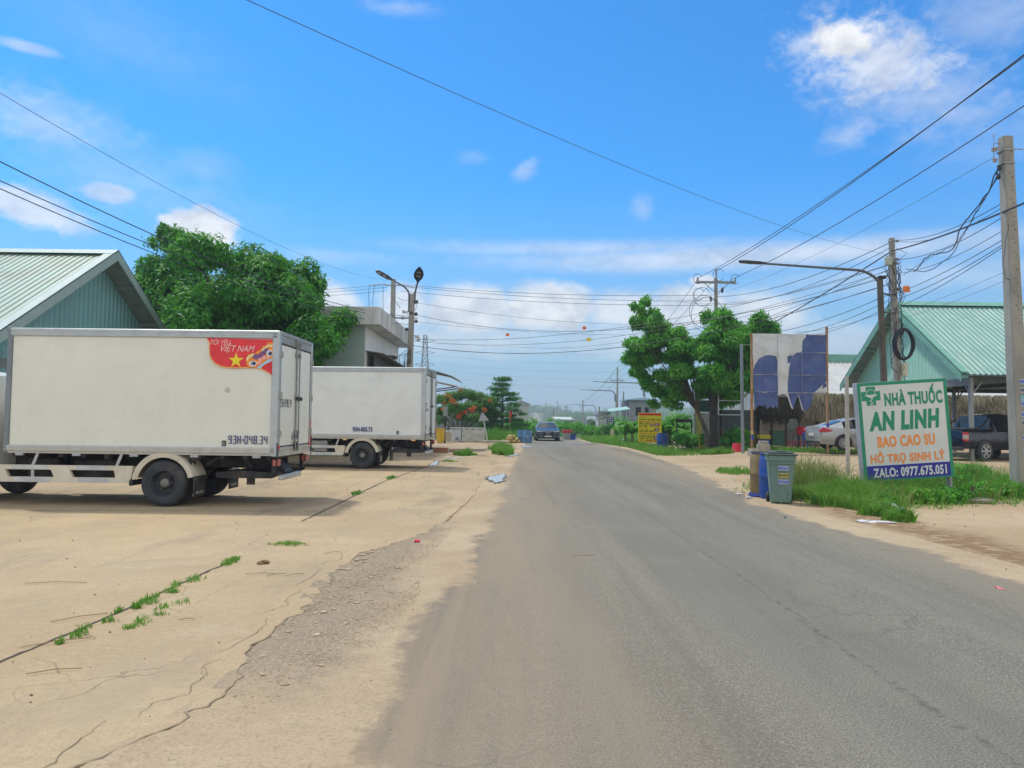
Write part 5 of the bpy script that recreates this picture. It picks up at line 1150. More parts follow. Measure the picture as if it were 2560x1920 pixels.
# ---------------------------------------------------------------- corrugated sheets
def corrugated(m, o, u, v, pitch, depth=.035, thick=0.0, flat=.45):
    """ribbed sheet from corner o, ribs run along v, repeat along u (both full-length vectors)"""
    o, u, v = Vector(o), Vector(u), Vector(v); n = u.cross(v).normalized(); L = u.length; k = max(1, int(L/pitch)); V = []; F = []
    prof = []
    for i in range(k):
        a = i/k; w_ = 1/k; prof += [(a, 0), (a+w_*flat, 0), (a+w_*(flat+.12), depth), (a+w_*.88, depth)]
    prof.append((1, 0))
    for (a, d) in prof: V += [o+u*a+n*d, o+u*a+v+n*d]
    for i in range(len(prof)-1): F.append((2*i, 2*i+2, 2*i+3, 2*i+1))
    m.add(V, F)
ROOFL = M('grey green roof sheet', (.27,.395,.335), .45, var=.07, scale=.8, dirt=((.24,.25,.19), .55, .9), stretch=(1,.5,1)); TEAL = M('teal wall sheet', (.18,.38,.41), .55, var=.06, scale=1)
TRIML = M('grey teal trim', (.31,.42,.41), .5, var=.06); ROOFR = M('mint roof sheet', (.185,.36,.315), .45, var=.06, scale=.8, dirt=((.24,.36,.29), .5, .8)); MINT = M('mint wall sheet', (.37,.66,.53), .55, var=.05); TRIMR = M('mint trim', (.17,.38,.30), .5)
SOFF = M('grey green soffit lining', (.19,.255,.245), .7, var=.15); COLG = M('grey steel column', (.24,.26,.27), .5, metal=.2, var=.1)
def shed(name, label, xg, sign, ya, half, za, ze, length, roofm, wallm, trimm, over=.75, open_=False, pitch=.24):
    """gabled metal building: gable on x=xg faces the road, ridge runs along x away from the road (sign gives the direction)"""
    t = thing(name, label, 'building', (xg, ya, 0)); sl = (za-ze)/half; L = length*sign
    for s, nm in ((-1, 'roof'), (1, 'roof')):
        m = MB(); o = (0, s*half, ze); u = (L, 0, 0); v = (0, -s*half, za-ze)
        corrugated(m, o, u, v, pitch, .026 if (s*sign > 0) else -.026)
        r = m.build('roof', roofm, t, fix=False)
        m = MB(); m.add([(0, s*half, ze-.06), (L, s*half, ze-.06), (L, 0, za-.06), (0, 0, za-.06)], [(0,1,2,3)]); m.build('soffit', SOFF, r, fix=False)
        # barge board along the gable edge, with a return
        m = MB(); e = .30; m.T = None
        for (x0, x1, d0, d1) in ((-.03*sign, .0, -.26, .09), (-.03*sign, .28*sign, .055, .09)):
            a0, a1 = (x0, x1)
            V = [(a0, s*half, ze+d0), (a1, s*half, ze+d0), (a1, 0, za+d0), (a0, 0, za+d0), (a0, s*half, ze+d1), (a1, s*half, ze+d1), (a1, 0, za+d1), (a0, 0, za+d1)]
            m.add(V, [(0,1,2,3),(4,5,6,7),(0,1,5,4),(1,2,6,5),(2,3,7,6),(3,0,4,7)])
        m.build('barge_board', trimm, t)
    m = MB(); hw = .32
    for s in (-1, 1): 
        V = [(-.03*sign, 0, za+.10), (L, 0, za+.10), (L, s*hw, za+.10-hw*sl), (-.03*sign, s*hw, za+.10-hw*sl)]; m.add(V, [(0,1,2,3)])
    m.build('ridge_cap', trimm, t, fix=False)
    # ribbed gable wall, set back under the overhang
    m = MB(); x = over*sign; k = int(2*(half-.55)/.13); zb = ze-.12
    ys = [-half+.55+2*(half-.55)*i/k for i in range(k+1)]; V = []; F = []
    for i, y in enumerate(ys):
        zt = za-.12-abs(y)*sl; d = 0 if i % 2 else .03; V += [(x-d*sign, y-.02, zb), (x-d*sign, y-.02, zt), (x-d*sign, y+.03, zb), (x-d*sign, y+.03, zt)]
    for i in range(len(ys)-1): F += [(4*i, 4*i+2, 4*i+3, 4*i+1), (4*i+2, 4*i+4, 4*i+5, 4*i+3)]
    m.add(V, F); gw = m.build('gable_wall', wallm, t, fix=False)
    m = MB()
    for s in (-1, 1):
        for q in (.22, .50, .78): m.box(.05*sign, over*sign, s*half*q-.05, s*half*q+.05, za-half*q*sl-.20, za-half*q*sl-.075); m.cut()
    m.build('outrigger', SOFF if not open_ else M('grey green purlin', (.20,.28,.26), .6), t)
    m = MB(); m.box(over*sign-.02*sign, over*sign+.14*sign, -half+.5, half-.5, zb-.28, zb, .01); m.build('tie_beam', COLG, t)
    if not open_:
        m = MB()
        for s in (-1, 1): corrugated(m, (over*sign, s*(half-.6), 0), (L-over*sign, 0, 0), (0, 0, ze-.05), .25, .03)
        corrugated(m, (over*sign, -half+.6, 0), (0, 2*half-1.2, 0), (0, 0, zb-.25), .25, .03)
        m.build('wall', wallm, t, fix=False)
    else:
        for xx in (over*sign, L*.33, L*.66, L*.97):
            for s in (-1, 1):
                m = MB(); m.box(xx-.07, xx+.07, s*(half-.45)-.07, s*(half-.45)+.07, H(xg+xx, ya+s*half)-.1, ze-.1, .008); m.tube([(xx, s*(half-.45), ze-.8), (xx+.55*sign, s*(half-.45), ze-.12)], .035, 5); m.tube([(xx, s*(half-.45), ze-.8), (xx, s*(half-1.1), ze-.05)], .035, 5); m.build('column', COLG, t)
        m = MB()
        for s in (-1, 1): m.box(over*sign, L, s*(half-.45)-.05, s*(half-.45)+.05, ze-.28, ze-.08)
        for xx in (L*.33, L*.66): m.box(xx-.05, xx+.05, -half+.45, half-.45, ze-.15, ze+.02)
        for s in (-1, 1):
            for q in (.15,.35,.55,.75): m.box(over*sign, L, s*half*q-.03, s*half*q+.03, za-half*q*sl-.17, za-half*q*sl-.08)
        m.build('roof_beam', M('dark roof steel', (.07,.085,.085), .6), t)
    return t
shed('warehouse', 'grey-green gabled metal warehouse behind the white truck with the red sticker', -13.3, -1, 25.3, 6.4, 7.05, 3.25, 20, ROOFL, TEAL, TRIML, .75, False, .21)
sh = shed('open_shed', 'mint green gabled open-sided metal shed behind the pharmacy sign, pickup parked inside', 17.0, 1, 34.0, 5.3, 7.05, 3.55, 17, ROOFR, MINT, TRIMR, .62, True, .22)

# flat-roofed two-tone house behind the farther truck
bY = 32.0; bx = X_at(908, bY); t = thing('flat_roof_house', 'sea-green rendered house with white side wall and flat roof slab by the big tree', 'building', (bx, bY, 0))
SEAG = M('sea green render', (.30,.41,.385), .85, var=.06, scale=.7, dirt=((.33,.36,.33), .45, .8)); WREN = M('white render', (.76,.78,.80), .85, var=.05, scale=.8); SLABC = M('stained roof slab', (.60,.61,.60), .9, var=.12, scale=1.3, dirt=((.17,.165,.15), .55, 1.6), stretch=(1,1,.3))
zt = Z_at(908, 815, bY); zs = Z_at(908, 770, bY)
m = MB(); m.box(-7.5, -.02, 0, .2, 0, zt); m.box(-7.5, -7.3, .2, 9.5, 0, zt); m.build('front_wall', SEAG, t)
m = MB(); m.box(-.2, 0, .203, 9.5, 0, zt, 0); m.box(-7.3, -.2, 9.3, 9.5, 0, zt-.2); m.build('side_wall', WREN, t)
m = MB(); m.box(-7.9, .70, -.45, 10.0, zt+.02, zs, .01); m.build('roof_slab', SLABC, t)
# plank lean-to and awnings
pY = 32.0; px_ = X_at(908, 31.6)
t = thing('lean_to_shed', 'weathered dark plank lean-to beside the flat-roofed house', 'shed', (px_+.25, 32.4, 0))
PLK = M('weathered planks', (.075,.075,.08), .9, var=.6, scale=9, stretch=(3,3,.12), dirt=((.20,.185,.16), .5, 6)); zl = Z_at(908, 884, 32.4)
m = MB(); rr = random.Random(4)
for k in range(74):
    y = k*.165; m.box(rr.uniform(-.012,.012), .03, y, y+.158, 0, zl-.02-.018*y-rr.uniform(0,.03))
m.build('plank_wall', PLK, t)
m = MB(); V = [(-.5,-.2,zl+.12),(.45,-.2,zl-.02),(.45,12.3,zl-.26),(-.5,12.3,zl-.10)]; V += [(x,y,z+.03) for x,y,z in V]; m.add(V, [(0,3,2,1),(4,5,6,7),(0,1,5,4),(1,2,6,5),(2,3,7,6),(3,0,4,7)]); m.build('roof', M('rusted zinc', (.20,.21,.22), .6, metal=.3, var=.3, scale=3), t)
m = MB(); m.blob((.2, 2.9, zl+.08), (.35,.55,.10), 10, 6, .15, 3); m.build('roof_bundle', M('dark tarpaulin', (.05,.055,.06), .8), t)
aY = 39.5; ax_ = X_at(1091, aY)
t = thing('awning', 'curved grey tarpaulin awning projecting beyond the farther truck', 'awning', (ax_-1.0, aY, 0))
m = MB(); V = []; F = []; zA = Z_at(1095, 925, aY)
for j in range(3):
    for i in range(9):
        q = i/8; V.append((-.8+q*3.0, j*1.6, zA+.15-.25*q-1.0*q**4*.45+.02*math.sin(i*2+j)))
for j in range(2):
    for i in range(8): F.append((j*9+i, j*9+i+1, (j+1)*9+i+1, (j+1)*9+i))
V2 = [(x,y,z-.05) for x,y,z in V]; n_ = len(V); m.add(V+V2, F+[tuple(k+n_ for k in reversed(f)) for f in F]+[(i, i+1, i+1+n_, i+n_) for i in range(8)])
m.build('canvas', M('grey tarpaulin', (.25,.265,.28), .75, var=.2, scale=3), t, smooth=40)
m = MB(); 
for j in (0.05, 3.15): m.tube([(-.6,j,0),(-.6,j,zA)], .04, 6); m.cut()
m.build('post', COLG, t)
t = thing('awning', 'flat white awning on dark struts below the curved grey one', 'awning', (ax_-.6, aY-.6, 0))
m = MB(); zA2 = Z_at(1095, 945, aY-.6); z2 = Z_at(1140, 966, aY-.6); ln = X_at(1141, aY-.6)-(ax_-.6); V = [(-.3,0,zA2),(ln,0,z2),(ln,2.2,z2),(-.3,2.2,zA2)]; V += [(x,y,z+.035) for x,y,z in V]; m.add(V, [(0,3,2,1),(4,5,6,7),(0,1,5,4),(1,2,6,5),(2,3,7,6),(3,0,4,7)]); m.build('canvas', M('white awning sheet', (.56,.57,.54), .6, var=.06), t)
m = MB(); 
for y in (.1, 2.1): m.tube([(-.2,y,z2-.28),(ln-.1,y,z2-.03)], .03, 5); m.tube([(-.1,y,z2-.25),(.35,y,zA2-.2)], .025, 5); m.tube([(-.2,y,0),(-.2,y,zA2)], .035, 6); m.cut()
m.build('strut', M('dark strut', (.04,.04,.045), .6), t)

# thatched long building on the right
tY = 45.0; x0 = X_at(1908, tY); x1 = 42.0
t = thing('thatched_building', 'long pale building with white metal roof and shaggy thatch fringe along its eave', 'building', (x0, tY, 0)); Lx = x1-x0
zE = Z_at(2100, 992, tY); zR = Z_at(2100, 905, tY+6)
m = MB(); corrugated(m, (-.4, -.1, zE), (Lx+.4, 0, 0), (0, 6.1, zR-zE), .28, .05); m.build('roof', M('white roof sheet', (.52,.53,.51), .5, var=.08, scale=1, dirt=((.36,.33,.27), .4, 1.5)), t, fix=False)
m = MB(); m.box(-.4, Lx, 5.85, 6.2, zR-.02, zR+.50, .0); m.build('ridge_flashing', TRIMR, t)
m = MB(); m.box(0, Lx, 1.6, 1.8, 0, zE+.4); m.box(0, .2, 1.8, 7.5, 0, zE+.9); m.build('wall', M('pale grey render', (.42,.42,.40), .85, var=.08, scale=.8, dirt=((.27,.26,.22), .4, 1)), t)
m = MB(); xa, xb = X_at(1932, tY+1.5)-x0, X_at(1961, tY+1.5)-x0; corrugated(m, (xa, 1.55, .1), (0,0,Z_at(1945,1040,tY+1.5)-.1), (xb-xa, 0, 0), .10, .02); m.build('roller_door', M('sea green shutter', (.13,.33,.25), .5, var=.08), t, fix=False)
for k in range(8):
    xx = X_at(2042, tY)-x0 + (k-1)*3.2 if k else X_at(1927, tY)-x0
    if 0 < xx < Lx: 
        m = MB(); m.box(xx-.08, xx+.08, -.08, .08, 0, zE-.1, .01); m.build('post', M('dark post', (.035,.03,.028), .8), t)
# thatch: thousands of dry fronds hanging in three courses
r_ = np.random.default_rng(4); n = 15000; fx = r_.uniform(-.45, Lx, n); course = r_.integers(0, 4, n); z_top = zE+.12-course*.30+r_.uniform(-.08,.08,n); y_ = -.15-.06*(3-course)*0-.12*course/3+r_.uniform(-.12,.06,n); Lg = r_.uniform(.35,.75,n)*(1+.15*np.sin(fx*2.1)); sw = r_.normal(0,.10,n); wd = r_.uniform(.012,.035,n)
V = np.zeros((n,4,3)); V[:,0] = np.stack([fx-wd,y_,z_top],1); V[:,1] = np.stack([fx+wd,y_,z_top],1); V[:,2] = np.stack([fx+sw+wd*.5,y_-.10-r_.uniform(0,.10,n),z_top-Lg],1); V[:,3] = np.stack([fx+sw-wd*.5,y_-.10-r_.uniform(0,.10,n),z_top-Lg],1)
def npmesh(name, V, k, mat, parent=None):
    nn = len(V); me = bpy.data.meshes.new(name); me.vertices.add(nn*k); me.vertices.foreach_set('co', V.reshape(-1).astype(np.float32)); me.loops.add(nn*k); me.loops.foreach_set('vertex_index', np.arange(nn*k, dtype=np.int32)); me.polygons.add(nn)
    me.polygons.foreach_set('loop_start', np.arange(0, nn*k, k, dtype=np.int32)); me.materials.append(mat); me.update(calc_edges=True); o = bpy.data.objects.new(name, me); COL.objects.link(o)
    if parent: o.parent = parent
    return o
THM = leafmat('dry thatch', [(.10,.085,.06), (.25,.21,.15), (.42,.36,.26), (.32,.27,.19)], .9, .12)
npmesh('thatch_fringe', V, 4, THM, t)
# dark ragged thatch hanging behind the torn billboard, with rafters of the stall
gY = 41.5; gx0, gx1 = X_at(1902, gY), X_at(2000, gY)
t = thing('thatched_stall', 'dark ragged palm-thatch stall roof hanging behind the torn billboard', 'stall', (gx0, gY, H(gx0, gY)))
W_ = gx1-gx0; zz = Z_at(1950, 1000, gY)-H(gx0, gY); r_ = np.random.default_rng(6); n = 1500; fx = r_.uniform(0,W_,n); z_top = zz+r_.uniform(-.5,.15,n); Lg = r_.uniform(.4,.9,n); wd = r_.uniform(.02,.05,n); sw = r_.normal(0,.12,n); y_ = r_.uniform(-.2,.5,n)
V = np.zeros((n,4,3)); V[:,0] = np.stack([fx-wd,y_,z_top],1); V[:,1] = np.stack([fx+wd,y_,z_top],1); V[:,2] = np.stack([fx+sw+wd*.5,y_-.1,z_top-Lg],1); V[:,3] = np.stack([fx+sw-wd*.5,y_-.1,z_top-Lg],1)
npmesh('thatch', V, 4, leafmat('thatch darkened as shade', [(.018,.016,.014), (.05,.044,.036), (.10,.085,.065)], .95, .03), t)  # shadow on this thatch is put into its near-black colour
m = MB(); V = [(-.1,-.2,zz+.1),(W_,-.2,zz+.1),(W_,2.0,zz+.95),(-.1,2.0,zz+.95)]; V += [(x,y,z+.06) for x,y,z in V]; m.add(V, [(0,3,2,1),(4,5,6,7),(0,1,5,4),(1,2,6,5),(2,3,7,6),(3,0,4,7)]); m.build('roof', M('dark old roof', (.06,.055,.05), .9, var=.3), t)
for (a, b) in ((X_at(1928,gY)-gx0, 0), (W_-.1, 0), (.1, 1.9), (W_-.1, 1.9)):
    m = MB(); m.box(a-.06, a+.06, b-.06, b+.06, 0, zz+.1, .01); m.build('post', M('dark post', (.035,.03,.028), .8), t)
m = MB(); m.box(.05, 1.3, -.05, -.02, .95, 2.0); 
m.build('plank_screen', M('grey planks', (.20,.175,.15), .9, var=.35, scale=8, stretch=(.2,1,4)), t)

# torn billboard frame
wY = 34.0; wx0, wx1 = X_at(1882, wY), X_at(2068, wY); zg = H(wx0, wY); t = thing('torn_billboard', 'tall hoarding with shredded white and blue tarpaulin on a rusty frame', 'billboard', ((wx0+wx1)/2, wY, zg))
hwb = (wx1-wx0)/2; zT = Z_at(1975, 835, wY)-zg; zB = Z_at(1975, 1027, wY)-zg; zM = Z_at(1975, 982, wY)-zg
def bb(cx, cy): return (-hwb+(cx-135)/(700-135)*2*hwb, zT-(cy-600)/(1190-600)*(zT-zB))
RUST = M('rusty painted post', (.34,.175,.075), .8, var=.35, scale=3, stretch=(1,1,.4), dirt=((.40,.36,.28), .5, 2))
for (x, top) in ((-hwb-.02, zT+.02), (hwb+.03, zT+.35)):
    m = MB(); m.box(x-.045, x+.045, .02, .11, 0, top, .005); ps = m.build('post', RUST, t)
for (x, z, mt) in ((-hwb-.02, 1.0, NYEL), (-hwb-.02, .82, NBLUE), (hwb+.03, 1.35, NBLUE), (hwb+.03, 1.12, NBLUE), (hwb+.03, .75, NYEL)):
    m = MB(); m.box(x-.05, x+.05, .012, .0195, z-.11, z+.11); m.build('paper_note', mt, t)
m = MB()
for z in (zT-.02, bb(0,742)[1], bb(0,915)[1], zM): m.box(-hwb, hwb, .03, .07, z-.018, z+.018)
for cx in (322, 512): m.box(bb(cx,0)[0]-.018, bb(cx,0)[0]+.018, .075, .11, zM, zT)
m.build('frame_bar', M('pale frame steel', (.42,.43,.42), .6, var=.15, dirt=((.30,.15,.07), .5, 3)), t)
m = MB()
for (xa, xb, cy) in ((145,322,915),(412,694,915),(512,697,742),(408,690,1050),(150,322,1045)): m.tube([(bb(xa,0)[0], -.012, bb(0,cy)[1]), (bb(xb,0)[0], -.012, bb(0,cy)[1]+.01)], .009, 5); m.cut()
m.tube([(bb(512,0)[0], -.012, zT-.05), (bb(512,0)[0], -.012, bb(0,1055)[1])], .011, 5); m.cut(); m.tube([(bb(322,0)[0], -.03, zT-.05), (bb(326,0)[0], -.02, bb(0,1080)[1])], .010, 5)
m.build('frame_bar', M('blue grey frame steel', (.30,.34,.42), .6), t)
def tarp(name, mat, poly, y, wav=.02, seed=0):
    """subdivided tattered cloth with folds"""
    from mathutils.geometry import delaunay_2d_cdt
    P = [Vector(bb(*p)) for p in poly]; B = []
    for a, b in zip(P, P[1:]+P[:1]):
        k = max(1, int((b-a).length/.10)); B += [a+(b-a)*i/k for i in range(k)]
    xs = [p.x for p in P]; zs = [p.y for p in P]; rr = random.Random(seed); pts = list(B); gx_ = np.arange(min(xs), max(xs), .11); gz_ = np.arange(min(zs), max(zs), .11)
    for a in gx_:
        for b in gz_: pts.append(Vector((a+rr.uniform(-.03,.03), b+rr.uniform(-.03,.03))))
    vs, es, fs, *_r = delaunay_2d_cdt(pts, [], [list(range(len(B)))], 1, 1e-5)
    m = MB(); V = []
    for v in vs: V.append((v.x, y+wav*math.sin(v.x*5.1+v.y*2.3+seed)+wav*.7*math.sin(v.y*6.1-v.x*3+seed*2)+(wav*1.6*math.sin(v.x*17+seed) if v.y < zM else 0), v.y))
    m.add(V, [tuple(f) for f in fs]); return m.build(name, mat, t, smooth=60, fix=False)
BT = M('faded blue tarpaulin', (.075,.115,.29), .6, var=.16, scale=1.4, dirt=((.17,.20,.30), .5, 2), trans=.15); WT = M('white tarpaulin', (.68,.69,.68), .6, var=.07, scale=1.2, dirt=((.40,.39,.35), .4, 2), trans=.15)
rr = random.Random(2)
def fringe(x0, x1, y, amp, step=9): 
    out = []; x = x0; s = 1 if x1 > x0 else -1
    while (x1-x)*s > 0: out.append((x, y+rr.uniform(-amp, amp))); x += s*rr.uniform(step*.6, step*1.5)
    return out
tarp('blue_tarpaulin', BT, [(140,760),(326,760),(326,1150)]+fringe(322,148,1160,22)+[(146,1130)], .028, .020, 1)
tarp('blue_tarpaulin', BT, [(400,736),(508,736),(512,600),(697,600),(697,1000),(600,1060),(575,1140),(548,1185),(520,1188),(500,1120),(486,1062),(462,1120),(440,1185),(420,1120),(402,1060)], .030, .022, 2)
tarp('white_tarpaulin', WT, [(136,600),(545,600),(540,625),(515,650),(508,738),(470,742),(436,775),(412,860),(402,960),(400,1040),(420,1110),(440,1178),(428,1170),(402,1080),(370,1060),(322,1075),(328,1000),(322,800),(310,772),(262,764),(225,770),(180,795),(150,840),(140,880),(135,760)], .0, .020, 3)
tarp('white_tarpaulin', WT, [(697,960),(703,1045),(600,1050),(640,1015)], .005, .01, 5)
tarp('white_tarpaulin', WT, [(484,1062),(494,1068),(508,1130),(520,1188),(510,1180),(495,1120)], .012, .01, 6)
# concrete blocks at its foot
CB = M('cast concrete block', (.35,.32,.265), .92, var=.12, scale=4, bump=.3)
for (a, b, c, lab) in ((1874,1893,0.30,'lower concrete block at the left foot of the torn billboard'),(1896,1919,.52,'taller concrete block stack right of the billboard foot')):
    m = MB(); xa, xb = X_at(a, wY), X_at(b, wY); m.box(xa, xb, wY-.35, wY+.3, zg-.05, zg+c, .015); 
    if c > .4: m.box(xa+.06, xb-.03, wY-.2, wY+.25, zg+c, zg+c+.14, .012)
    tag(m.build('concrete_block', CB), lab, 'block')
# grey steel post and empty white frame
gp = loc_px(1857, 36); o = thing('steel_post', 'plain grey steel post left of the torn billboard', 'post', gp); m = MB(); hgp = Z_at(1857, 860, 36)-gp[2]; m.tube([(0,0,0),(-.06,0,hgp)], .075, 10); m.build('post_tube', M('grey painted tube', (.27,.30,.32), .5, metal=.2, var=.08), o, smooth=40); m = MB(); m.tube([(-.06,0,hgp-.05),(.3,0,hgp-.02),(.75,.1,hgp-.35)], .015, 5); m.build('stay_wire', STEEL, o)
eY = 40.0; e0, e1 = X_at(1796, eY), X_at(1853, eY); o = thing('sign_frame', 'empty white square-tube sign frame in front of the trees', 'frame', ((e0+e1)/2, eY, H(e0, eY)))
m = MB(); q = (e1-e0)/2; zz0 = Z_at(1825, 1037, eY)-H(e0,eY); zz1 = Z_at(1825, 966, eY)-H(e0,eY)
for z in (zz0, (zz0+zz1)/2, zz1): m.box(-q, q, -.025, .025, z-.025, z+.025)
for x in (-q, q): m.box(x-.025, x+.025, -.026, .026, zz0-.02, zz1+.02)
m.box(-q-.35, -q, -.02, .02, zz1-.02, zz1+.02); m.build('tube_frame', M('white tube', (.50,.53,.54), .5, var=.08), o)
m = MB(); m.box(-q-.02, -q+.04, -.03, .03, 0, zz0); m.tube([(-q*.2,0,zz0-.05),(q+.35,.1,zz0-.55)], .02, 5); m.build('leg', M('dark tube', (.08,.085,.09), .6), o)
# brick wall topped with dark sheeting
kY = 42.0; k0, k1 = X_at(1797, kY), X_at(1896, kY); zk = H(k0, kY); t = thing('brick_wall', 'low red brick wall carrying dark grey sheeting beside the right-hand tree', 'wall', (k0, kY, zk))
bm_ = bpy.data.materials.new('old red brick'); bm_.use_nodes = True; q = NT(bm_.node_tree); pos = q.n.new('ShaderNodeTexCoord').outputs['Object']
sw_ = q.node('ShaderNodeSeparateXYZ', {0: pos}); vv = q.node('ShaderNodeCombineXYZ', {0: sw_.outputs[0], 1: sw_.outputs[2], 2: 0.0}).outputs[0]
br = q.node('ShaderNodeTexBrick', {'Vector': vv, 'Color1': (.34,.13,.06), 'Color2': (.25,.095,.05), 'Mortar': (.26,.21,.17), 'Scale': 1.0, 'Mortar Size': .012, 'Brick Width': .21, 'Row Height': .075}); q.put(q.n['Principled BSDF'].inputs['Base Color'], br.outputs[0]); q.n['Principled BSDF'].inputs['Roughness'].default_value = .9
zb1 = Z_at(1840, 1079, kY)-zk; zb2 = Z_at(1840, 1025, kY)-zk
m = MB(); m.box(0, k1-k0, 0, .2, -.1, zb1, .005); m.build('brickwork', bm_, t)
m = MB(); corrugated(m, (-.02,-.02,zb1), (k1-k0+.04,0,0), (0,0,zb2-zb1), .3, .02); m.build('sheet_panel', M('slate sheeting', (.10,.115,.13), .6, var=.15, scale=2), t, fix=False)
m = MB(); m.box(.02,.12,-.12,-.04,0,zb2); m.cut(); m.box(k1-k0-.1,k1-k0+.02,-.12,-.04,0,zb2+.3); m.build('post', M('dark post', (.035,.03,.028), .8), t)
m = MB(); m.tube([(.05,-.3,1.1),(.75,-.25,0)], .02, 5); tag(m.build('prop_stick', M('pale stick', (.40,.32,.22), .8)), 'pale stick leaning on the low brick wall', 'stick').location = (k0, kY, zk)
# small roadside stall with green sheet roof and a leaning yellow board
sY = 44.5; s0, s1 = X_at(1736, sY), X_at(1781, sY); zs_ = H(s0, sY); t = thing('market_stall', 'small stall with green sheet screen and grey shutters between the two right-hand trees', 'stall', (s0, sY, zs_))
m = MB(); z1_, z0_ = Z_at(1760, 1001, sY)-zs_, Z_at(1760, 1030, sY)-zs_; corrugated(m, (0,-.3,z0_), (0,0,z1_-z0_), (s1-s0,0,0), .16, .03); m.build('green_screen', M('dark green sheet', (.05,.13,.11), .5, var=.15), t, fix=False)
m = MB(); m.box(.1, s1-s0, .6, .7, 0, z0_-.05); m.build('back_wall', M('grey white board', (.38,.40,.41), .7, var=.1), t)
m = MB(); 
for x in (0, .9, s1-s0): m.box(x-.03, x+.03, -.3, -.24, 0, z1_); m.cut()
m.build('post', COLG, t)
m = MB(); m.box(-.9, -.1, -.4, .3, 0.72, .78, .01); m.box(-.85,-.8,-.35,-.3,0,.72); m.box(-.2,-.15,-.35,-.3,0,.72); m.box(-.85,-.8,.2,.25,0,.72); m.box(-.2,-.15,.2,.25,0,.72); o = m.build('table', M('grey table', (.35,.35,.33), .6)); o.location = (s0, sY, zs_); tag(o, 'grey table left of the small stall under the trees', 'table')
m = MB(); m.T = Matrix.Rotation(rad(62), 4, 'Z') @ Matrix.Rotation(rad(-7), 4, 'X'); m.box(-.5, .5, -.02, .02, .05, 2.2); o = m.build('menu_board', M('yellow green board', (.40,.40,.05), .5, var=.2, scale=4)); o.location = (X_at(1755, 43.5), 43.5, H(10,43.5)); tag(o, 'yellow-green board seen edge-on, leaning between the tree trunks', 'board')
m = MB(); m.box(-.1,.9,-.05,.05,1.55,1.62); m.box(-.06,0,-.05,.05,0,1.6); m.box(.84,.9,-.05,.05,0,1.6); m.box(-.1,.9,-.04,.0,1.62,1.75); o = m.build('rack', CHAS); o.location = (X_at(1693, 46), 46, H(9,46)); tag(o, 'dark low rack behind the yellow menu board', 'rack')

# yellow food menu board
mY = 48.0; m0, m1 = X_at(1596, mY), X_at(1654, mY); zg = H(m0, mY); t = thing('menu_sign', 'bright yellow food menu board with red header at the road side', 'sign', ((m0+m1)/2, mY, zg)); q = (m1-m0)/2; zt_ = Z_at(1625, 1032, mY)-zg; zb_ = Z_at(1625, 1106, mY)-zg
def my(cy): return zt_-(cy-1250)/(1490-1250)*(zt_-zb_)
def mx(cx): return -q+(cx-308)/(490-308)*2*q
m = MB(); m.box(-q, q, 0, .06, zb_, zt_, .004); face = m.build('board', M('bright yellow vinyl', (.74,.68,.015), .45, var=.05), t)
m = MB(); m.box(-q+.03, q-.03, -.004, 0, my(1272), zt_-.03); m.build('header_band', M('red vinyl', (.66,.03,.03), .45), face)
MR, MO, MBk = M('red menu print', (.62,.07,.02), .5), M('orange menu print', (.80,.28,.02), .5), M('dark green menu print', (.03,.04,.015), .5)
m = MB(); lettering(m, 'Quán Cháo Lòng Thanh Vân', mx(316), mx(482), my(1270), my(1255), -.006, .02, .25); m.build('header_lettering', M('pale pink print', (.85,.55,.45), .5), face)
for body, a, b, y0, y1, mt in (('Buổi Sáng', 316, 388, 1291, 1277, MO), ('CHÁO LÒNG TIẾT CANH', 315, 484, 1310, 1293, MBk), ('BÁNH CUỐN XÀO LÒNG', 315, 484, 1328, 1311, MR), ('BÚN LÒNG', 316, 392, 1346, 1329, MBk), ('HỦ TIẾU', 316, 378, 1366, 1347, MBk), ('Buổi Chiều', 316, 390, 1385, 1371, MO), ('LẨU MÁ HEO', 316, 432, 1405, 1386, MBk), ('LẨU GÀ - LÁ GIANG', 316, 484, 1424, 1406, MR), ('CHÂN GÀ SẢ TẮC', 316, 486, 1444, 1426, MBk), ('CHÁO GỎI VỊT', 316, 420, 1463, 1446, MBk), ('ĐT : 0946.323.', 318, 470, 1484, 1466, MR)):
    m = MB(); lettering(m, body, mx(a), mx(b), my(y0), my(y1), -.004, .05); m.build('menu_lettering', mt, face)
for (cx, cy, w_, h_) in ((412,1349,30,26),(455,1347,42,28),(452,1387,38,28),(444,1455,36,26)):
    m = MB(); m.box(mx(cx-w_/2), mx(cx+w_/2), -.004, 0, my(cy+h_/2), my(cy-h_/2)); ph = m.build('food_picture', M('food picture ground', (.30,.16,.13), .5, var=.5, scale=14), face)
    m = MB(); m.lathe([(.06,.0),(.06,-.004),(.001,-.005)], 14, (mx(cx), -.004, my(cy)), 'Y'); m.build('bowl', M('food bowl', (.50,.42,.36), .5, var=.4, scale=30), ph)
for x in (-q+.05, q-.05):
    m = MB(); m.box(x-.025, x+.025, .06, .11, 0, zt_-.05); m.build('leg', COLG, t)

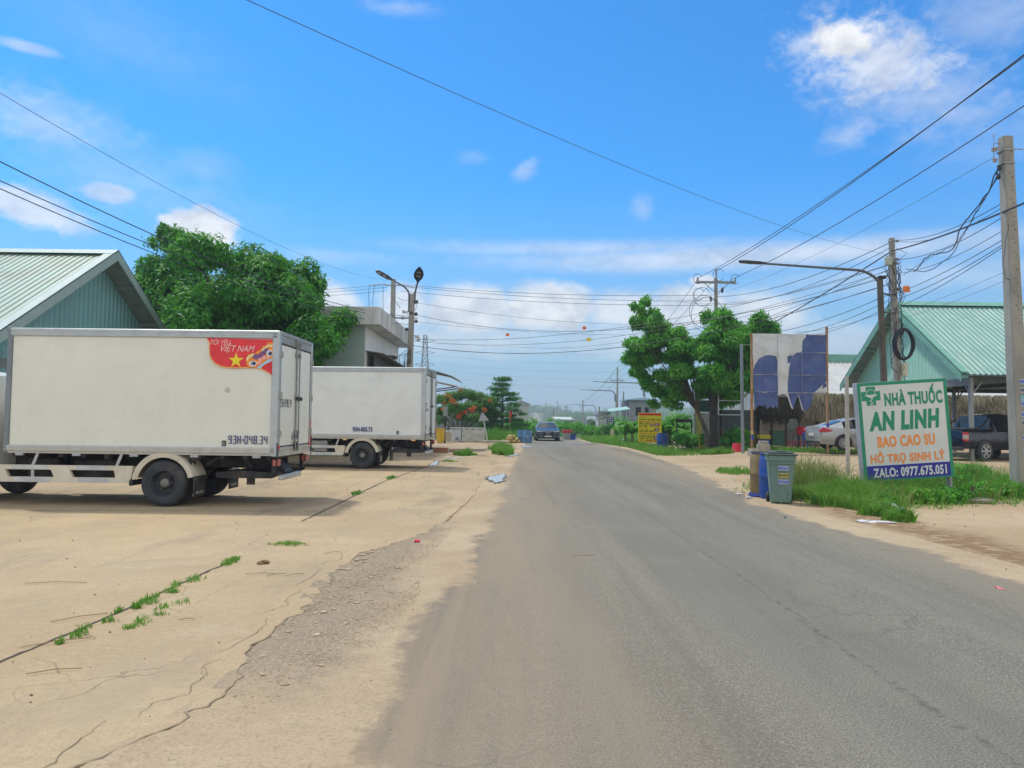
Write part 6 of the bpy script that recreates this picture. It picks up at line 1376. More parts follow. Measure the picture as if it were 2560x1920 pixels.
# furniture by the thatched stall
PRED = M('red plastic', (.62,.025,.04), .4, var=.06); PBLU = M('blue plastic', (.03,.08,.40), .4, var=.06)
def stool(loc, rz, label, mat, grp): 
    t = thing('plastic_stool', label, 'stool', loc, rz, grp); m = MB(); m.box(-.15,.15,-.15,.15,.40,.43,.02); m.build('seat', mat, t)
    for (sx, sy) in ((-1,-1),(1,-1),(1,1),(-1,1)):
        m = MB(); m.tube([(sx*.13,sy*.13,.40),(sx*.18,sy*.18,0)], .022, 6); m.build('leg', mat, t)
    return t
def chair(loc, rz, label, mat):
    t = thing('plastic_chair', label, 'chair', loc, rz); m = MB(); m.box(-.2,.2,-.2,.2,.42,.45,.02); m.build('seat', mat, t)
    m = MB(); m.T = Matrix.Translation((0,.2,.45)) @ Matrix.Rotation(rad(-12), 4, 'X'); m.box(-.2,.2,-.02,.02,.08,.45,.02); m.box(-.2,-.16,-.02,.02,0,.1); m.box(.16,.2,-.02,.02,0,.1); m.build('backrest', mat, t)
    for (sx, sy) in ((-1,-1),(1,-1),(1,1),(-1,1)):
        m = MB(); m.tube([(sx*.17,sy*.17,.42),(sx*.22,sy*.22,0)], .022, 6); m.build('leg', mat, t)
fY = 39.5; zf = H(14.2, fY)
tb = thing('dining_table', 'small dark table under the thatch holding red and blue tubs', 'table', (X_at(2012, fY), fY, zf)); m = MB(); m.box(-.6,.6,-.35,.35,.72,.75,.01); m.build('tabletop', M('dark table top', (.10,.09,.085), .5), tb)
for (sx, sy) in ((-1,-1),(1,-1),(1,1),(-1,1)):
    m = MB(); m.tube([(sx*.52,sy*.3,.72),(sx*.55,sy*.32,0)], .025, 6); m.build('leg', COLG, tb)
def tub(px, Y, z, label, mat, r=.24, h=.4):
    t = thing('plastic_tub', label, 'tub', (X_at(px, Y), Y, z)); m = MB(); m.lathe([(r*.8,0),(r,h*.9),(r*1.08,h*.92),(r*1.08,h),(r*.95,h),(r*.8,h*.2),(.01,h*.18)], 20); m.build('tub_body', mat, t, smooth=35)
    return t
tub(2003, fY-.05, zf+.755, 'red plastic tub on the dark table under the thatch', PRED, .26, .42); tub(2023, fY-.05, zf+.755, 'blue plastic tub on the dark table, right of the red one', PBLU, .22, .36)
stool((X_at(1978, 39.0), 39.0, zf), .2, 'red stool left of the dark table', PRED, None); stool((X_at(2000, 38.8), 38.8, zf), .5, 'red stool right in front of the dark table', PRED, None); stool((X_at(2036, 39.0), 39.0, zf), .1, 'red stool behind the silver sedan tail', PRED, None)
chair((X_at(2022, 38.6), 38.6, zf), .15, 'blue plastic chair in front of the dark table', PBLU)
p = at(1842, 1125, 37.5); wt = thing('plastic_bucket', 'upturned red plastic bucket on the grass before the brick wall', 'bucket', (p.x, 37.5, H(p.x, 37.5))); m = MB(); m.lathe([(.25,0),(.26,.03),(.24,.06),(.20,.40),(.19,.42),(.01,.42)], 20); m.build('bucket_shell', PRED, wt, smooth=35)
cY = 41.0; p = loc_px(1910, cY); cr = thing('plastic_crate', 'blue crate with yellow lid beside the thatched stall', 'crate', (p[0], cY, p[2]+.12)); m = MB(); m.box(-.25,.25,-.2,.2,0,.36,.02); m.build('crate_body', PBLU, cr); m = MB(); m.box(-.28,.28,-.23,.23,.364,.58,.03); m.box(-.30,.30,-.25,.25,.53,.57,.01); m.build('lid', M('yellow plastic', (.72,.58,.03), .4), cr)
cl = thing('hanging_shirt', 'greenish grey shirt hanging below the thatch', 'shirt', (X_at(1983, 40.5), 40.5, H(14,40.5))); m = MB(); zz_ = Z_at(1983,1070,40.5)-H(14,40.5)
m.prism([(-.28,zz_-.0),(-.2,zz_+.42),(-.1,zz_+.50),(.1,zz_+.50),(.2,zz_+.42),(.28,zz_),(.17,zz_-.05),(-.17,zz_-.05)], -.03, .03); m.build('cloth', M('grey green cloth', (.16,.20,.17), .9, var=.2, scale=4), cl)
m = MB(); m.tube([(0,0,zz_+.5),(0,0,zz_+1.1)], .01, 5); m.build('hanger', BLACK, cl)

# ---------------------------------------------------------------- vegetation
def leaf_mesh(name, C, D, N, L, W, mat, parent=None, fold=.12):
    """one folded four-point leaf per row: base C, direction D, normal N, length L, width W"""
    n = len(C); side = np.cross(D, N); side /= np.linalg.norm(side, axis=1, keepdims=True)+1e-9; up = np.cross(side, D)
    mid = C+D*(L*.45)[:,None]; V = np.empty((n,4,3)); V[:,0] = C; V[:,1] = mid+side*(W/2)[:,None]+up*(W*fold)[:,None]; V[:,2] = C+D*L[:,None]-up*(L*.12)[:,None]; V[:,3] = mid-side*(W/2)[:,None]+up*(W*fold)[:,None]
    base = np.arange(n, dtype=np.int32)*4; tri = np.stack([base,base+1,base+2,base,base+2,base+3],1).reshape(-1)
    me = bpy.data.meshes.new(name); me.vertices.add(n*4); me.vertices.foreach_set('co', V.reshape(-1).astype(np.float32)); me.loops.add(n*6); me.loops.foreach_set('vertex_index', tri); me.polygons.add(n*2)
    me.polygons.foreach_set('loop_start', np.arange(0, n*6, 3, dtype=np.int32)); me.materials.append(mat); me.update(calc_edges=True)
    o = bpy.data.objects.new(name, me); COL.objects.link(o)
    if parent: o.parent = parent
    return o
def unit(a): return a/(np.linalg.norm(a, axis=1, keepdims=True)+1e-9)
def whorl_leaves(name, lobes, ncl, per, L, W, mat, parent, seed=1, droop=.45, shell=.5):
    """clusters of leaves fanned round twigs spread through the outer part of every lobe; lobes = (x,y,z,rx,ry,rz)"""
    r = np.random.default_rng(seed); lob = np.array(lobes); wts = lob[:,3]*lob[:,4]+lob[:,4]*lob[:,5]+lob[:,3]*lob[:,5]; idx = r.choice(len(lob), ncl, p=wts/wts.sum())
    d = unit(r.normal(size=(ncl,3))); d[:,2] = np.where(d[:,2] < -.3, d[:,2]*.45, d[:,2]); rr = shell+(1-shell)*r.random(ncl)**.55+r.normal(0,.07,ncl)
    cc = lob[idx,:3]+d*lob[idx,3:6]*rr[:,None]
    C = np.repeat(cc, per, 0); A = unit(np.repeat(d+np.array([0,0,.35]), per, 0)); n = len(C)
    t1 = unit(np.cross(A, r.normal(size=(n,3)))); D = unit(A*r.uniform(.05,.7,n)[:,None]+t1+np.array([0,0,-1])*r.uniform(0, droop*2, n)[:,None])
    C = C+D*.02+r.normal(0, L*.25, (n,3)); N = unit(A+r.normal(0,.3,(n,3))+np.array([0,0,.6])); ll = L*r.uniform(.6,1.25,n)
    return leaf_mesh(name, C, D, N, ll, ll*W, mat, parent)
BARK = M('grey brown bark', (.15,.125,.095), .95, var=.35, scale=6, bump=.6, bscale=14, stretch=(1,1,.3)); DBARK = M('dark bark', (.060,.052,.043), .95, var=.35, scale=6, bump=.6, bscale=14)
LEAF1 = leafmat('deep green leaves', [(.010,.075,.018), (.024,.17,.022), (.070,.31,.034), (.16,.43,.06)])
LEAF2 = leafmat('bright green leaves', [(.018,.14,.018), (.060,.30,.026), (.14,.46,.045), (.27,.56,.075)])
LEAF3 = leafmat('blue green leaves', [(.010,.035,.020), (.020,.062,.030), (.040,.10,.042)])
LEAFF = leafmat('feathery green leaves', [(.025,.10,.018), (.075,.20,.03), (.16,.30,.05)])
def limb_tree(t, base, trunk, lobes, r0, mat, n=16, seed=0):
    """trunk along the given points, limbs curving up to the lobes"""
    r = random.Random(seed); m = MB(); k = len(trunk); rs = [r0*(1-.45*i/(k-1)) for i in range(k)]; rs[0] *= 1.35; m.tube(trunk, rs, 12); m.build('trunk', mat, t, smooth=50)
    m = MB(); top = Vector(trunk[-1]); pre = Vector(trunk[-2])
    for i, l in enumerate(sorted(lobes, key=lambda q: -q[3])[:n]):
        e = Vector(l[:3]); s = pre+(top-pre)*r.random(); mid = s+(e-s)*.5+Vector((r.uniform(-.3,.3), r.uniform(-.3,.3), r.uniform(-.1,.5)))
        m.tube([s, s+(mid-s)*.5+Vector((0,0,.15)), mid, e], [r0*.42, r0*.32, r0*.22, r0*.08], 6)
        for q in range(3):
            a = mid+(e-mid)*r.random(); m.tube([a, a+Vector((r.gauss(0,.5)*l[3], r.gauss(0,.5)*l[3], r.uniform(0,.6)*l[3]))], [r0*.12, r0*.04], 4)
    m.build('branch', mat, t)
def lobes_px(L, Y, t, depth, seed, flat=.85):
    r = random.Random(seed); out = []
    for (px, py, rp) in L:
        y = Y+r.uniform(-depth, depth); p = at(px, py, Y); k = rp/FPX*Y; out.append((p.x-t.location.x, y-t.location.y, p.z-t.location.z, k, k*1.15, k*flat))
    return out
def ragged(lobes, seed, k=3, s=.62, o=.60):
    r = random.Random(seed); out = []
    for (x,y,z,a,b,c) in lobes:
        for i in range(k):
            q = s*r.uniform(.75,1.2); out.append((x+a*o*r.uniform(-1,1), y+b*o*r.uniform(-1,1), z+c*o*r.uniform(-1,1), a*q, b*q, c*q))
    return out
# big tree at left
tl = thing('broadleaf_tree', 'big dense dark-green tree rising behind the warehouse and the first truck', 'tree', (X_at(590, 29), 29.0, 0))
LT = [(440,596,30),(415,575,22),(390,600,26),(364,660,30),(420,672,62),(500,652,48),(560,650,46),(620,650,46),(672,680,44),(732,690,42),(770,718,34),(835,850,26),(800,850,40),(374,722,30),(365,735,46),(450,745,80),(560,735,92),(670,745,82),(752,765,58),(800,805,42),(400,800,42),(480,835,66),(590,845,84),(690,855,84),(775,858,54),(815,845,30),(520,785,60),(630,800,70),(372,690,28),(720,915,60),(640,920,60)]
lb = lobes_px([q for q in LT if q[0] >= 520], 29.0, tl, 1.9, 3)+lobes_px([q for q in LT if 470 <= q[0] < 520], 31.0, tl, .5, 4)
far_l = lobes_px([q for q in LT if q[0] < 470], 34.2, tl, .6, 5); lb += [(x,y+(34.2-29.0)*0,z,a*.98,min(b,1.9),c) for (x,y,z,a,b,c) in far_l]
lb += [(x*.8, y+1.6, z-.2, rx, ry, rz) for (x,y,z,rx,ry,rz) in lb[4:16:2]]
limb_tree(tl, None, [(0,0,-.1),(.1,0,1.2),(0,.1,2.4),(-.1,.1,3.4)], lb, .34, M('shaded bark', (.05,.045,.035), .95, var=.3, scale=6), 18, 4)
lb = [(x,y,z,a*1.12,b*1.12,c*1.12) for (x,y,z,a,b,c) in lb]; lb = lb+ragged(lb, 3, 2, .62, .75); whorl_leaves('crown', lb, 9800, 8, .25, .38, LEAF1, tl, 5, .55, .45)
# right pair
def C4(L): return [(1500+x*.3135, 640+y*.3135, r*.3135) for x, y, r in L]
ta = thing('broadleaf_tree', 'rounded tree with leaning trunk behind the yellow menu board, small top spire', 'tree', (X_at(1746, 42), 42.0, H(10, 42)))
RA = C4([(370,365,48),(285,455,56),(330,520,60),(400,545,85),(500,560,90),(590,620,85),(215,730,55),(235,800,60),(330,700,105),(450,690,120),(580,740,115),(680,760,95),(300,850,95),(420,860,115),(560,890,120),(680,900,100),(390,1000,75),(520,1030,105),(640,1060,95),(560,1150,72),(470,1190,46),(740,1000,85),(720,640,55),(430,480,40)])
la = lobes_px(RA, 42.0, ta, 1.3, 7)
limb_tree(ta, None, [(.55,-.2,-.1),(.40,-.1,1.0),(.05,0,1.9),(-.25,.1,2.7)], la, .155, BARK, 16, 9)
la = [(x,y,z,a*1.08,b*1.1,c*1.1) for (x,y,z,a,b,c) in la]; la = ragged(la, 4, 3, .60, .66); whorl_leaves('crown', la, 6400, 7, .215, .42, LEAF2, ta, 8, .5, .42)
tb_ = thing('broadleaf_tree', 'brighter drooping-leaved tree with knotted dark trunk left of the torn billboard', 'tree', (X_at(1784, 40.5), 40.5, H(11, 41)))
RB = C4([(930,500,58),(880,475,34),(1020,560,76),(1090,620,82),(1240,500,42),(1200,565,52),(1300,600,42),(1345,608,22),(870,640,82),(960,680,105),(1080,740,100),(1170,670,75),(830,800,85),(950,820,105),(1080,880,100),(1180,850,52),(850,950,85),(980,980,95),(1100,1020,90),(900,1080,72),(1040,1110,72),(1185,990,40),(1000,1160,52),(1000,520,40)])
lbb = lobes_px(RB, 40.5, tb_, 1.1, 13)
m = MB(); rr = random.Random(5)
for k in range(9):
    a = k*.7; m.tube([(.16*math.cos(a), .16*math.sin(a), -.1), (.12*math.cos(a+.6), .12*math.sin(a+.6), .9), (.13*math.cos(a+1.1), .13*math.sin(a+1.1), 1.8), (.22*math.cos(a+1.5), .2*math.sin(a+1.5), 2.8)], [.12,.10,.10,.07], 7)
m.build('trunk', DBARK, tb_, smooth=50)
m = MB()
for l in sorted(lbb, key=lambda q: -q[3])[:16]: m.tube([(0,0,2.4), ((l[0])*.45, l[1]*.45, 2.4+(l[2]-2.4)*.55), l[:3]], [.10,.06,.02], 6)
m.build('branch', DBARK, tb_)
lbb = [(x,y,z,a*1.05,b*1.08,c*1.1) for (x,y,z,a,b,c) in lbb]; lbb = ragged(lbb, 5, 3, .60, .68); whorl_leaves('crown', lbb, 5000, 8, .34, .27, LEAF2, tb_, 15, .6, .42)

# flame tree and tiered tree on the left of the road
fY_ = 60.0; tf = thing('flame_tree', 'spreading flame tree with orange-red blossoms above the old chest freezers', 'tree', (X_at(1150, fY_), fY_, 0))
FL = [(1110,1000,24),(1135,990,26),(1165,985,26),(1195,995,26),(1220,1005,24),(1105,1030,24),(1140,1020,26),(1180,1018,26),(1215,1025,24),(1100,1050,16),(1235,1035,20),(1190,1045,20),(1150,1042,16)]
lf = lobes_px(FL, fY_, tf, 1.5, 5, .55)
m = MB(); rr = random.Random(12)
for l in lf[:10]: m.tube([(rr.uniform(-.15,.15),rr.uniform(-.15,.15),-.05),(l[0]*.3,l[1]*.3,.9),(l[0]*.8,l[1]*.8,l[2]*.8),l[:3]], [.07,.06,.04,.015], 6)
m.build('trunk', BARK, tf)
whorl_leaves('crown', lf, 1500, 9, .26, .26, LEAFF, tf, 21, .35, .35)
FLW = leafmat('flame blossoms', [(.70,.10,.03), (.80,.06,.05), (.75,.20,.03)], .6, .3)
def blossoms(name, L, n, mat, seed): 
    q = lobes_px([(a, b, c*.62) for a, b, c in L], fY_-1.9, tf, .5, seed, .8); whorl_leaves(name, q, n, 6, .13, .7, mat, tf, seed, .3, .3)
blossoms('blossom', [(1131,1002,9),(1246-46+12,1024,6),(1182,1025,7),(1160,1030,9),(1148,1042,7),(1176,1025,5),(1187,1018,6),(1225,1001,5),(1106,1024,5),(1152,1034,6)], 95, FLW, 31)
blossoms('rust_blossom', [(1120,990,14),(1112,1008,12),(1152,975,12),(1140,1008,10)], 70, leafmat('rusty blossoms', [(.40,.12,.03), (.50,.20,.04), (.22,.14,.03), (.10,.16,.03)], .7, .2), 33)
cY_ = 62.0; tcn = thing('tiered_tree', 'dark conical tree with flat tiers of foliage right of the flame tree', 'tree', (X_at(1255, cY_), cY_, 0))
r_ = random.Random(17); tiers = []
for k in range(10):
    z = .9+k*.44; R_ = 2.15*(1-(k/10)**1.5)*r_.uniform(.8,1.1)+.15
    for q in range(8 if k < 7 else 5):
        a = q*2*math.pi/7+k*1.1; e = R_*r_.uniform(.45,1.0); tiers.append((e*math.cos(a), e*math.sin(a), z+.16*e+r_.uniform(-.06,.06), .50*r_.uniform(.7,1.2), .50, .055))
m = MB(); m.tube([(0,0,-.1),(.05,0,2),(0,0,5.0)], [.13,.09,.02], 8); m.build('trunk', DBARK, tcn); m = MB()
for l in tiers: m.tube([(0,0,max(.3,l[2]-.25)), l[:3]], [.03,.012], 4)
m.build('branch', DBARK, tcn)
whorl_leaves('crown', tiers, 2300, 6, .17, .35, leafmat('dark tiered leaves', [(.012,.08,.025), (.03,.16,.032), (.075,.27,.045)]), tcn, 25, .2, .3)

# shrubs: one mesh of each kind, copied
def shrub_mesh(seed, mat, R_=1.0, flat=.75, n=420, L=.22):
    r = random.Random(seed); lo = [(r.gauss(0,.42)*R_, r.gauss(0,.42)*R_, R_*(.35+.55*r.random()*flat), R_*r.uniform(.28,.5), R_*r.uniform(.28,.5), R_*r.uniform(.24,.42)) for _ in range(9)]
    return lo
def shrub(label, loc, seed, mat, R_=1.0, n=420, L=.22, group=None, name='bush', per=6, W=.4):
    t = thing(name, label, 'bush', loc, 0, group); lo = shrub_mesh(seed, mat, R_); m = MB()
    for l in lo: m.tube([(0,0,-.1), (l[0]*.5, l[1]*.5, l[2]*.6), l[:3]], [.05*R_,.03*R_,.01], 5)
    m.build('stem', DBARK, t); whorl_leaves('foliage', lo, n, per, L, W, mat, t, seed, .4, .35); return t
HZL = leafmat('far foliage', [(.035,.10,.030), (.070,.155,.042), (.12,.21,.065)], .7)
for lab, px, Y, R_, seed, mat, L in [('bush of dark leaves under the tiered tree',1232,60.5,1.1,1,LEAF2,.2),('low bush behind the leaning triangle sign',1215,57.5,.9,2,LEAF1,.18),('pale yellow-green bush just left of the dark car',1322,70,1.3,3,LEAF2,.22),
     ('rounded bush between the red flag and the drums',1284,62,1.1,4,LEAF2,.2),('green bush right of the dark car, by the red-topped stall',1424,72,1.6,5,LEAF2,.22),('round bright bush by the bare grey pole',1484,74,1.2,6,LEAF2,.2),
     ('tall bush under the blue shop sign',1524,70,1.3,7,LEAF1,.22),('bush behind the blue shop sign, beside the grey block house',1525,104,3.2,8,LEAF3,.4),('bush in front of the grey block house',1612,92,3.0,9,LEAF2,.35),('dark bush by the hut at the far edge of the crest',1556,88,1.4,10,LEAF1,.22),
     ('leafy shrub under the leaning tree trunk, near the grey table',1722,43.6,1.0,12,LEAF2,.2),('dark shrub behind the blue drum at the yellow menu board',1672,51.5,1.5,13,LEAF1,.22),('shrub behind the empty white sign frame',1838,41.4,1.1,14,LEAF2,.2),('tall shrub left of the leaning tree, behind the dark rack',1700,50,1.9,15,LEAF2,.24),
     ('weedy bush left of the valley road',1300,84,2.2,11,LEAF2,.3)]:
    x = X_at(px, Y); shrub(lab, (x, Y, H(x, Y)), seed, mat, R_, 420, L)
vb = None; rr = random.Random(40)
for i in range(34):
    Y = rr.uniform(110, 420); px = rr.choice((rr.uniform(1290,1335), rr.uniform(1372,1560), rr.uniform(1372,1480))); x = X_at(px, Y)
    if abs(x-far_cx(Y)) < 6: x += 9
    s = rr.uniform(1.4, 2.6)*(1+Y/500)
    if vb is None: vb = shrub('bush scattered in the valley plots beyond the crest', (x, Y, H(x, Y)-.2), 51, HZL, 1.0, 260, .34, 'bushes in the valley', per=5); vb.scale = (s,)*3
    else: dup(vb, (x, Y, H(x, Y)-.2), rr.uniform(0, 6), scale=s)
hz = shrub('hazy round tree beside the far pale house on the left', (X_at(1320,230), 230, H(X_at(1320,230),230)+2.2), 61, leafmat('hazy tree leaves', [(.02,.065,.045), (.04,.10,.065), (.05,.13,.07)], .7), 3.4, 900, .6, name='tree'); hz['category'] = 'tree'
m = MB(); m.tube([(0,0,-3),(0,0,2)], .25, 8); m.build('trunk', BARK, hz)
# far woods on the ridges
def woods(name, label, pts, mat, n, L, seed):
    r = np.random.default_rng(seed); lo = []
    for (px, Y, R_) in pts:
        x = X_at(px, Y); lo.append((x, Y, H(x, Y)+R_*.5, R_*1.1, R_*1.1, R_*.8))
    o = whorl_leaves(name, lo, n, 4, L, .7, mat, None, seed, .3, .55); tag(o, label, 'woods', kind='stuff'); return o
rr = random.Random(3)
woods('woods', 'hazy rounded wood on the ridge above the valley, right of the road', [(1405+rr.uniform(0,130), rr.uniform(600,680), rr.uniform(5,8.5)) for _ in range(70)], HZL, 3200, 1.5, 3)
woods('woods', 'long low wooded skyline at the end of the far road', [(rr.uniform(1150,1420), rr.uniform(900,1080), rr.uniform(6,9)) for _ in range(90)]+[(rr.uniform(1500,1900), rr.uniform(700,950), rr.uniform(6,9)) for _ in range(90)], HZL, 5200, 2.0, 4)
woods('woods', 'hedges and scrub lining the far sloping road', [(X, Y, rr.uniform(1.4,2.6)) for (X, Y) in [(1280+FPX*(far_cx(Y)+s*rr.uniform(8,26))/Y, Y) for Y in [rr.uniform(200,880) for _ in range(120)] for s in (-1,1)]], HZL, 5200, .9, 5)

# grasses
GRASS = leafmat('lush grass blades', [(.040,.13,.018), (.095,.25,.030), (.18,.35,.05), (.30,.41,.12)], .6, .35); GRASSD = leafmat('dry grass blades', [(.10,.14,.03), (.20,.20,.06), (.30,.26,.11)], .7, .3)
def grass(name, P, h, label, mat=GRASS, kind='stuff', cat='grass', lean=.5, wid=.009, seed=1, zoff=None, group=None):
    r = np.random.default_rng(seed); n = len(P); P = np.asarray(P, float); hh = h*r.uniform(.45,1.15,n)*(P[:,2] if P.shape[1] > 2 else 1); a = r.uniform(0,2*np.pi,n); ln = lean*r.uniform(.2,1.2,n)
    z = np.array([H(x,y) if zoff is None else zoff for x,y in P[:,:2]]); B = np.stack([P[:,0],P[:,1],z],1); d = np.stack([np.cos(a),np.sin(a),np.zeros(n)],1); b2 = r.uniform(0,2*np.pi,n); s = np.stack([np.cos(b2),np.sin(b2),np.zeros(n)],1)*(wid*r.uniform(.6,1.5,n))[:,None]
    up = np.array([0,0,1.]); m1 = B+d*(hh*ln*.28)[:,None]+up*(hh*.55)[:,None]; tp = B+d*(hh*ln)[:,None]+up*(hh*(1-.28*ln))[:,None]
    V = np.stack([B-s,B+s,m1+s*.8,m1-s*.8,tp],1); base = np.arange(n,dtype=np.int32)*5; lp = np.stack([base,base+1,base+2,base+3,base+3,base+2,base+4],1).reshape(-1); st = np.stack([np.arange(n)*7,np.arange(n)*7+4],1).reshape(-1).astype(np.int32)
    me = bpy.data.meshes.new(name); me.vertices.add(n*5); me.vertices.foreach_set('co', V.reshape(-1).astype(np.float32)); me.loops.add(n*7); me.loops.foreach_set('vertex_index', lp); me.polygons.add(n*2); me.polygons.foreach_set('loop_start', st); me.materials.append(mat); me.update(calc_edges=True)
    o = bpy.data.objects.new(name, me); COL.objects.link(o); tag(o, label, cat, group, kind); return o
def patch(n, cx, cy, rx, ry, seed, edge=1.0):
    r = np.random.default_rng(seed); a = r.uniform(0,2*np.pi,n); q = np.sqrt(r.random(n)); q *= 1+.25*np.sin(a*3+seed)+.15*np.sin(a*7+seed); 
    return np.stack([cx+rx*q*np.cos(a), cy+ry*q*np.sin(a), 1.15-.55*np.clip(q,0,1)],1)
def gpx(px, py): 
    d = ray(px, py); t = -EYE/d.z; return d.x*t, d.y*t
# tall grass round the pharmacy sign
S_ = [patch(3600,6.75,16.0,.85,1.6,1),patch(3600,7.9,16.3,1.3,1.3,2),patch(2600,9.2,17.6,1.2,1.2,3),patch(3000,10.9,17.6,1.1,1.3,4),patch(1500,7.0,18.0,1.0,1.4,5),patch(1400,12.2,19,1.4,2,6)]
grass('grass', np.concatenate(S_), .56, 'tall green grass growing round the pharmacy signboard', seed=1, lean=.85)
grass('grass', np.concatenate([patch(900,6.9,17.6,.8,1.4,7),patch(700,7.6,19.4,1.0,.9,8),patch(500,11,18.6,1.3,.8,9)]), 1.0, 'taller pale seeding grass behind the tall green grass', GRASSD, lean=.6, wid=.006, seed=2)
grass('grass', np.concatenate([patch(900,7.3,15.6,1.7,1.2,91),patch(700,9.6,16.2,1.6,1.0,92),patch(500,6.4,17.5,.9,2.4,93)]), .20, 'sparse short grass thinning out round the tall green grass', seed=90, lean=1.1)
grass('grass', np.concatenate([patch(450,7.2,15.9,1.4,1.2,94),patch(380,9.8,17.0,1.8,1.2,95)]), .75, 'dry stalks mixed into the tall green grass', GRASSD, seed=91, lean=.8, wid=.006)
for i, (px, py, n, rx, lab) in enumerate([(2200,1288,420,.30,'small grass clump in front of the sign patch, left'),(2250,1302,260,.24,'grass clump nearest the road below the sign'),(2060,1205,10,.1,None)]):
    if lab:
        x, y = gpx(px, py); grass('grass_clump', patch(n,x,y,rx,rx*1.1,30+i), .34, lab, seed=30+i, kind=None, cat='grass clump', lean=.9)
weed = whorl_leaves('weeds', [(x, y, z, a, a, .16) for (x, y, z, a) in [(8.3,15.6,.15,.4),(8.9,15.7,.15,.4),(9.35,16.0,.18,.35),(9.0,16.5,.2,.4),(7.2,15.0,.12,.35),(7.9,15.9,.16,.4),(10.4,16.9,.2,.5),(11.0,16.8,.2,.4),(11.6,17.2,.3,.6),(10.1,17.8,.4,.6),(9.6,18.6,.5,.6),(11.2,18.9,.5,.7)]], 1700, 5, .075, .6, LEAF2, None, 77, .3, .2); tag(weed, 'low broad-leaved weeds in front of the pharmacy sign legs', 'weeds', kind='stuff')
x, y = gpx(1857, 1185); grass('grass', patch(700,x-.1,y+.6,.55,1.2,41), .30, 'short grass left of the ochre drum', seed=41, lean=.9)
# left of the road
x, y = gpx(1257, 1138); grass('grass', np.concatenate([patch(2600,x+.05,y+1.8,.42,2.4,42),patch(900,x-.2,y+6,.5,3,43)]), .55, 'bright tuft of grass on the left road edge near the coconuts', seed=42, lean=.8, wid=.012, zoff=0.0)
x, y = gpx(1160, 1139); grass('grass_clump', patch(700,x,y+.3,.45,.7,44), .40, 'small bright clump on the slab near the freezers', seed=44, kind=None, cat='grass clump', lean=.8, wid=.012, zoff=0.0)
for i, (x, y, n, rx, ry, h_, lab) in enumerate([(-3.14,5.9,260,.06,.55,.055,'grass tufts along the near joint, lower'),(-3.10,6.9,330,.09,.55,.065,'grass tufts along the near joint, upper'),(-2.85,6.15,210,.08,.40,.05,'grass strip just right of the near joint'),(-3.06,8.45,160,.06,.25,.10,'tuft near the end of the near joint'),(-2.78,9.65,200,.22,.14,.08,'lone tuft on the slab in line with the joint'),
        (-9.3,9.9,150,.25,.15,.09,'lone dry tuft at the left edge of the slab'),(-3.25,16.2,120,.12,.4,.10,'tuft in the far joint, nearer'),(-3.2,20.5,160,.12,.5,.12,'tuft in the far joint, farther'),(-1.60,3.62,160,.10,.06,.05,'dry tuft in the slab crack at the bottom edge'),(-2.35,28.8,160,.3,.4,.12,'weeds where the far joint meets the wet track')]):
    pts_ = patch(n,x,y,rx,ry,50+i) if i not in (0, 1, 2) else np.concatenate([patch(n//6, x+.04*math.sin(q*2.7), y-ry+2*ry*q/5+.05*math.cos(q*5), rx*(.5+.4*(q % 2)), .045+.04*(q % 3), 300+i*9+q) for q in range(6)])
    o = grass('grass_clump', pts_, h_*(1.25 if i < 3 else 1), lab, GRASS if i not in (5, 8) else GRASSD, seed=50+i, kind=None, cat='grass clump', lean=1.0, wid=.004 if y < 11 else .008, zoff=0.0 if i != 8 else -.04)
r = np.random.default_rng(9)
n = 9000; q = np.stack([r.uniform(-4.5,1.0,n), r.uniform(54.5,66,n), r.uniform(.6,1.2,n)],1); grass('grass', q, .95, 'tall reedy grass behind the coconut pile and drums', seed=61, lean=.6, wid=.016)
n = 5000; q = np.stack([r.uniform(5.9,11.5,n), r.uniform(54,66,n), r.uniform(.5,1.2,n)],1); grass('grass', q, .55, 'grass verge at the crest right of the road', seed=62, lean=.7, wid=.016)
n = 5500; yq = r.uniform(36,55,n); q = np.stack([np.array([interp(RIGHT,v) for v in yq])+.5+np.abs(r.normal(0,1.0,n)), yq, r.uniform(.4,1.1,n)],1); grass('grass', q, .42, 'grass along the verge below the yellow menu board', seed=63, lean=.8, wid=.013)
n = 3500; q = np.stack([r.uniform(9.3,14,n), r.uniform(37.5,41.5,n), r.uniform(.4,1.0,n)],1); grass('grass', q, .30, 'short grass at the feet of the right-hand trees', seed=64, lean=.9, wid=.012)
n = 2200; q = np.stack([r.uniform(12.8,16.5,n), r.uniform(35.4,38.2,n), r.uniform(.4,1.0,n)],1); grass('grass', q, .35, 'thin grass in front of the dining table', seed=65, lean=.9, wid=.011)
x, y = gpx(1788, 1138); y = 36.8; x = X_at(1788, y); grass('grass_clump', patch(900,x,y,.65,.6,66), .42, 'round grass clump on sand before the empty frame', seed=66, kind=None, cat='grass clump', lean=.8, wid=.012)
n = 9000; yq = r.uniform(68,150,n); q = np.stack([np.array([far_cx(v) for v in yq])+r.choice([-1,1],n)*r.uniform(3.4,30,n), yq, r.uniform(.5,1.3,n)],1); grass('grass', q, 1.3, 'rank grass on the slope beyond the crest', seed=67, lean=.6, wid=.05)
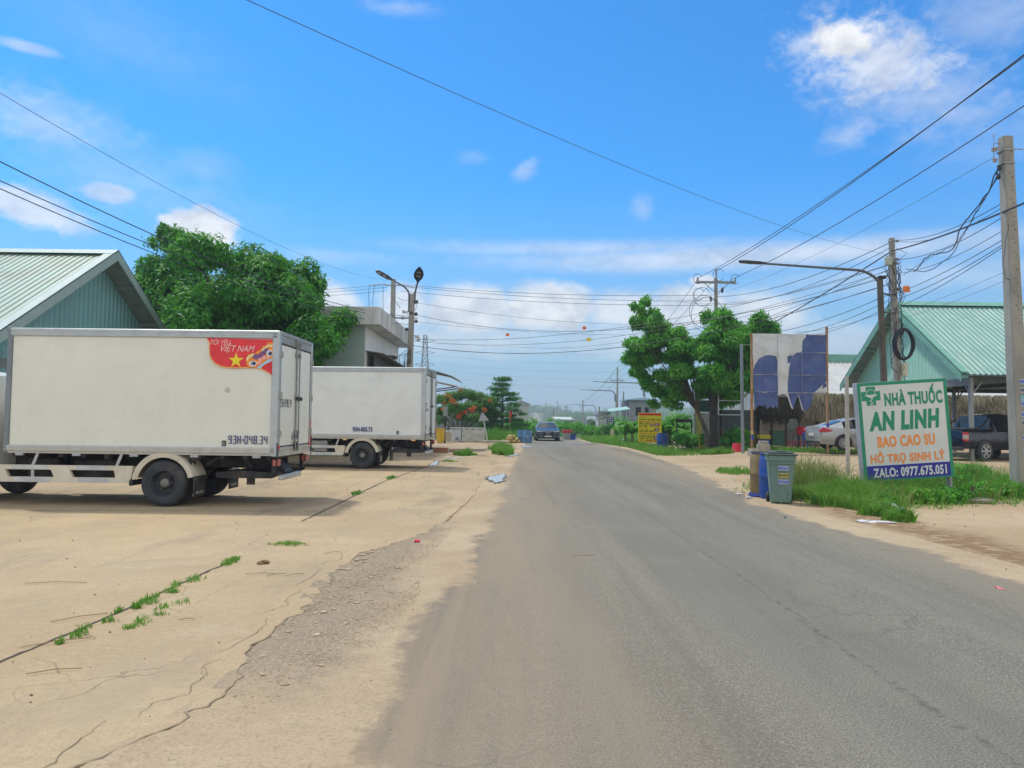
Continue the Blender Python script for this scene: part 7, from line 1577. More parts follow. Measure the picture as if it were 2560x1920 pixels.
# banana plants
BAN = leafmat('banana leaf', [(.045,.17,.022), (.09,.27,.035), (.15,.35,.06)], .5, .35)
def banana(label, px, Y, hgt, nl, seed):
    x = X_at(px, Y); r = random.Random(seed); t = thing('banana_plant', label, 'plant', (x, Y, H(x, Y))); m = MB(); m.tube([(0,0,-.1),(.03,0,hgt*.2),(.0,0,hgt*.34)], [.12,.09,.05], 8); m.build('stem', M('banana stem', (.16,.20,.07), .8, var=.3, scale=5), t, smooth=50)
    for k in range(nl):
        a = k*2.4+r.uniform(-.4,.4); L = hgt*r.uniform(.55,.85); w_ = L*.21; up = r.uniform(.6,1.25); V = []; F = []; S = 9
        for i in range(S):
            q = i/(S-1); rr_ = L*(q*.75-.1*q*q); zz = hgt*.28+L*(q*up-q*q*(up*.75)); ww = w_*math.sin(math.pi*min(1,q*.92+.06))**.6*(1+.05*r.uniform(-1,1)) if q > .08 else .02
            cx_, cy_ = rr_*math.cos(a), rr_*math.sin(a); sx, sy = -math.sin(a), math.cos(a)
            V += [(cx_+sx*ww, cy_+sy*ww, zz+ww*.35), (cx_, cy_, zz), (cx_-sx*ww, cy_-sy*ww, zz+ww*.35)]
        for i in range(S-1): F += [(3*i,3*i+1,3*i+4,3*i+3),(3*i+1,3*i+2,3*i+5,3*i+4)]
        m = MB(); m.add(V, F); m.build('leaf', BAN, t, smooth=60, fix=False)
for a in [('banana plant left of the yellow menu board',1580,50.5,2.5,12,1),('second banana plant behind the left edge of the yellow board',1598,52.5,2.7,12,2),('banana plant right of the yellow menu board',1672,50,2.7,12,3),('banana plant between the menu board and the leaning trunk',1698,48.5,2.3,12,4),('low banana plant by the grey table',1716,46.5,1.8,10,5),('banana plant behind the pole stump left of the board',1563,54,2.1,11,6)]: banana(*a)

# ---------------------------------------------------------------- vehicles
def car_body(t, st, paint, glass_x, screens, name='body'):
    """body lofted through stations (x, z_bottom, z_belt, z_top, half width, half roof width); glass cut out as its own parts"""
    R_ = []
    for (x, zb, zl, zt, w_, wt) in st:
        p = [(w_*.90,zb),(w_*.985,zb+.12),(w_,(zb+zl)/2+.03),(w_*.965,zl),(wt,zt-.045),(wt*.80,zt),(0,zt+.018)]; R_.append([(x,-y,z) for y,z in p]+[(x,y,z) for y,z in reversed(p[:-1])])
    n = len(R_[0]); V = [p for r in R_ for p in r]; body = []; sg = []; ws = []
    for i in range(len(R_)-1):
        for k in range(n-1):
            f = (i*n+k, i*n+k+1, (i+1)*n+k+1, (i+1)*n+k); a, b = st[i][0], st[i+1][0]
            if k in (3, 8) and any(lo-.01 <= min(a,b) and max(a,b) <= hi+.01 for lo, hi in glass_x): sg.append(f)
            elif k in (4,5,6,7) and any(abs(min(a,b)-lo) < .02 and abs(max(a,b)-hi) < .02 for lo, hi in screens): ws.append(f)
            else: body.append(f)
        body.append((i*n+n-1, i*n, (i+1)*n, (i+1)*n+n-1))
    body += [tuple(range(n)), tuple(reversed(range((len(R_)-1)*n, len(R_)*n)))]
    m = MB(); m.add(V, body); b = m.build(name, paint, t, smooth=38)
    for fs, nm in ((sg, 'side_window'), (ws, 'windscreen')):
        left = list(fs)
        while left:      # every pane its own part
            pane = [left.pop()]; vs = set(pane[0]); grew = True
            while grew:
                grew = False
                for f in list(left):
                    if vs & set(f): pane.append(f); vs |= set(f); left.remove(f); grew = True
            m = MB(); m.add(V, pane); m.build(nm, DGLASS, t)
    return b
def car_wheel(t, x, y, z, r, rimm, w_=.2, side=-1, spokes=10):
    m = MB(); pr = [(r*.62,-w_/2),(r*.86,-w_/2-.006),(r*.96,-w_/2+.02),(r,-w_/2+.05),(r,w_/2-.05),(r*.96,w_/2-.02),(r*.86,w_/2+.006),(r*.62,w_/2)]; m.lathe(pr, 32, (x,y,z), 'Y', False); wl = m.build('wheel', TYRE, t, smooth=40)
    yo = y+side*(w_/2+.002); m = MB()
    m.lathe([(r*.66,-.012),(r*.60,-.012),(r*.60,.012),(r*.66,.012),(r*.66,-.012)], 32, (x,yo,z), 'Y', False); m.lathe([(.06,-.01),(.055,-.02),(.01,-.02)] if side < 0 else [(.01,.02),(.055,.02),(.06,.01)], 14, (x,yo,z), 'Y')
    for k in range(spokes):
        a = 2*math.pi*k/spokes; c, s = math.cos(a), math.sin(a); u = .018*(10/spokes); q = [(x+c*.05-s*u, z+s*.05+c*u),(x+c*r*.61-s*u*1.3, z+s*r*.61+c*u*1.3),(x+c*r*.61+s*u*1.3, z+s*r*.61-c*u*1.3),(x+c*.05+s*u, z+s*.05-c*u)]; m.prism(q, yo-.01, yo+.01)
    m.build('rim', rimm, wl, smooth=30); m = MB(); m.lathe([(r*.62,-.002),(r*.62,.002)], 28, (x,yo-side*.03,z), 'Y'); m.build('spoke_shade_disc', BLACK, wl)  # black disc stands in for the shade behind the spokes
    return wl
def arches(t, xs, r, hw, z=.32):
    for x in xs:
        for s in (-1, 1):
            m = MB(); m.prism([(x+(r+.055)*math.cos(a), z+(r+.055)*math.sin(a)) for a in [math.radians(-20+i*220/18) for i in range(19)]], s*(hw-.10), s*(hw+.004)); m.build('wheel_arch', BLACK, t)
ALLOY = M('silver alloy rim', (.50,.50,.50), .35, metal=.6, var=.06)
# dark blue sedan driving toward the camera
NV = M('slate blue car paint', (.040,.055,.080), .28, metal=.2, coat=.4, var=.04); cY = 60.0
p = (X_at(1367, cY), cY, H(2.7, cY)+.012); t = thing('sedan', 'dark slate-blue sedan facing the camera on the road crest', 'car', p, rad(-90))
SED = [(2.42,.34,.50,.58,.70,.62),(2.36,.26,.60,.68,.84,.74),(2.15,.20,.70,.80,.90,.80),(1.55,.20,.84,.93,.93,.82),(1.00,.20,.92,1.00,.93,.80),(.20,.20,.96,1.40,.93,.62),(-.35,.20,.97,1.47,.93,.62),(-1.0,.20,.98,1.43,.93,.61),(-1.35,.20,.99,1.36,.93,.60),(-2.0,.22,1.0,1.10,.91,.66),(-2.35,.28,.98,1.05,.86,.70),(-2.44,.40,.80,.90,.78,.66)]
car_body(t, SED, NV, [(-.35,.20),(-1.0,-.35),(-1.35,-1.0)], [(.20,1.00),(-2.0,-1.35)])
arches(t, (1.42,-1.42), .34, .93, .34)
for x in (1.42,-1.42):
    for s in (-1,1): car_wheel(t, x, s*.82, .34, .34, ALLOY, .22, s)
m = MB(); V = [(2.44,-.46,.66),(2.44,.46,.66),(2.46,.30,.46),(2.46,-.30,.46)]; m.prism([(-.48,.70),(.48,.70),(.34,.44),(-.34,.44)], 2.30, 2.44, 'YZ'); m.build('grille', BLACK, t)
m = MB(); m.tube([(2.45,-.17,.69),(2.46,0,.52),(2.45,.17,.69)], .016, 5); m.tube([(2.45,-.06,.70),(2.46,0,.62),(2.45,.06,.70)], .014, 5); m.build('badge', M('chrome', (.6,.6,.6), .15, metal=.9), t)
for s in (-1,1):
    m = MB(); m.prism([(s*.44,.745),(s*.80,.79),(s*.86,.76),(s*.80,.73),(s*.46,.705)], 2.22, 2.40, 'YZ'); m.build('headlight', M('headlight glow paint', (.75,.78,.55), .15, var=.1), t)  # bright yellowish paint stands in for the lit lamps
    m = MB(); m.prism([(s*.62,.60),(s*.84,.62),(s*.84,.54),(s*.64,.54)], 2.25, 2.39, 'YZ'); m.build('fog_lamp_bezel', BLACK, t)
    m = MB(); m.tube([(2.41,s*.40,.37),(2.40,s*.66,.36),(2.36,s*.78,.43)], .022, 5); m.build('bumper_trim', M('silver trim', (.42,.42,.42), .3, metal=.5), t)
    m = MB(); m.box(.72,.86,s*.92,s*1.10,.98,1.12,.03); m.build('wing_mirror', NV, t)
m = MB(); m.box(2.40,2.475,-.26,.26,.33,.44,.005); m.build('number_plate', M('white plate', (.62,.62,.60), .5), t)
m = MB(); m.box(2.30,2.43,-.62,.62,.245,.31,.01); m.build('air_intake', BLACK, t)
# silver sedan by the thatch
SV = M('silver car paint', (.44,.45,.45), .22, metal=.35, coat=.6, var=.03); sY_ = 34.0; xs0 = X_at(2046, sY_); t = thing('sedan', 'silver sedan with red tail lamp parked half behind the pharmacy sign', 'car', (xs0+2.45, sY_+.9, H(16, sY_)+.17), rad(2))
SED2 = [(-2.42,.42,.88,.95,.74,.62),(-2.36,.30,1.00,1.06,.86,.72),(-2.0,.24,1.02,1.12,.90,.70),(-1.35,.22,.99,1.33,.91,.62),(-.9,.20,.97,1.43,.91,.62),(-.3,.20,.96,1.47,.91,.62),(.25,.20,.95,1.42,.91,.62),(1.0,.20,.92,1.02,.91,.78),(1.6,.20,.84,.94,.91,.80),(2.15,.22,.70,.80,.88,.78),(2.38,.30,.58,.66,.80,.72)]
car_body(t, list(reversed(SED2)), SV, [(-1.35,-.9),(-.9,-.3),(-.3,.25)], [(-2.0,-1.35),(.25,1.0)])
arches(t, (1.4,-1.38), .34, .91, .33)
for x in (1.4,-1.38):
    for s in (-1,1): car_wheel(t, x, s*.81, .33, .33, ALLOY, .21, s, 14)
for s in (-1,1):
    m = MB(); m.prism([(-2.46,.90),(-2.30,1.02),(-1.90,.90),(-1.86,.86),(-2.2,.80),(-2.45,.82)], s*.78, s*.905); m.build('tail_lamp', M('red tail lamp', (.60,.02,.03), .15, coat=.5), t)
m = MB(); m.box(-2.47,-2.38,-.26,.26,.62,.76,.006); m.build('number_plate', M('white plate', (.62,.62,.60), .5), t)
m = MB(); m.box(-2.46,-2.35,-.7,.7,.30,.40,.02); m.build('rear_bumper_insert', BLACK, t)
for s in (-1,1):
    m = MB(); m.box(.62,.76,s*.90,s*1.06,.97,1.09,.03); m.build('wing_mirror', SV, t)
m = MB(); m.box(-.55,-.40,-.93,-.90,.86,.89,.005); m.build('door_handle', SV, t)
# dark pickup under the mint shed
PB_ = M('midnight blue pickup paint', (.008,.013,.030), .25, metal=.1, coat=.4, var=.05); kY_ = 28.6; xk = X_at(2392, kY_)
ang = rad(24); t = thing('pickup_truck', 'dark navy pickup with red and clear tail lamp parked under the mint shed', 'pickup truck', (xk+2.66*math.cos(ang), kY_+.95+2.66*math.sin(ang), H(19, 29)-.02), ang)
PK = [(-2.68,.55,.92,1.10,.88,.80),(-2.62,.50,1.05,1.20,.93,.84),(-1.6,.48,1.10,1.23,.94,.84),(-1.05,.46,1.12,1.26,.94,.80),(-.80,.44,1.13,1.76,.94,.62),(-.1,.42,1.13,1.84,.94,.64),(.55,.42,1.12,1.80,.94,.64),(1.25,.42,1.10,1.22,.94,.80),(1.9,.42,1.05,1.15,.94,.82),(2.45,.45,.95,1.04,.90,.80),(2.62,.5,.80,.9,.82,.74)]
car_body(t, list(reversed(PK)), PB_, [(-.80,-.1),(-.1,.55)], [(-1.05,-.80),(.55,1.25)])
arches(t, (1.55,-1.55), .40, .94, .40)
for x in (1.55,-1.55):
    for s in (-1,1): car_wheel(t, x, s*.84, .40, .40, ALLOY, .25, s, 6)
m = MB(); m.box(-2.55,-1.0,-.86,.86,1.20,1.27,.02); m.build('bed_cover', BLACK, t)
m = MB(); 
for s in (-1,1): m.tube([(-2.0,s*.80,1.22),(-1.35,s*.74,1.40),(-1.0,s*.66,1.62)], .035, 6); m.cut()
m.build('sport_bar', BLACK, t)
for s in (-1,1):
    m = MB(); m.box(-2.70,-2.48,s*.82,s*.945,.78,1.10,.02); tl_ = m.build('tail_lamp', M('red tail lamp', (.60,.02,.03), .15, coat=.5), t)
    m = MB(); m.box(-2.71,-2.50,s*.84,s*.952,.85,1.02,.015); m.build('clear_lens', M('clear grey lens', (.40,.40,.36), .15), tl_)
m = MB(); m.box(-2.80,-2.62,-.85,.85,.42,.56,.02); m.build('rear_bumper', CHAS, t)
m = MB(); m.box(-2.70,-2.67,-.2,.2,.88,.96,.01); m.build('tailgate_handle', BLACK, t)

# ---------------------------------------------------------------- things by the freezers on the left
zY = 53.0
RUSTW = M('chipped white freezer', (.50,.52,.48), .6, var=.10, scale=3, dirt=((.24,.20,.14), .75, 6)); PALEF = M('pale grey freezer', (.46,.50,.54), .5, var=.05)
def freezer(pxa, pxb, label, mat, vent):
    a, b = X_at(pxa, zY), X_at(pxb, zY); t = thing('chest_freezer', label, 'freezer', ((a+b)/2, zY, 0)); q = (b-a)/2-.015; z1_ = 1.02
    m = MB(); m.box(-q, q, 0, .72, .06, z1_-.07, .02); m.build('cabinet', mat, t); m = MB(); m.box(-q-.01, q+.01, -.02, .74, z1_-.065, z1_, .015); m.build('lid', RUSTW, t)
    m = MB()
    for x in (-q*.6, 0, q*.6): m.box(x-.07, x+.07, -.035, -.005, z1_-.10, z1_-.07)
    for x in (-q+.1, q-.1): m.box(x-.05, x+.05, .05, .12, 0, .06)
    m.build('foot', CHAS, t)
    if vent: m = MB(); [m.box(-.02, .22, -.006, 0, .16+.04*k, .18+.04*k) for k in range(5)]; m.build('vent_grille', BLACK, t)
freezer(1126, 1154, 'pale grey chest freezer beside the yellow bin', PALEF, True); freezer(1155, 1213, 'longer chipped and stained white chest freezer right of the pale grey one', RUSTW, False)
a = X_at(1112, 51.5); t = thing('shelf_unit', 'cream slatted crate standing before the pale grey freezer', 'crate', (a, 51.5, 0)); m = MB(); wq = X_at(1131, 51.5)-a
for k in range(6): m.box(.02, wq-.02, 0, .45, .06+k*.12, .15+k*.12)
m.build('slats', M('cream slats', (.50,.46,.33), .7, var=.1), t); m = MB(); m.tube([(wq,0,0),(wq,0,.72),(wq-.06,0,.80),(-.1,0,.80)], .035, 7); m.build('pipe_frame', M('white pipe', (.60,.60,.56), .5), t)
p = at(1101, 1100, 50.5); yb = wheelie((p.x, 50.5, 0), rad(-20), 'yellow open bin with orange handle behind the farther truck', M('yellow bin plastic', (.68,.44,.025), .5, var=.08, dirt=((.4,.25,.05), .3, 4)), M('orange pipe', (.50,.20,.06), .6), 1.1, lidded=False)
p = at(1113, 1060, 50.0); t = thing('garden_sprayer', 'bunch of green-grey tubes on a wire stand above the yellow bin', 'stand', (p.x, 50.0, 0)); m = MB(); zz = Z_at(1113, 1040, 50)
for k in range(5): m.tube([(-.12+.06*k,0,zz),(-.10+.055*k,0,zz+.62)], .03, 6)
m.build('tube_bundle', M('grey green tube', (.30,.36,.32), .5), t); m = MB(); m.tube([(0,0,0),(0,0,zz)], .03, 6); m.tube([(0,0,zz-.1),(-.35,0,zz-.3),(-.55,0,zz-.7)], .015, 5); m.tube([(.05,0,zz-.1),(.22,0,zz-.4),(.2,0,zz-1.0)], .015, 5); m.blob((0,0,zz-.4),(.10,.08,.28),8,6,.2,2); m.build('wire_stand', CHAS, t)
p = at(1205, 1090, 52); t = thing('road_sign', 'leaning triangular road sign seen from its grey back, beside the chipped freezer', 'road sign', (X_at(1222, 52), 52, 0)); m = MB(); topx = X_at(1206,52)-X_at(1222,52); zt_ = Z_at(1206,1040,52); m.tube([(0,0,-.1),(topx,0,zt_+.1)], .04, 8); m.build('post', M('white post', (.48,.49,.48), .5, dirt=((.30,.28,.22), .5, 3)), t)
m = MB(); ca, sa = math.cos(.18), math.sin(.18); tri = [(0,.42),(.38,-.22),(-.38,-.22)]; m.prism([(topx+.06+u*ca+v*sa*-1, zt_-.12+u*-sa*-.6+v*ca) for u, v in tri], -.06, -.045); m.build('sign_plate', M('grey sign back', (.36,.38,.40), .45, metal=.2), t)
p = at(1274, 1085, 58); t = thing('flag', 'narrow red flag on a thin pole by the tiered tree', 'flag', (X_at(1275,58), 58, 0)); m = MB(); zf_ = Z_at(1274,1026,58); m.tube([(0,0,0),(-.05,0,zf_+.05)], .015, 5); m.build('pole', STEEL, t)
m = MB(); zb_ = Z_at(1274,1055,58); V = []; 
for i in range(7):
    q = i/6; V += [(-.05,.02*math.sin(q*9),zf_-(zf_-zb_)*q), (.10+.06*math.sin(q*5+1),.05*math.sin(q*8),zf_-.12-(zf_-zb_-.12)*q*.97)]
m.add(V, [(2*i,2*i+1,2*i+3,2*i+2) for i in range(6)]); m.add([(x,y+.01,z) for x,y,z in V], [(2*i,2*i+2,2*i+3,2*i+1) for i in range(6)]); m.build('cloth', M('red cloth', (.68,.04,.03), .8, trans=.2), t)
COCO = M('yellow brown coconut', (.42,.32,.12), .7, var=.35, scale=6); rr = random.Random(14); x0_, x1_ = X_at(1254, 52.5), X_at(1302, 52.5); cc0 = None
for k in range(52):
    q = rr.random(); lay = 0 if k < 27 else (1 if k < 43 else 2); x = (x0_+x1_)/2+(x1_-x0_)*(rr.random()-.5)*(1-.27*lay); y = 52.8+rr.uniform(-.45,.45)*(1-.25*lay); z = .10+.17*lay
    if cc0 is None:
        m = MB(); m.blob((0,0,0), (.115,.115,.135), 9, 7, .05, 3); cc0 = m.build('coconut', COCO, smooth=60); tag(cc0, 'coconut in the yellow-brown heap left of the blue drums', 'coconut', 'heap of coconuts'); c = cc0
    else: c = cc0.copy(); COL.objects.link(c)
    c.location = (x, y, z); c.rotation_euler = (rr.uniform(-1,1), rr.uniform(-1,1), rr.uniform(0,6))
# pale walls behind
t = thing('sheet_fence', 'pale grey sheet-metal fence behind the flame tree', 'fence', (X_at(1085,63.5), 63.5, 0)); m = MB(); corrugated(m, (0,0,0), (X_at(1245,63.5)-X_at(1085,63.5),0,0), (0,0,Z_at(1150,1028,63.5)), .3, .03); m.build('sheet', M('pale fence sheet', (.30,.35,.38), .6, var=.1, scale=1), t, fix=False)
m = MB(); m.box(0, .08, .03, .1, 0, Z_at(1150,1026,63.5)); m.cut(); m.box(3.0, 3.08, .03, .1, 0, Z_at(1150,1026,63.5)); m.build('post', COLG, t)
m = MB(); m.box(-.9,.9,-.1,.1,.05,.20,.02); m.box(-.85,-.75,-.1,.1,0,.05); m.box(.75,.85,-.1,.1,0,.05); o = m.build('bench', M('pale plank', (.45,.42,.34), .8)); o.location = (X_at(1240,51.5), 51.8, 0); tag(o, 'pale low plank bench between the freezer and the grass tuft', 'bench')
p = gpx(1105, 1134); m = MB(); rr = random.Random(2)
for k in range(26): m.blob((rr.uniform(-1.6,1.4), rr.uniform(-.35,.35), .05), (rr.uniform(.06,.2), rr.uniform(.06,.14), rr.uniform(.04,.10)), 7, 5, .3, k)
o = m.build('rubble', M('brown earth rubble', (.20,.145,.10), .95, var=.35, scale=5)); o.location = (X_at(1100,37), 37, 0); tag(o, 'brown rubble strip behind the tail of the farther truck', 'rubble', kind='stuff')
tag((lambda m: (m.box(-.35,.35,-.12,.12,0,.24,.01), m.build('brick_block', M('red clay block', (.30,.13,.075), .9, var=.2)))[1])(MB()), 'red clay block lying in the brown rubble strip', 'block').location = (X_at(1103,36.4), 36.4, 0)

# ---------------------------------------------------------------- far right: houses, stall and signs down the road
t = thing('block_house', 'grey concrete block house with blue sheet roof beyond the yellow menu board', 'building', (X_at(1574,100), 100, H(15,100)-.5)); W_ = X_at(1640,100)-X_at(1574,100); zt_ = Z_at(1600,1001,100)-t.location.z
GRY = M('grey block render', (.26,.27,.28), .9, var=.1, scale=.8)
m = MB(); m.box(0,W_,0,7,0,zt_); m.build('wall', GRY, t); m = MB(); m.prism([(-.3,zt_+.02),(W_+.3,zt_+.02),(W_+.3,zt_+.15),(W_*.5,zt_+.35),(-.3,zt_+.15)], -.4, 7.4); m.build('roof', M('blue roof sheet', (.36,.52,.66), .5), t); m = MB(); m.box(.8,1.5,-.02,.0,zt_-2.0,zt_-.9); m.cut(); m.box(2.0,2.5,-.02,0,zt_-2.0,zt_-.9); m.build('window', DGLASS, t)
m = MB(); m.box(-.9,-.3,1,2,0,zt_-.3); m.tube([(-.6,1.5,zt_-.3),(-.6,1.5,zt_+1.2)], .1, 6); m.build('chimney', GRY, t)
t = thing('lean_to_awning', 'green-edged sheet awning in front of the block house', 'awning', (X_at(1524,94), 94, H(12,94))); W_ = X_at(1575,94)-X_at(1524,94); zz = Z_at(1550,1031,94)-t.location.z; m = MB(); V = [(0,0,zz),(W_,0,zz+.35),(W_,3,zz+.7),(0,3,zz+.35)]; V += [(x,y,z+.1) for x,y,z in V]; m.add(V, [(0,3,2,1),(4,5,6,7),(0,1,5,4),(1,2,6,5),(2,3,7,6),(3,0,4,7)]); m.build('sheet_roof', M('mint far sheet', (.33,.52,.47), .5), t); m = MB(); m.box(.1,.2,.1,.2,0,zz); m.cut(); m.box(W_-.2,W_-.1,.1,.2,0,zz+.3); m.build('post', COLG, t)
t = thing('hut', 'whitewashed low house wall by the bare grey pole', 'building', (X_at(1500,97), 97, H(11,97)-.5)); W_ = X_at(1522,97)-X_at(1500,97); zz = Z_at(1510,1036,97)-t.location.z; m = MB(); m.box(0,W_,0,5,0,zz); m.build('wall', M('whitewash', (.46,.48,.48), .9), t); m = MB(); m.prism([(-.2,zz),(W_+.2,zz),(W_+.1,zz+.3),(-.1,zz+.45)], -.2, 5.2); m.build('roof', COLG, t); m = MB(); m.box(.4,.8,-.02,0,.6,2.2); m.build('door', DGLASS, t)
hY = 88; t = thing('barber_sign', 'dark blue sign with white lettering on a post before the grey pole', 'sign', (X_at(1526,hY), hY, H(11,hY))); q = (X_at(1535,hY)-X_at(1517,hY))/2; za_, zb_ = Z_at(1526,1042,hY)-t.location.z, Z_at(1526,1061,hY)-t.location.z
m = MB(); m.box(-q,q,0,.1,zb_,za_,.01); fb = m.build('board', M('dark blue board', (.03,.045,.12), .5), t); m = MB(); hh_ = za_-zb_
for i, s_ in enumerate(('HỚT', 'TÓC', 'NAM NỮ')): lettering(m, s_, -q*.75, q*.75, za_-hh_*(.30+.29*i), za_-hh_*(.06+.29*i), -.006, .03)
m.build('white_lettering', M('white print', (.7,.7,.72), .5), fb); m = MB(); m.tube([(0,.1,0),(0,.1,zb_)], .05, 6); m.build('post', COLG, t); m = MB(); m.prism([(-q-1.1,zb_+.45),(-q-.1,zb_+.75),(-q-.1,zb_+.85),(-q-1.1,zb_+.52)], .0, .08); m.build('arrow_board', M('dark board', (.05,.05,.06), .6), t)
rY = 64; t = thing('drinks_stall', 'small roadside stall with red roof right of the dark car', 'stall', (X_at(1419,rY), rY, H(5,rY))); m = MB(); m.box(-.42,.36,-.3,.4,.58,.70,.03); m.prism([(-.45,.70),(.38,.70),(.30,.82),(-.36,.82)], -.32, .42); m.build('red_roof', M('red sheet', (.62,.06,.06), .5), t); m = MB(); m.box(-.36,.30,-.22,.3,.02,.58,.01); m.build('counter', M('grey counter', (.34,.36,.36), .7), t)
tub(1433, 63.5, H(5,63.5), 'blue basin beside the red-roofed roadside stall', PBLU, .24, .42)
t = thing('small_shelter', 'low dark-roofed shelter behind the red-roofed stall', 'shelter', (X_at(1463,80), 80, H(8,80))); m = MB(); zz = Z_at(1463,1074,80)-t.location.z; m.box(-1.3,.9,-1,1.2,max(.3,zz-.15),zz,.02); m.build('roof', M('dark shelter roof', (.10,.12,.13), .6), t); m = MB()
for x in (-1.1,.8): m.box(x-.05,x+.05,-.9,-.8,-.3,zz-.1); m.cut()
m.box(-.3,.8,.2,.3,-.3,zz-.2); m.build('post', COLG, t)
t = thing('roof_shed', 'long pale-roofed shed in the valley plot', 'shed', (X_at(1383,130), 130, H(7,130))); W_ = X_at(1436,130)-X_at(1383,130); zz = Z_at(1405,1046,130)-t.location.z; m = MB(); V = [(0,0,zz-.2),(W_,0,zz-.3),(W_,4,zz+.15),(0,4,zz+.2)]; V += [(x,y,z+.1) for x,y,z in V]; m.add(V, [(0,3,2,1),(4,5,6,7),(0,1,5,4),(1,2,6,5),(2,3,7,6),(3,0,4,7)]); m.build('roof', M('pale far roof', (.50,.55,.50), .6), t); m = MB()
for k in range(6): m.box(W_*k/5-.07,W_*k/5+.07,.1,.25,0,zz-.25); m.cut()
m.box(W_*.55,W_*.95,1,3,0,zz-.4); m.build('post', M('far grey timber', (.22,.25,.25), .8), t)
t = thing('water_tank', 'round steel water tank on a white plinth in the valley', 'water tank', (X_at(1481,120), 120, H(12,120))); zz = Z_at(1481,1053,120)-t.location.z; m = MB(); m.tube([(-.9,0,zz),(.9,0,zz)], [.75,.75], 18); m.build('tank', M('steel tank', (.42,.46,.48), .4, metal=.5), t, smooth=40); m = MB(); m.box(-3,1.4,-.6,1.2,0,zz-1.5); m.box(-1,1,-.5,.5,zz-1.5,zz-.7); m.build('plinth', M('far whitewash', (.42,.45,.45), .9), t)
t = thing('far_house', 'pale house gable far left of the road, half behind the tiered tree', 'building', (X_at(1288,250), 250, H(2,250)-1)); W_ = X_at(1322,250)-X_at(1288,250); zz = Z_at(1305,1012,250)-t.location.z; m = MB(); m.box(0,W_,0,8,0,zz); m.build('wall', M('far pale wall', (.42,.42,.36), .9), t); m = MB(); m.prism([(-.4,zz),(W_+.4,zz),(W_+.4,zz+.4),(W_*.4,zz+1.5),(-.4,zz+.6)], -.5, 8.5); m.build('roof', M('far grey roof', (.26,.28,.26), .7), t)
ppr = None; rr = random.Random(23)
for k in range(16):
    Y = rr.uniform(90,180); x = X_at(rr.uniform(1375,1470), Y)
    if ppr is None:
        m = MB(); m.tube([(0,0,-.2),(.02,0,3.2)], [.07,.05], 6); ppr = m.build('pepper_post', M('grey pepper post', (.30,.31,.29), .9)); tag(ppr, 'bare grey stake in the valley plantation', 'stake', 'stakes in the valley plot'); c = ppr
    else: c = ppr.copy(); COL.objects.link(c)
    c.location = (x, Y, H(x, Y)); c.scale = (1, 1, rr.uniform(.8,1.25))
p = at(1557, 1102, 56); m = MB(); m.blob((0,0,.14),(.18,.15,.16),9,7,.2,5); o = m.build('plastic_bag', LWH); o.location = (p.x, 56, H(p.x,56)); tag(o, 'white plastic bag in the verge grass left of the yellow board', 'bag')
p = at(1531, 1087, 66); m = MB(); m.box(-.14,.14,-.14,.14,0,.95,.02); o = m.build('marker_post', M('yellowed post', (.50,.46,.28), .8)); o.location = (p.x, 66, H(p.x,66)); tag(o, 'stubby yellowish kilometre post under the blue sign', 'post')

# ---------------------------------------------------------------- overhead cables
def P3(o, x, z): return Vector((o.location.x+x, o.location.y, o.location.z+z))
def wire(label, a, b, sag=.3, r=.010, mat=CABLE, n=26, name='cable', cat='cable', group=None, extra=None):
    a, b = Vector(a), Vector(b); P = []
    for i in range(n+1):
        q = i/n; p = a+(b-a)*q; p.z -= sag*4*q*(1-q); P.append(p)
    if a.y < 20 and abs(a.x) > 2 and 'big pole' not in label.split('from')[-1][:12] and label.split()[0] not in ('upper','lower','cable','slack','first','second','third','faint','thin') or label.startswith('thin wire falling'): P.insert(0, P[0]+(P[0]-P[1]).normalized()*18)
    if b.y < 20: P.append(P[-1]+(P[-1]-P[-2]).normalized()*18)
    m = MB(); m.tube(P, r*.78, 5); o = m.build(name, mat, smooth=60, fix=False); return tag(o, label, cat, group)
A = at; TP2 = P3(POLE2, lean2, h2); TPL = P3(POLEL, leanl, hl)
wire('long thin wire crossing the whole sky from top left down to the right', A(600,-8,9), A(2250,640,40), .55, .007)
wire('thin wire falling from the left edge to the pole behind the flat-roofed house', A(-30,215,12), P3(POLEK, 0, hk-.1), .7, .007)
wire('uppermost of three black cables dropping from the left edge to the twin lamp pole', A(-20,394,14), P3(POLEL, 0, hl-1.1), .62, .016)
wire('middle of three black cables dropping from the left edge to the twin lamp pole', A(-20,443,14), P3(POLEL, 0, hl-1.2), .55, .014)
wire('lowest of three black cables dropping from the left edge behind the big tree', A(-20,463,14), P3(POLEL, 0, hl-1.5), .55, .014)
for k, (dz, lab) in enumerate(((-.35,'top wire running left from the power pole behind the house'),(-.52,'middle wire running left from the power pole behind the house'),(-.75,'bottom wire running left from the power pole behind the house'))):
    wire(lab, P3(POLEK, -.4, hk+dz), (pk[0]-22, 50, hk+dz-.2), .45, .013)
for k, (dz, d4, lab) in enumerate(((-.33,-1.0,'top of three wires spanning the road between the two power poles'),(-.42,-1.35,'middle of three wires spanning the road between the two power poles'),(-.75,-1.6,'bottom of three wires spanning the road between the two power poles'))):
    wire(lab, P3(POLEK, .5, hk+dz), P3(POLE4, -.2, h4+d4), .28, .016)
wire('sagging cable from the twin lamp pole across the road to the tangled pole', P3(POLEL, .2, hl-1.0), P3(POLE2, lean2*.8, h2-1.3), 1.35, .014)
wire('cable with orange tags from the lamp pole camera to the tangled pole', P3(POLEL, .1, hl-2.2), P3(POLE2, lean2*.9, h2-.9), .9, .012)
wire('faint second cable beside the orange-tagged one', P3(POLEL, .1, hl-2.3), P3(POLE2, lean2*.9, h2-1.1), 1.1, .010)
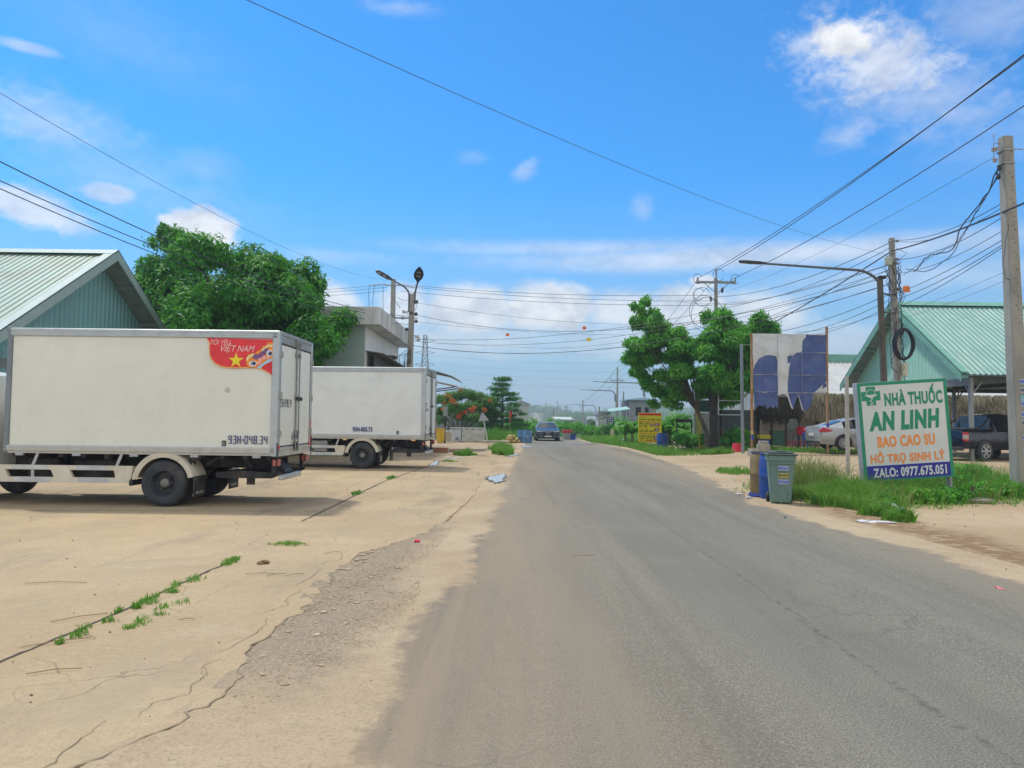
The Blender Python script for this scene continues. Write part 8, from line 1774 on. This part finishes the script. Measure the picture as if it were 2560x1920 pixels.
wire('lowest heavy cable across the road, dipping above the coconut pile', P3(POLEL, .0, hl-2.5), P3(POLE2, lean2*.7, h2-1.55), 1.25, .016)
wire('thin cable across the road just under the crossarm pole span', P3(POLEL, .2, hl-.4), P3(POLE4, 0, h4-2.6), .5, .009)
wire('second thin cable across the road under the crossarm pole span', P3(POLEL, .2, hl-1.35), P3(POLE4, 0, h4-3.2), .35, .008)
wire('black service cable with a clamp from the lamp pole down to behind the first truck', P3(POLEL, -.1, hl-2.75), A(760,925,27), .55, .018)
# medium-voltage lines running over the camera side on the right
for (x4, dz, pxe, pye, Ye, lab, r_) in ((-.02,.40,2600,106,16.5,'upper of the twin power lines to the top right corner',.022),(-1.0,-.0,2600,112,16.9,'lower of the twin power lines to the top right corner',.018),(1.05,.0,2600,238,18,'third power line to the right edge, below the twin lines',.020)):
    wire(lab, P3(POLE4, x4, h4+dz), A(pxe,pye,Ye), .30, r_)
wire('thin pale wire from the big pole insulator over to the crossarm pole', P3(PBIG, pb_lean-.25, pb_h-.45), P3(POLE4, .2, h4-.9), .35, .007, WIREG)
wire('thick black cable from the right edge past the big pole to the tangled pole', A(2600,490,15.2), P3(POLE2, lean2, h2-.45), .10, .030)
wire('thick black cable from the tangled pole down to the tree by the torn billboard', P3(POLE2, lean2, h2-.45), A(1868,842,37.5), .10, .028)
wire('upper of two cables between the big pole and the top of the tangled pole', P3(PBIG, pb_lean, pb_h-1.45), P3(POLE2, lean2+.15, h2-.06), .25, .012)
wire('lower of two cables between the big pole and the top of the tangled pole', P3(PBIG, pb_lean, pb_h-1.55), P3(POLE2, lean2+.15, h2-.10), .30, .010)
wire('cable between the poles below the thick black one', P3(PBIG, pb_lean*.9, pb_h-1.75), P3(POLE2, lean2+.15, h2-.75), .25, .012)
wire('slack cable between the poles ending at the junction box', P3(PBIG, pb_lean*.8, pb_h-2.05), P3(POLE2, lean2+.1, h2-1.25), .22, .010)
wire('first of three low cables between the big pole and the orange tag', P3(PBIG, pb_lean*.7, pb_h-2.25), P3(POLE2, lean2*.9, h2-2.0), .10, .012)
wire('second of three low cables between the big pole and the orange tag', P3(PBIG, pb_lean*.7, pb_h-2.35), P3(POLE2, lean2*.9, h2-2.2), .14, .012)
wire('third of three low cables between the big pole and the orange tag', P3(PBIG, pb_lean*.7, pb_h-2.40), P3(POLE2, lean2*.85, h2-2.5), .12, .012)
wire('faint upper drop wire between the poles over the mint roof', P3(PBIG, pb_lean*.5, pb_h-3.0), P3(POLE2, lean2*.8, h2-2.7), .06, .006, WIREG)
wire('faint lower drop wire between the poles over the mint roof', P3(PBIG, pb_lean*.5, pb_h-3.2), P3(POLE2, lean2*.8, h2-2.9), .08, .006, WIREG)
def path(label, pts, r): 
    m = MB(); V = [A(*p) for p in pts]; Q = []; rr = random.Random(len(label))
    for a, b in zip(V, V[1:]):
        for i in range(5): q = a+(b-a)*i/5; Q.append(q+Vector((rr.uniform(-.02,.02),0,rr.uniform(-.02,.02))))
    Q.append(V[-1]); m.tube(Q, r, 5); tag(m.build('drop_cable', CABLE, fix=False), label, 'cable')
path('braided drop cable hanging from the big pole insulator, longest loop', [(2497,415,17),(2470,480,17.6),(2420,545,18.6),(2398,575,19),(2385,620,20),(2362,632,21),(2325,638,22),(2309,650,22.5),(2300,665,23),(2285,680,24)], .016)
path('second drop cable from the big pole insulator, shorter bend', [(2503,420,17),(2465,490,17.8),(2440,530,18.6),(2410,585,19.6),(2378,640,21),(2340,668,22.5),(2310,680,23.5),(2265,672,25.6)], .012)
path('thin drop wire beside the braided drop cable', [(2505,425,17),(2460,500,18),(2425,560,19.2),(2390,610,20.4),(2330,640,22.5),(2258,688,25.8)], .008)
path('loose wire hanging beside the big pole shaft', [(2522,560,16.7),(2512,620,16.7),(2508,665,16.7),(2516,695,16.7),(2524,700,16.8)], .006)
# bundles leaving the tangled pole to the left
for (dz, px, py, Y, sag, r_, lab) in ((-.12,1790,742,44,.45,.016,'upper cable from the tangled pole to the crossarm pole'),(-.30,1790,762,44,.55,.014,'lower cable from the tangled pole to the crossarm pole'),(-1.05,1540,905,80,.5,.012,'cable from the tangled pole toward the far poles, upper'),(-1.25,1300,868,60,.9,.010,'long slack cable from the tangled pole to the far left'),
        (-1.9,1890,838,36,.25,.014,'cable from the tangled pole to the torn billboard top, left'),(-2.1,1975,838,36,.20,.012,'cable from the tangled pole to the torn billboard top, middle'),(-2.3,2040,836,36,.15,.012,'cable from the tangled pole to the torn billboard top, right'),(-1.6,1600,826,52,.55,.010,'cable from the tangled pole behind the tree tops'),(-.9,1700,755,52,.6,.012,'bundle of cables from the tangled pole over the street-lamp arm'),(-2.45,1985,830,37,.22,.010,'thin cable just under the billboard cables')):
    wire(lab, P3(POLE2, lean2*(1+dz/h2), h2+dz), A(px, py, Y), sag, r_)
for (x4, pxe, pye, lab) in ((-1.0,1530,938,'left line descending from the crossarm pole to the far pole'),(-.02,1543,917,'middle line descending from the crossarm pole to the far pole'),(1.0,1556,938,'right line descending from the crossarm pole to the far pole')):
    wire(lab, P3(POLE4, x4, h4-.0), A(pxe, pye, 110), .9, .016)
for (pxa, pya, pxb, pyb, lab) in ((1530,938,1448,1008,'left line from the far pole down to the valley pole'),(1543,918,1457,1001,'middle line from the far pole down to the valley pole'),(1556,938,1466,1008,'right line from the far pole down to the valley pole')):
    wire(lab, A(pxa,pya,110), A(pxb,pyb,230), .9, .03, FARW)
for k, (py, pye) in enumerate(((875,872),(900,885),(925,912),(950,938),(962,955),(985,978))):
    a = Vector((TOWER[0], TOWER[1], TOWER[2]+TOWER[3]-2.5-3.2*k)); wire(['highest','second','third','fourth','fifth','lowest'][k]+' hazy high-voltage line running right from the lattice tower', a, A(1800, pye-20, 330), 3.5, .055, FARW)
def tagp(px, py, Y, w_, h_, mat, label, rz=0):
    p = at(px, py, Y); m = MB(); m.box(-w_/2, w_/2, -.006, .006, -h_/2, h_/2, .002); m.tube([(-w_*.2,0,h_/2),(0,0,h_/2+.06)], .006, 4); o = m.build('cable_tag', mat); o.location = p; o.rotation_euler = (0, rad(rz), 0); tag(o, label, 'cable tag')
ORT = M('orange tag plate', (.80,.20,.02), .5, var=.08, scale=20); tagp(1269,837,33.5,.16,.115,ORT,'orange tag on the cable above the left lane',-4); tagp(1461,820,31,.15,.12,M('red orange tag plate', (.80,.12,.02), .5),'red-orange tag hanging higher over the right lane',-6); tagp(1472,849,30.5,.18,.13,M('yellow tag plate', (.72,.58,.03), .5),'yellow tag hanging below the red-orange one',-8); tagp(2266,723,26.2,.24,.22,ORT,'orange notice tag beside the tangled pole',-10)

# ---------------------------------------------------------------- the air
hm = bpy.data.materials.new('pale haze'); hm.use_nodes = True; hm.node_tree.nodes.clear(); _o = hm.node_tree.nodes.new('ShaderNodeOutputMaterial'); _v = hm.node_tree.nodes.new('ShaderNodeVolumePrincipled')
_v.inputs['Color'].default_value = (.80,.90,1.0,1); _v.inputs['Density'].default_value = .00075; _v.inputs['Anisotropy'].default_value = .2; hm.node_tree.links.new(_v.outputs[0], _o.inputs['Volume'])
m = MB(); m.box(-1450, 1450, -60, 1750, -14, 60); hz_ = m.build('haze', hm); hz_['kind'] = 'stuff'; hz_['label'] = 'pale haze filling the air over the fields'
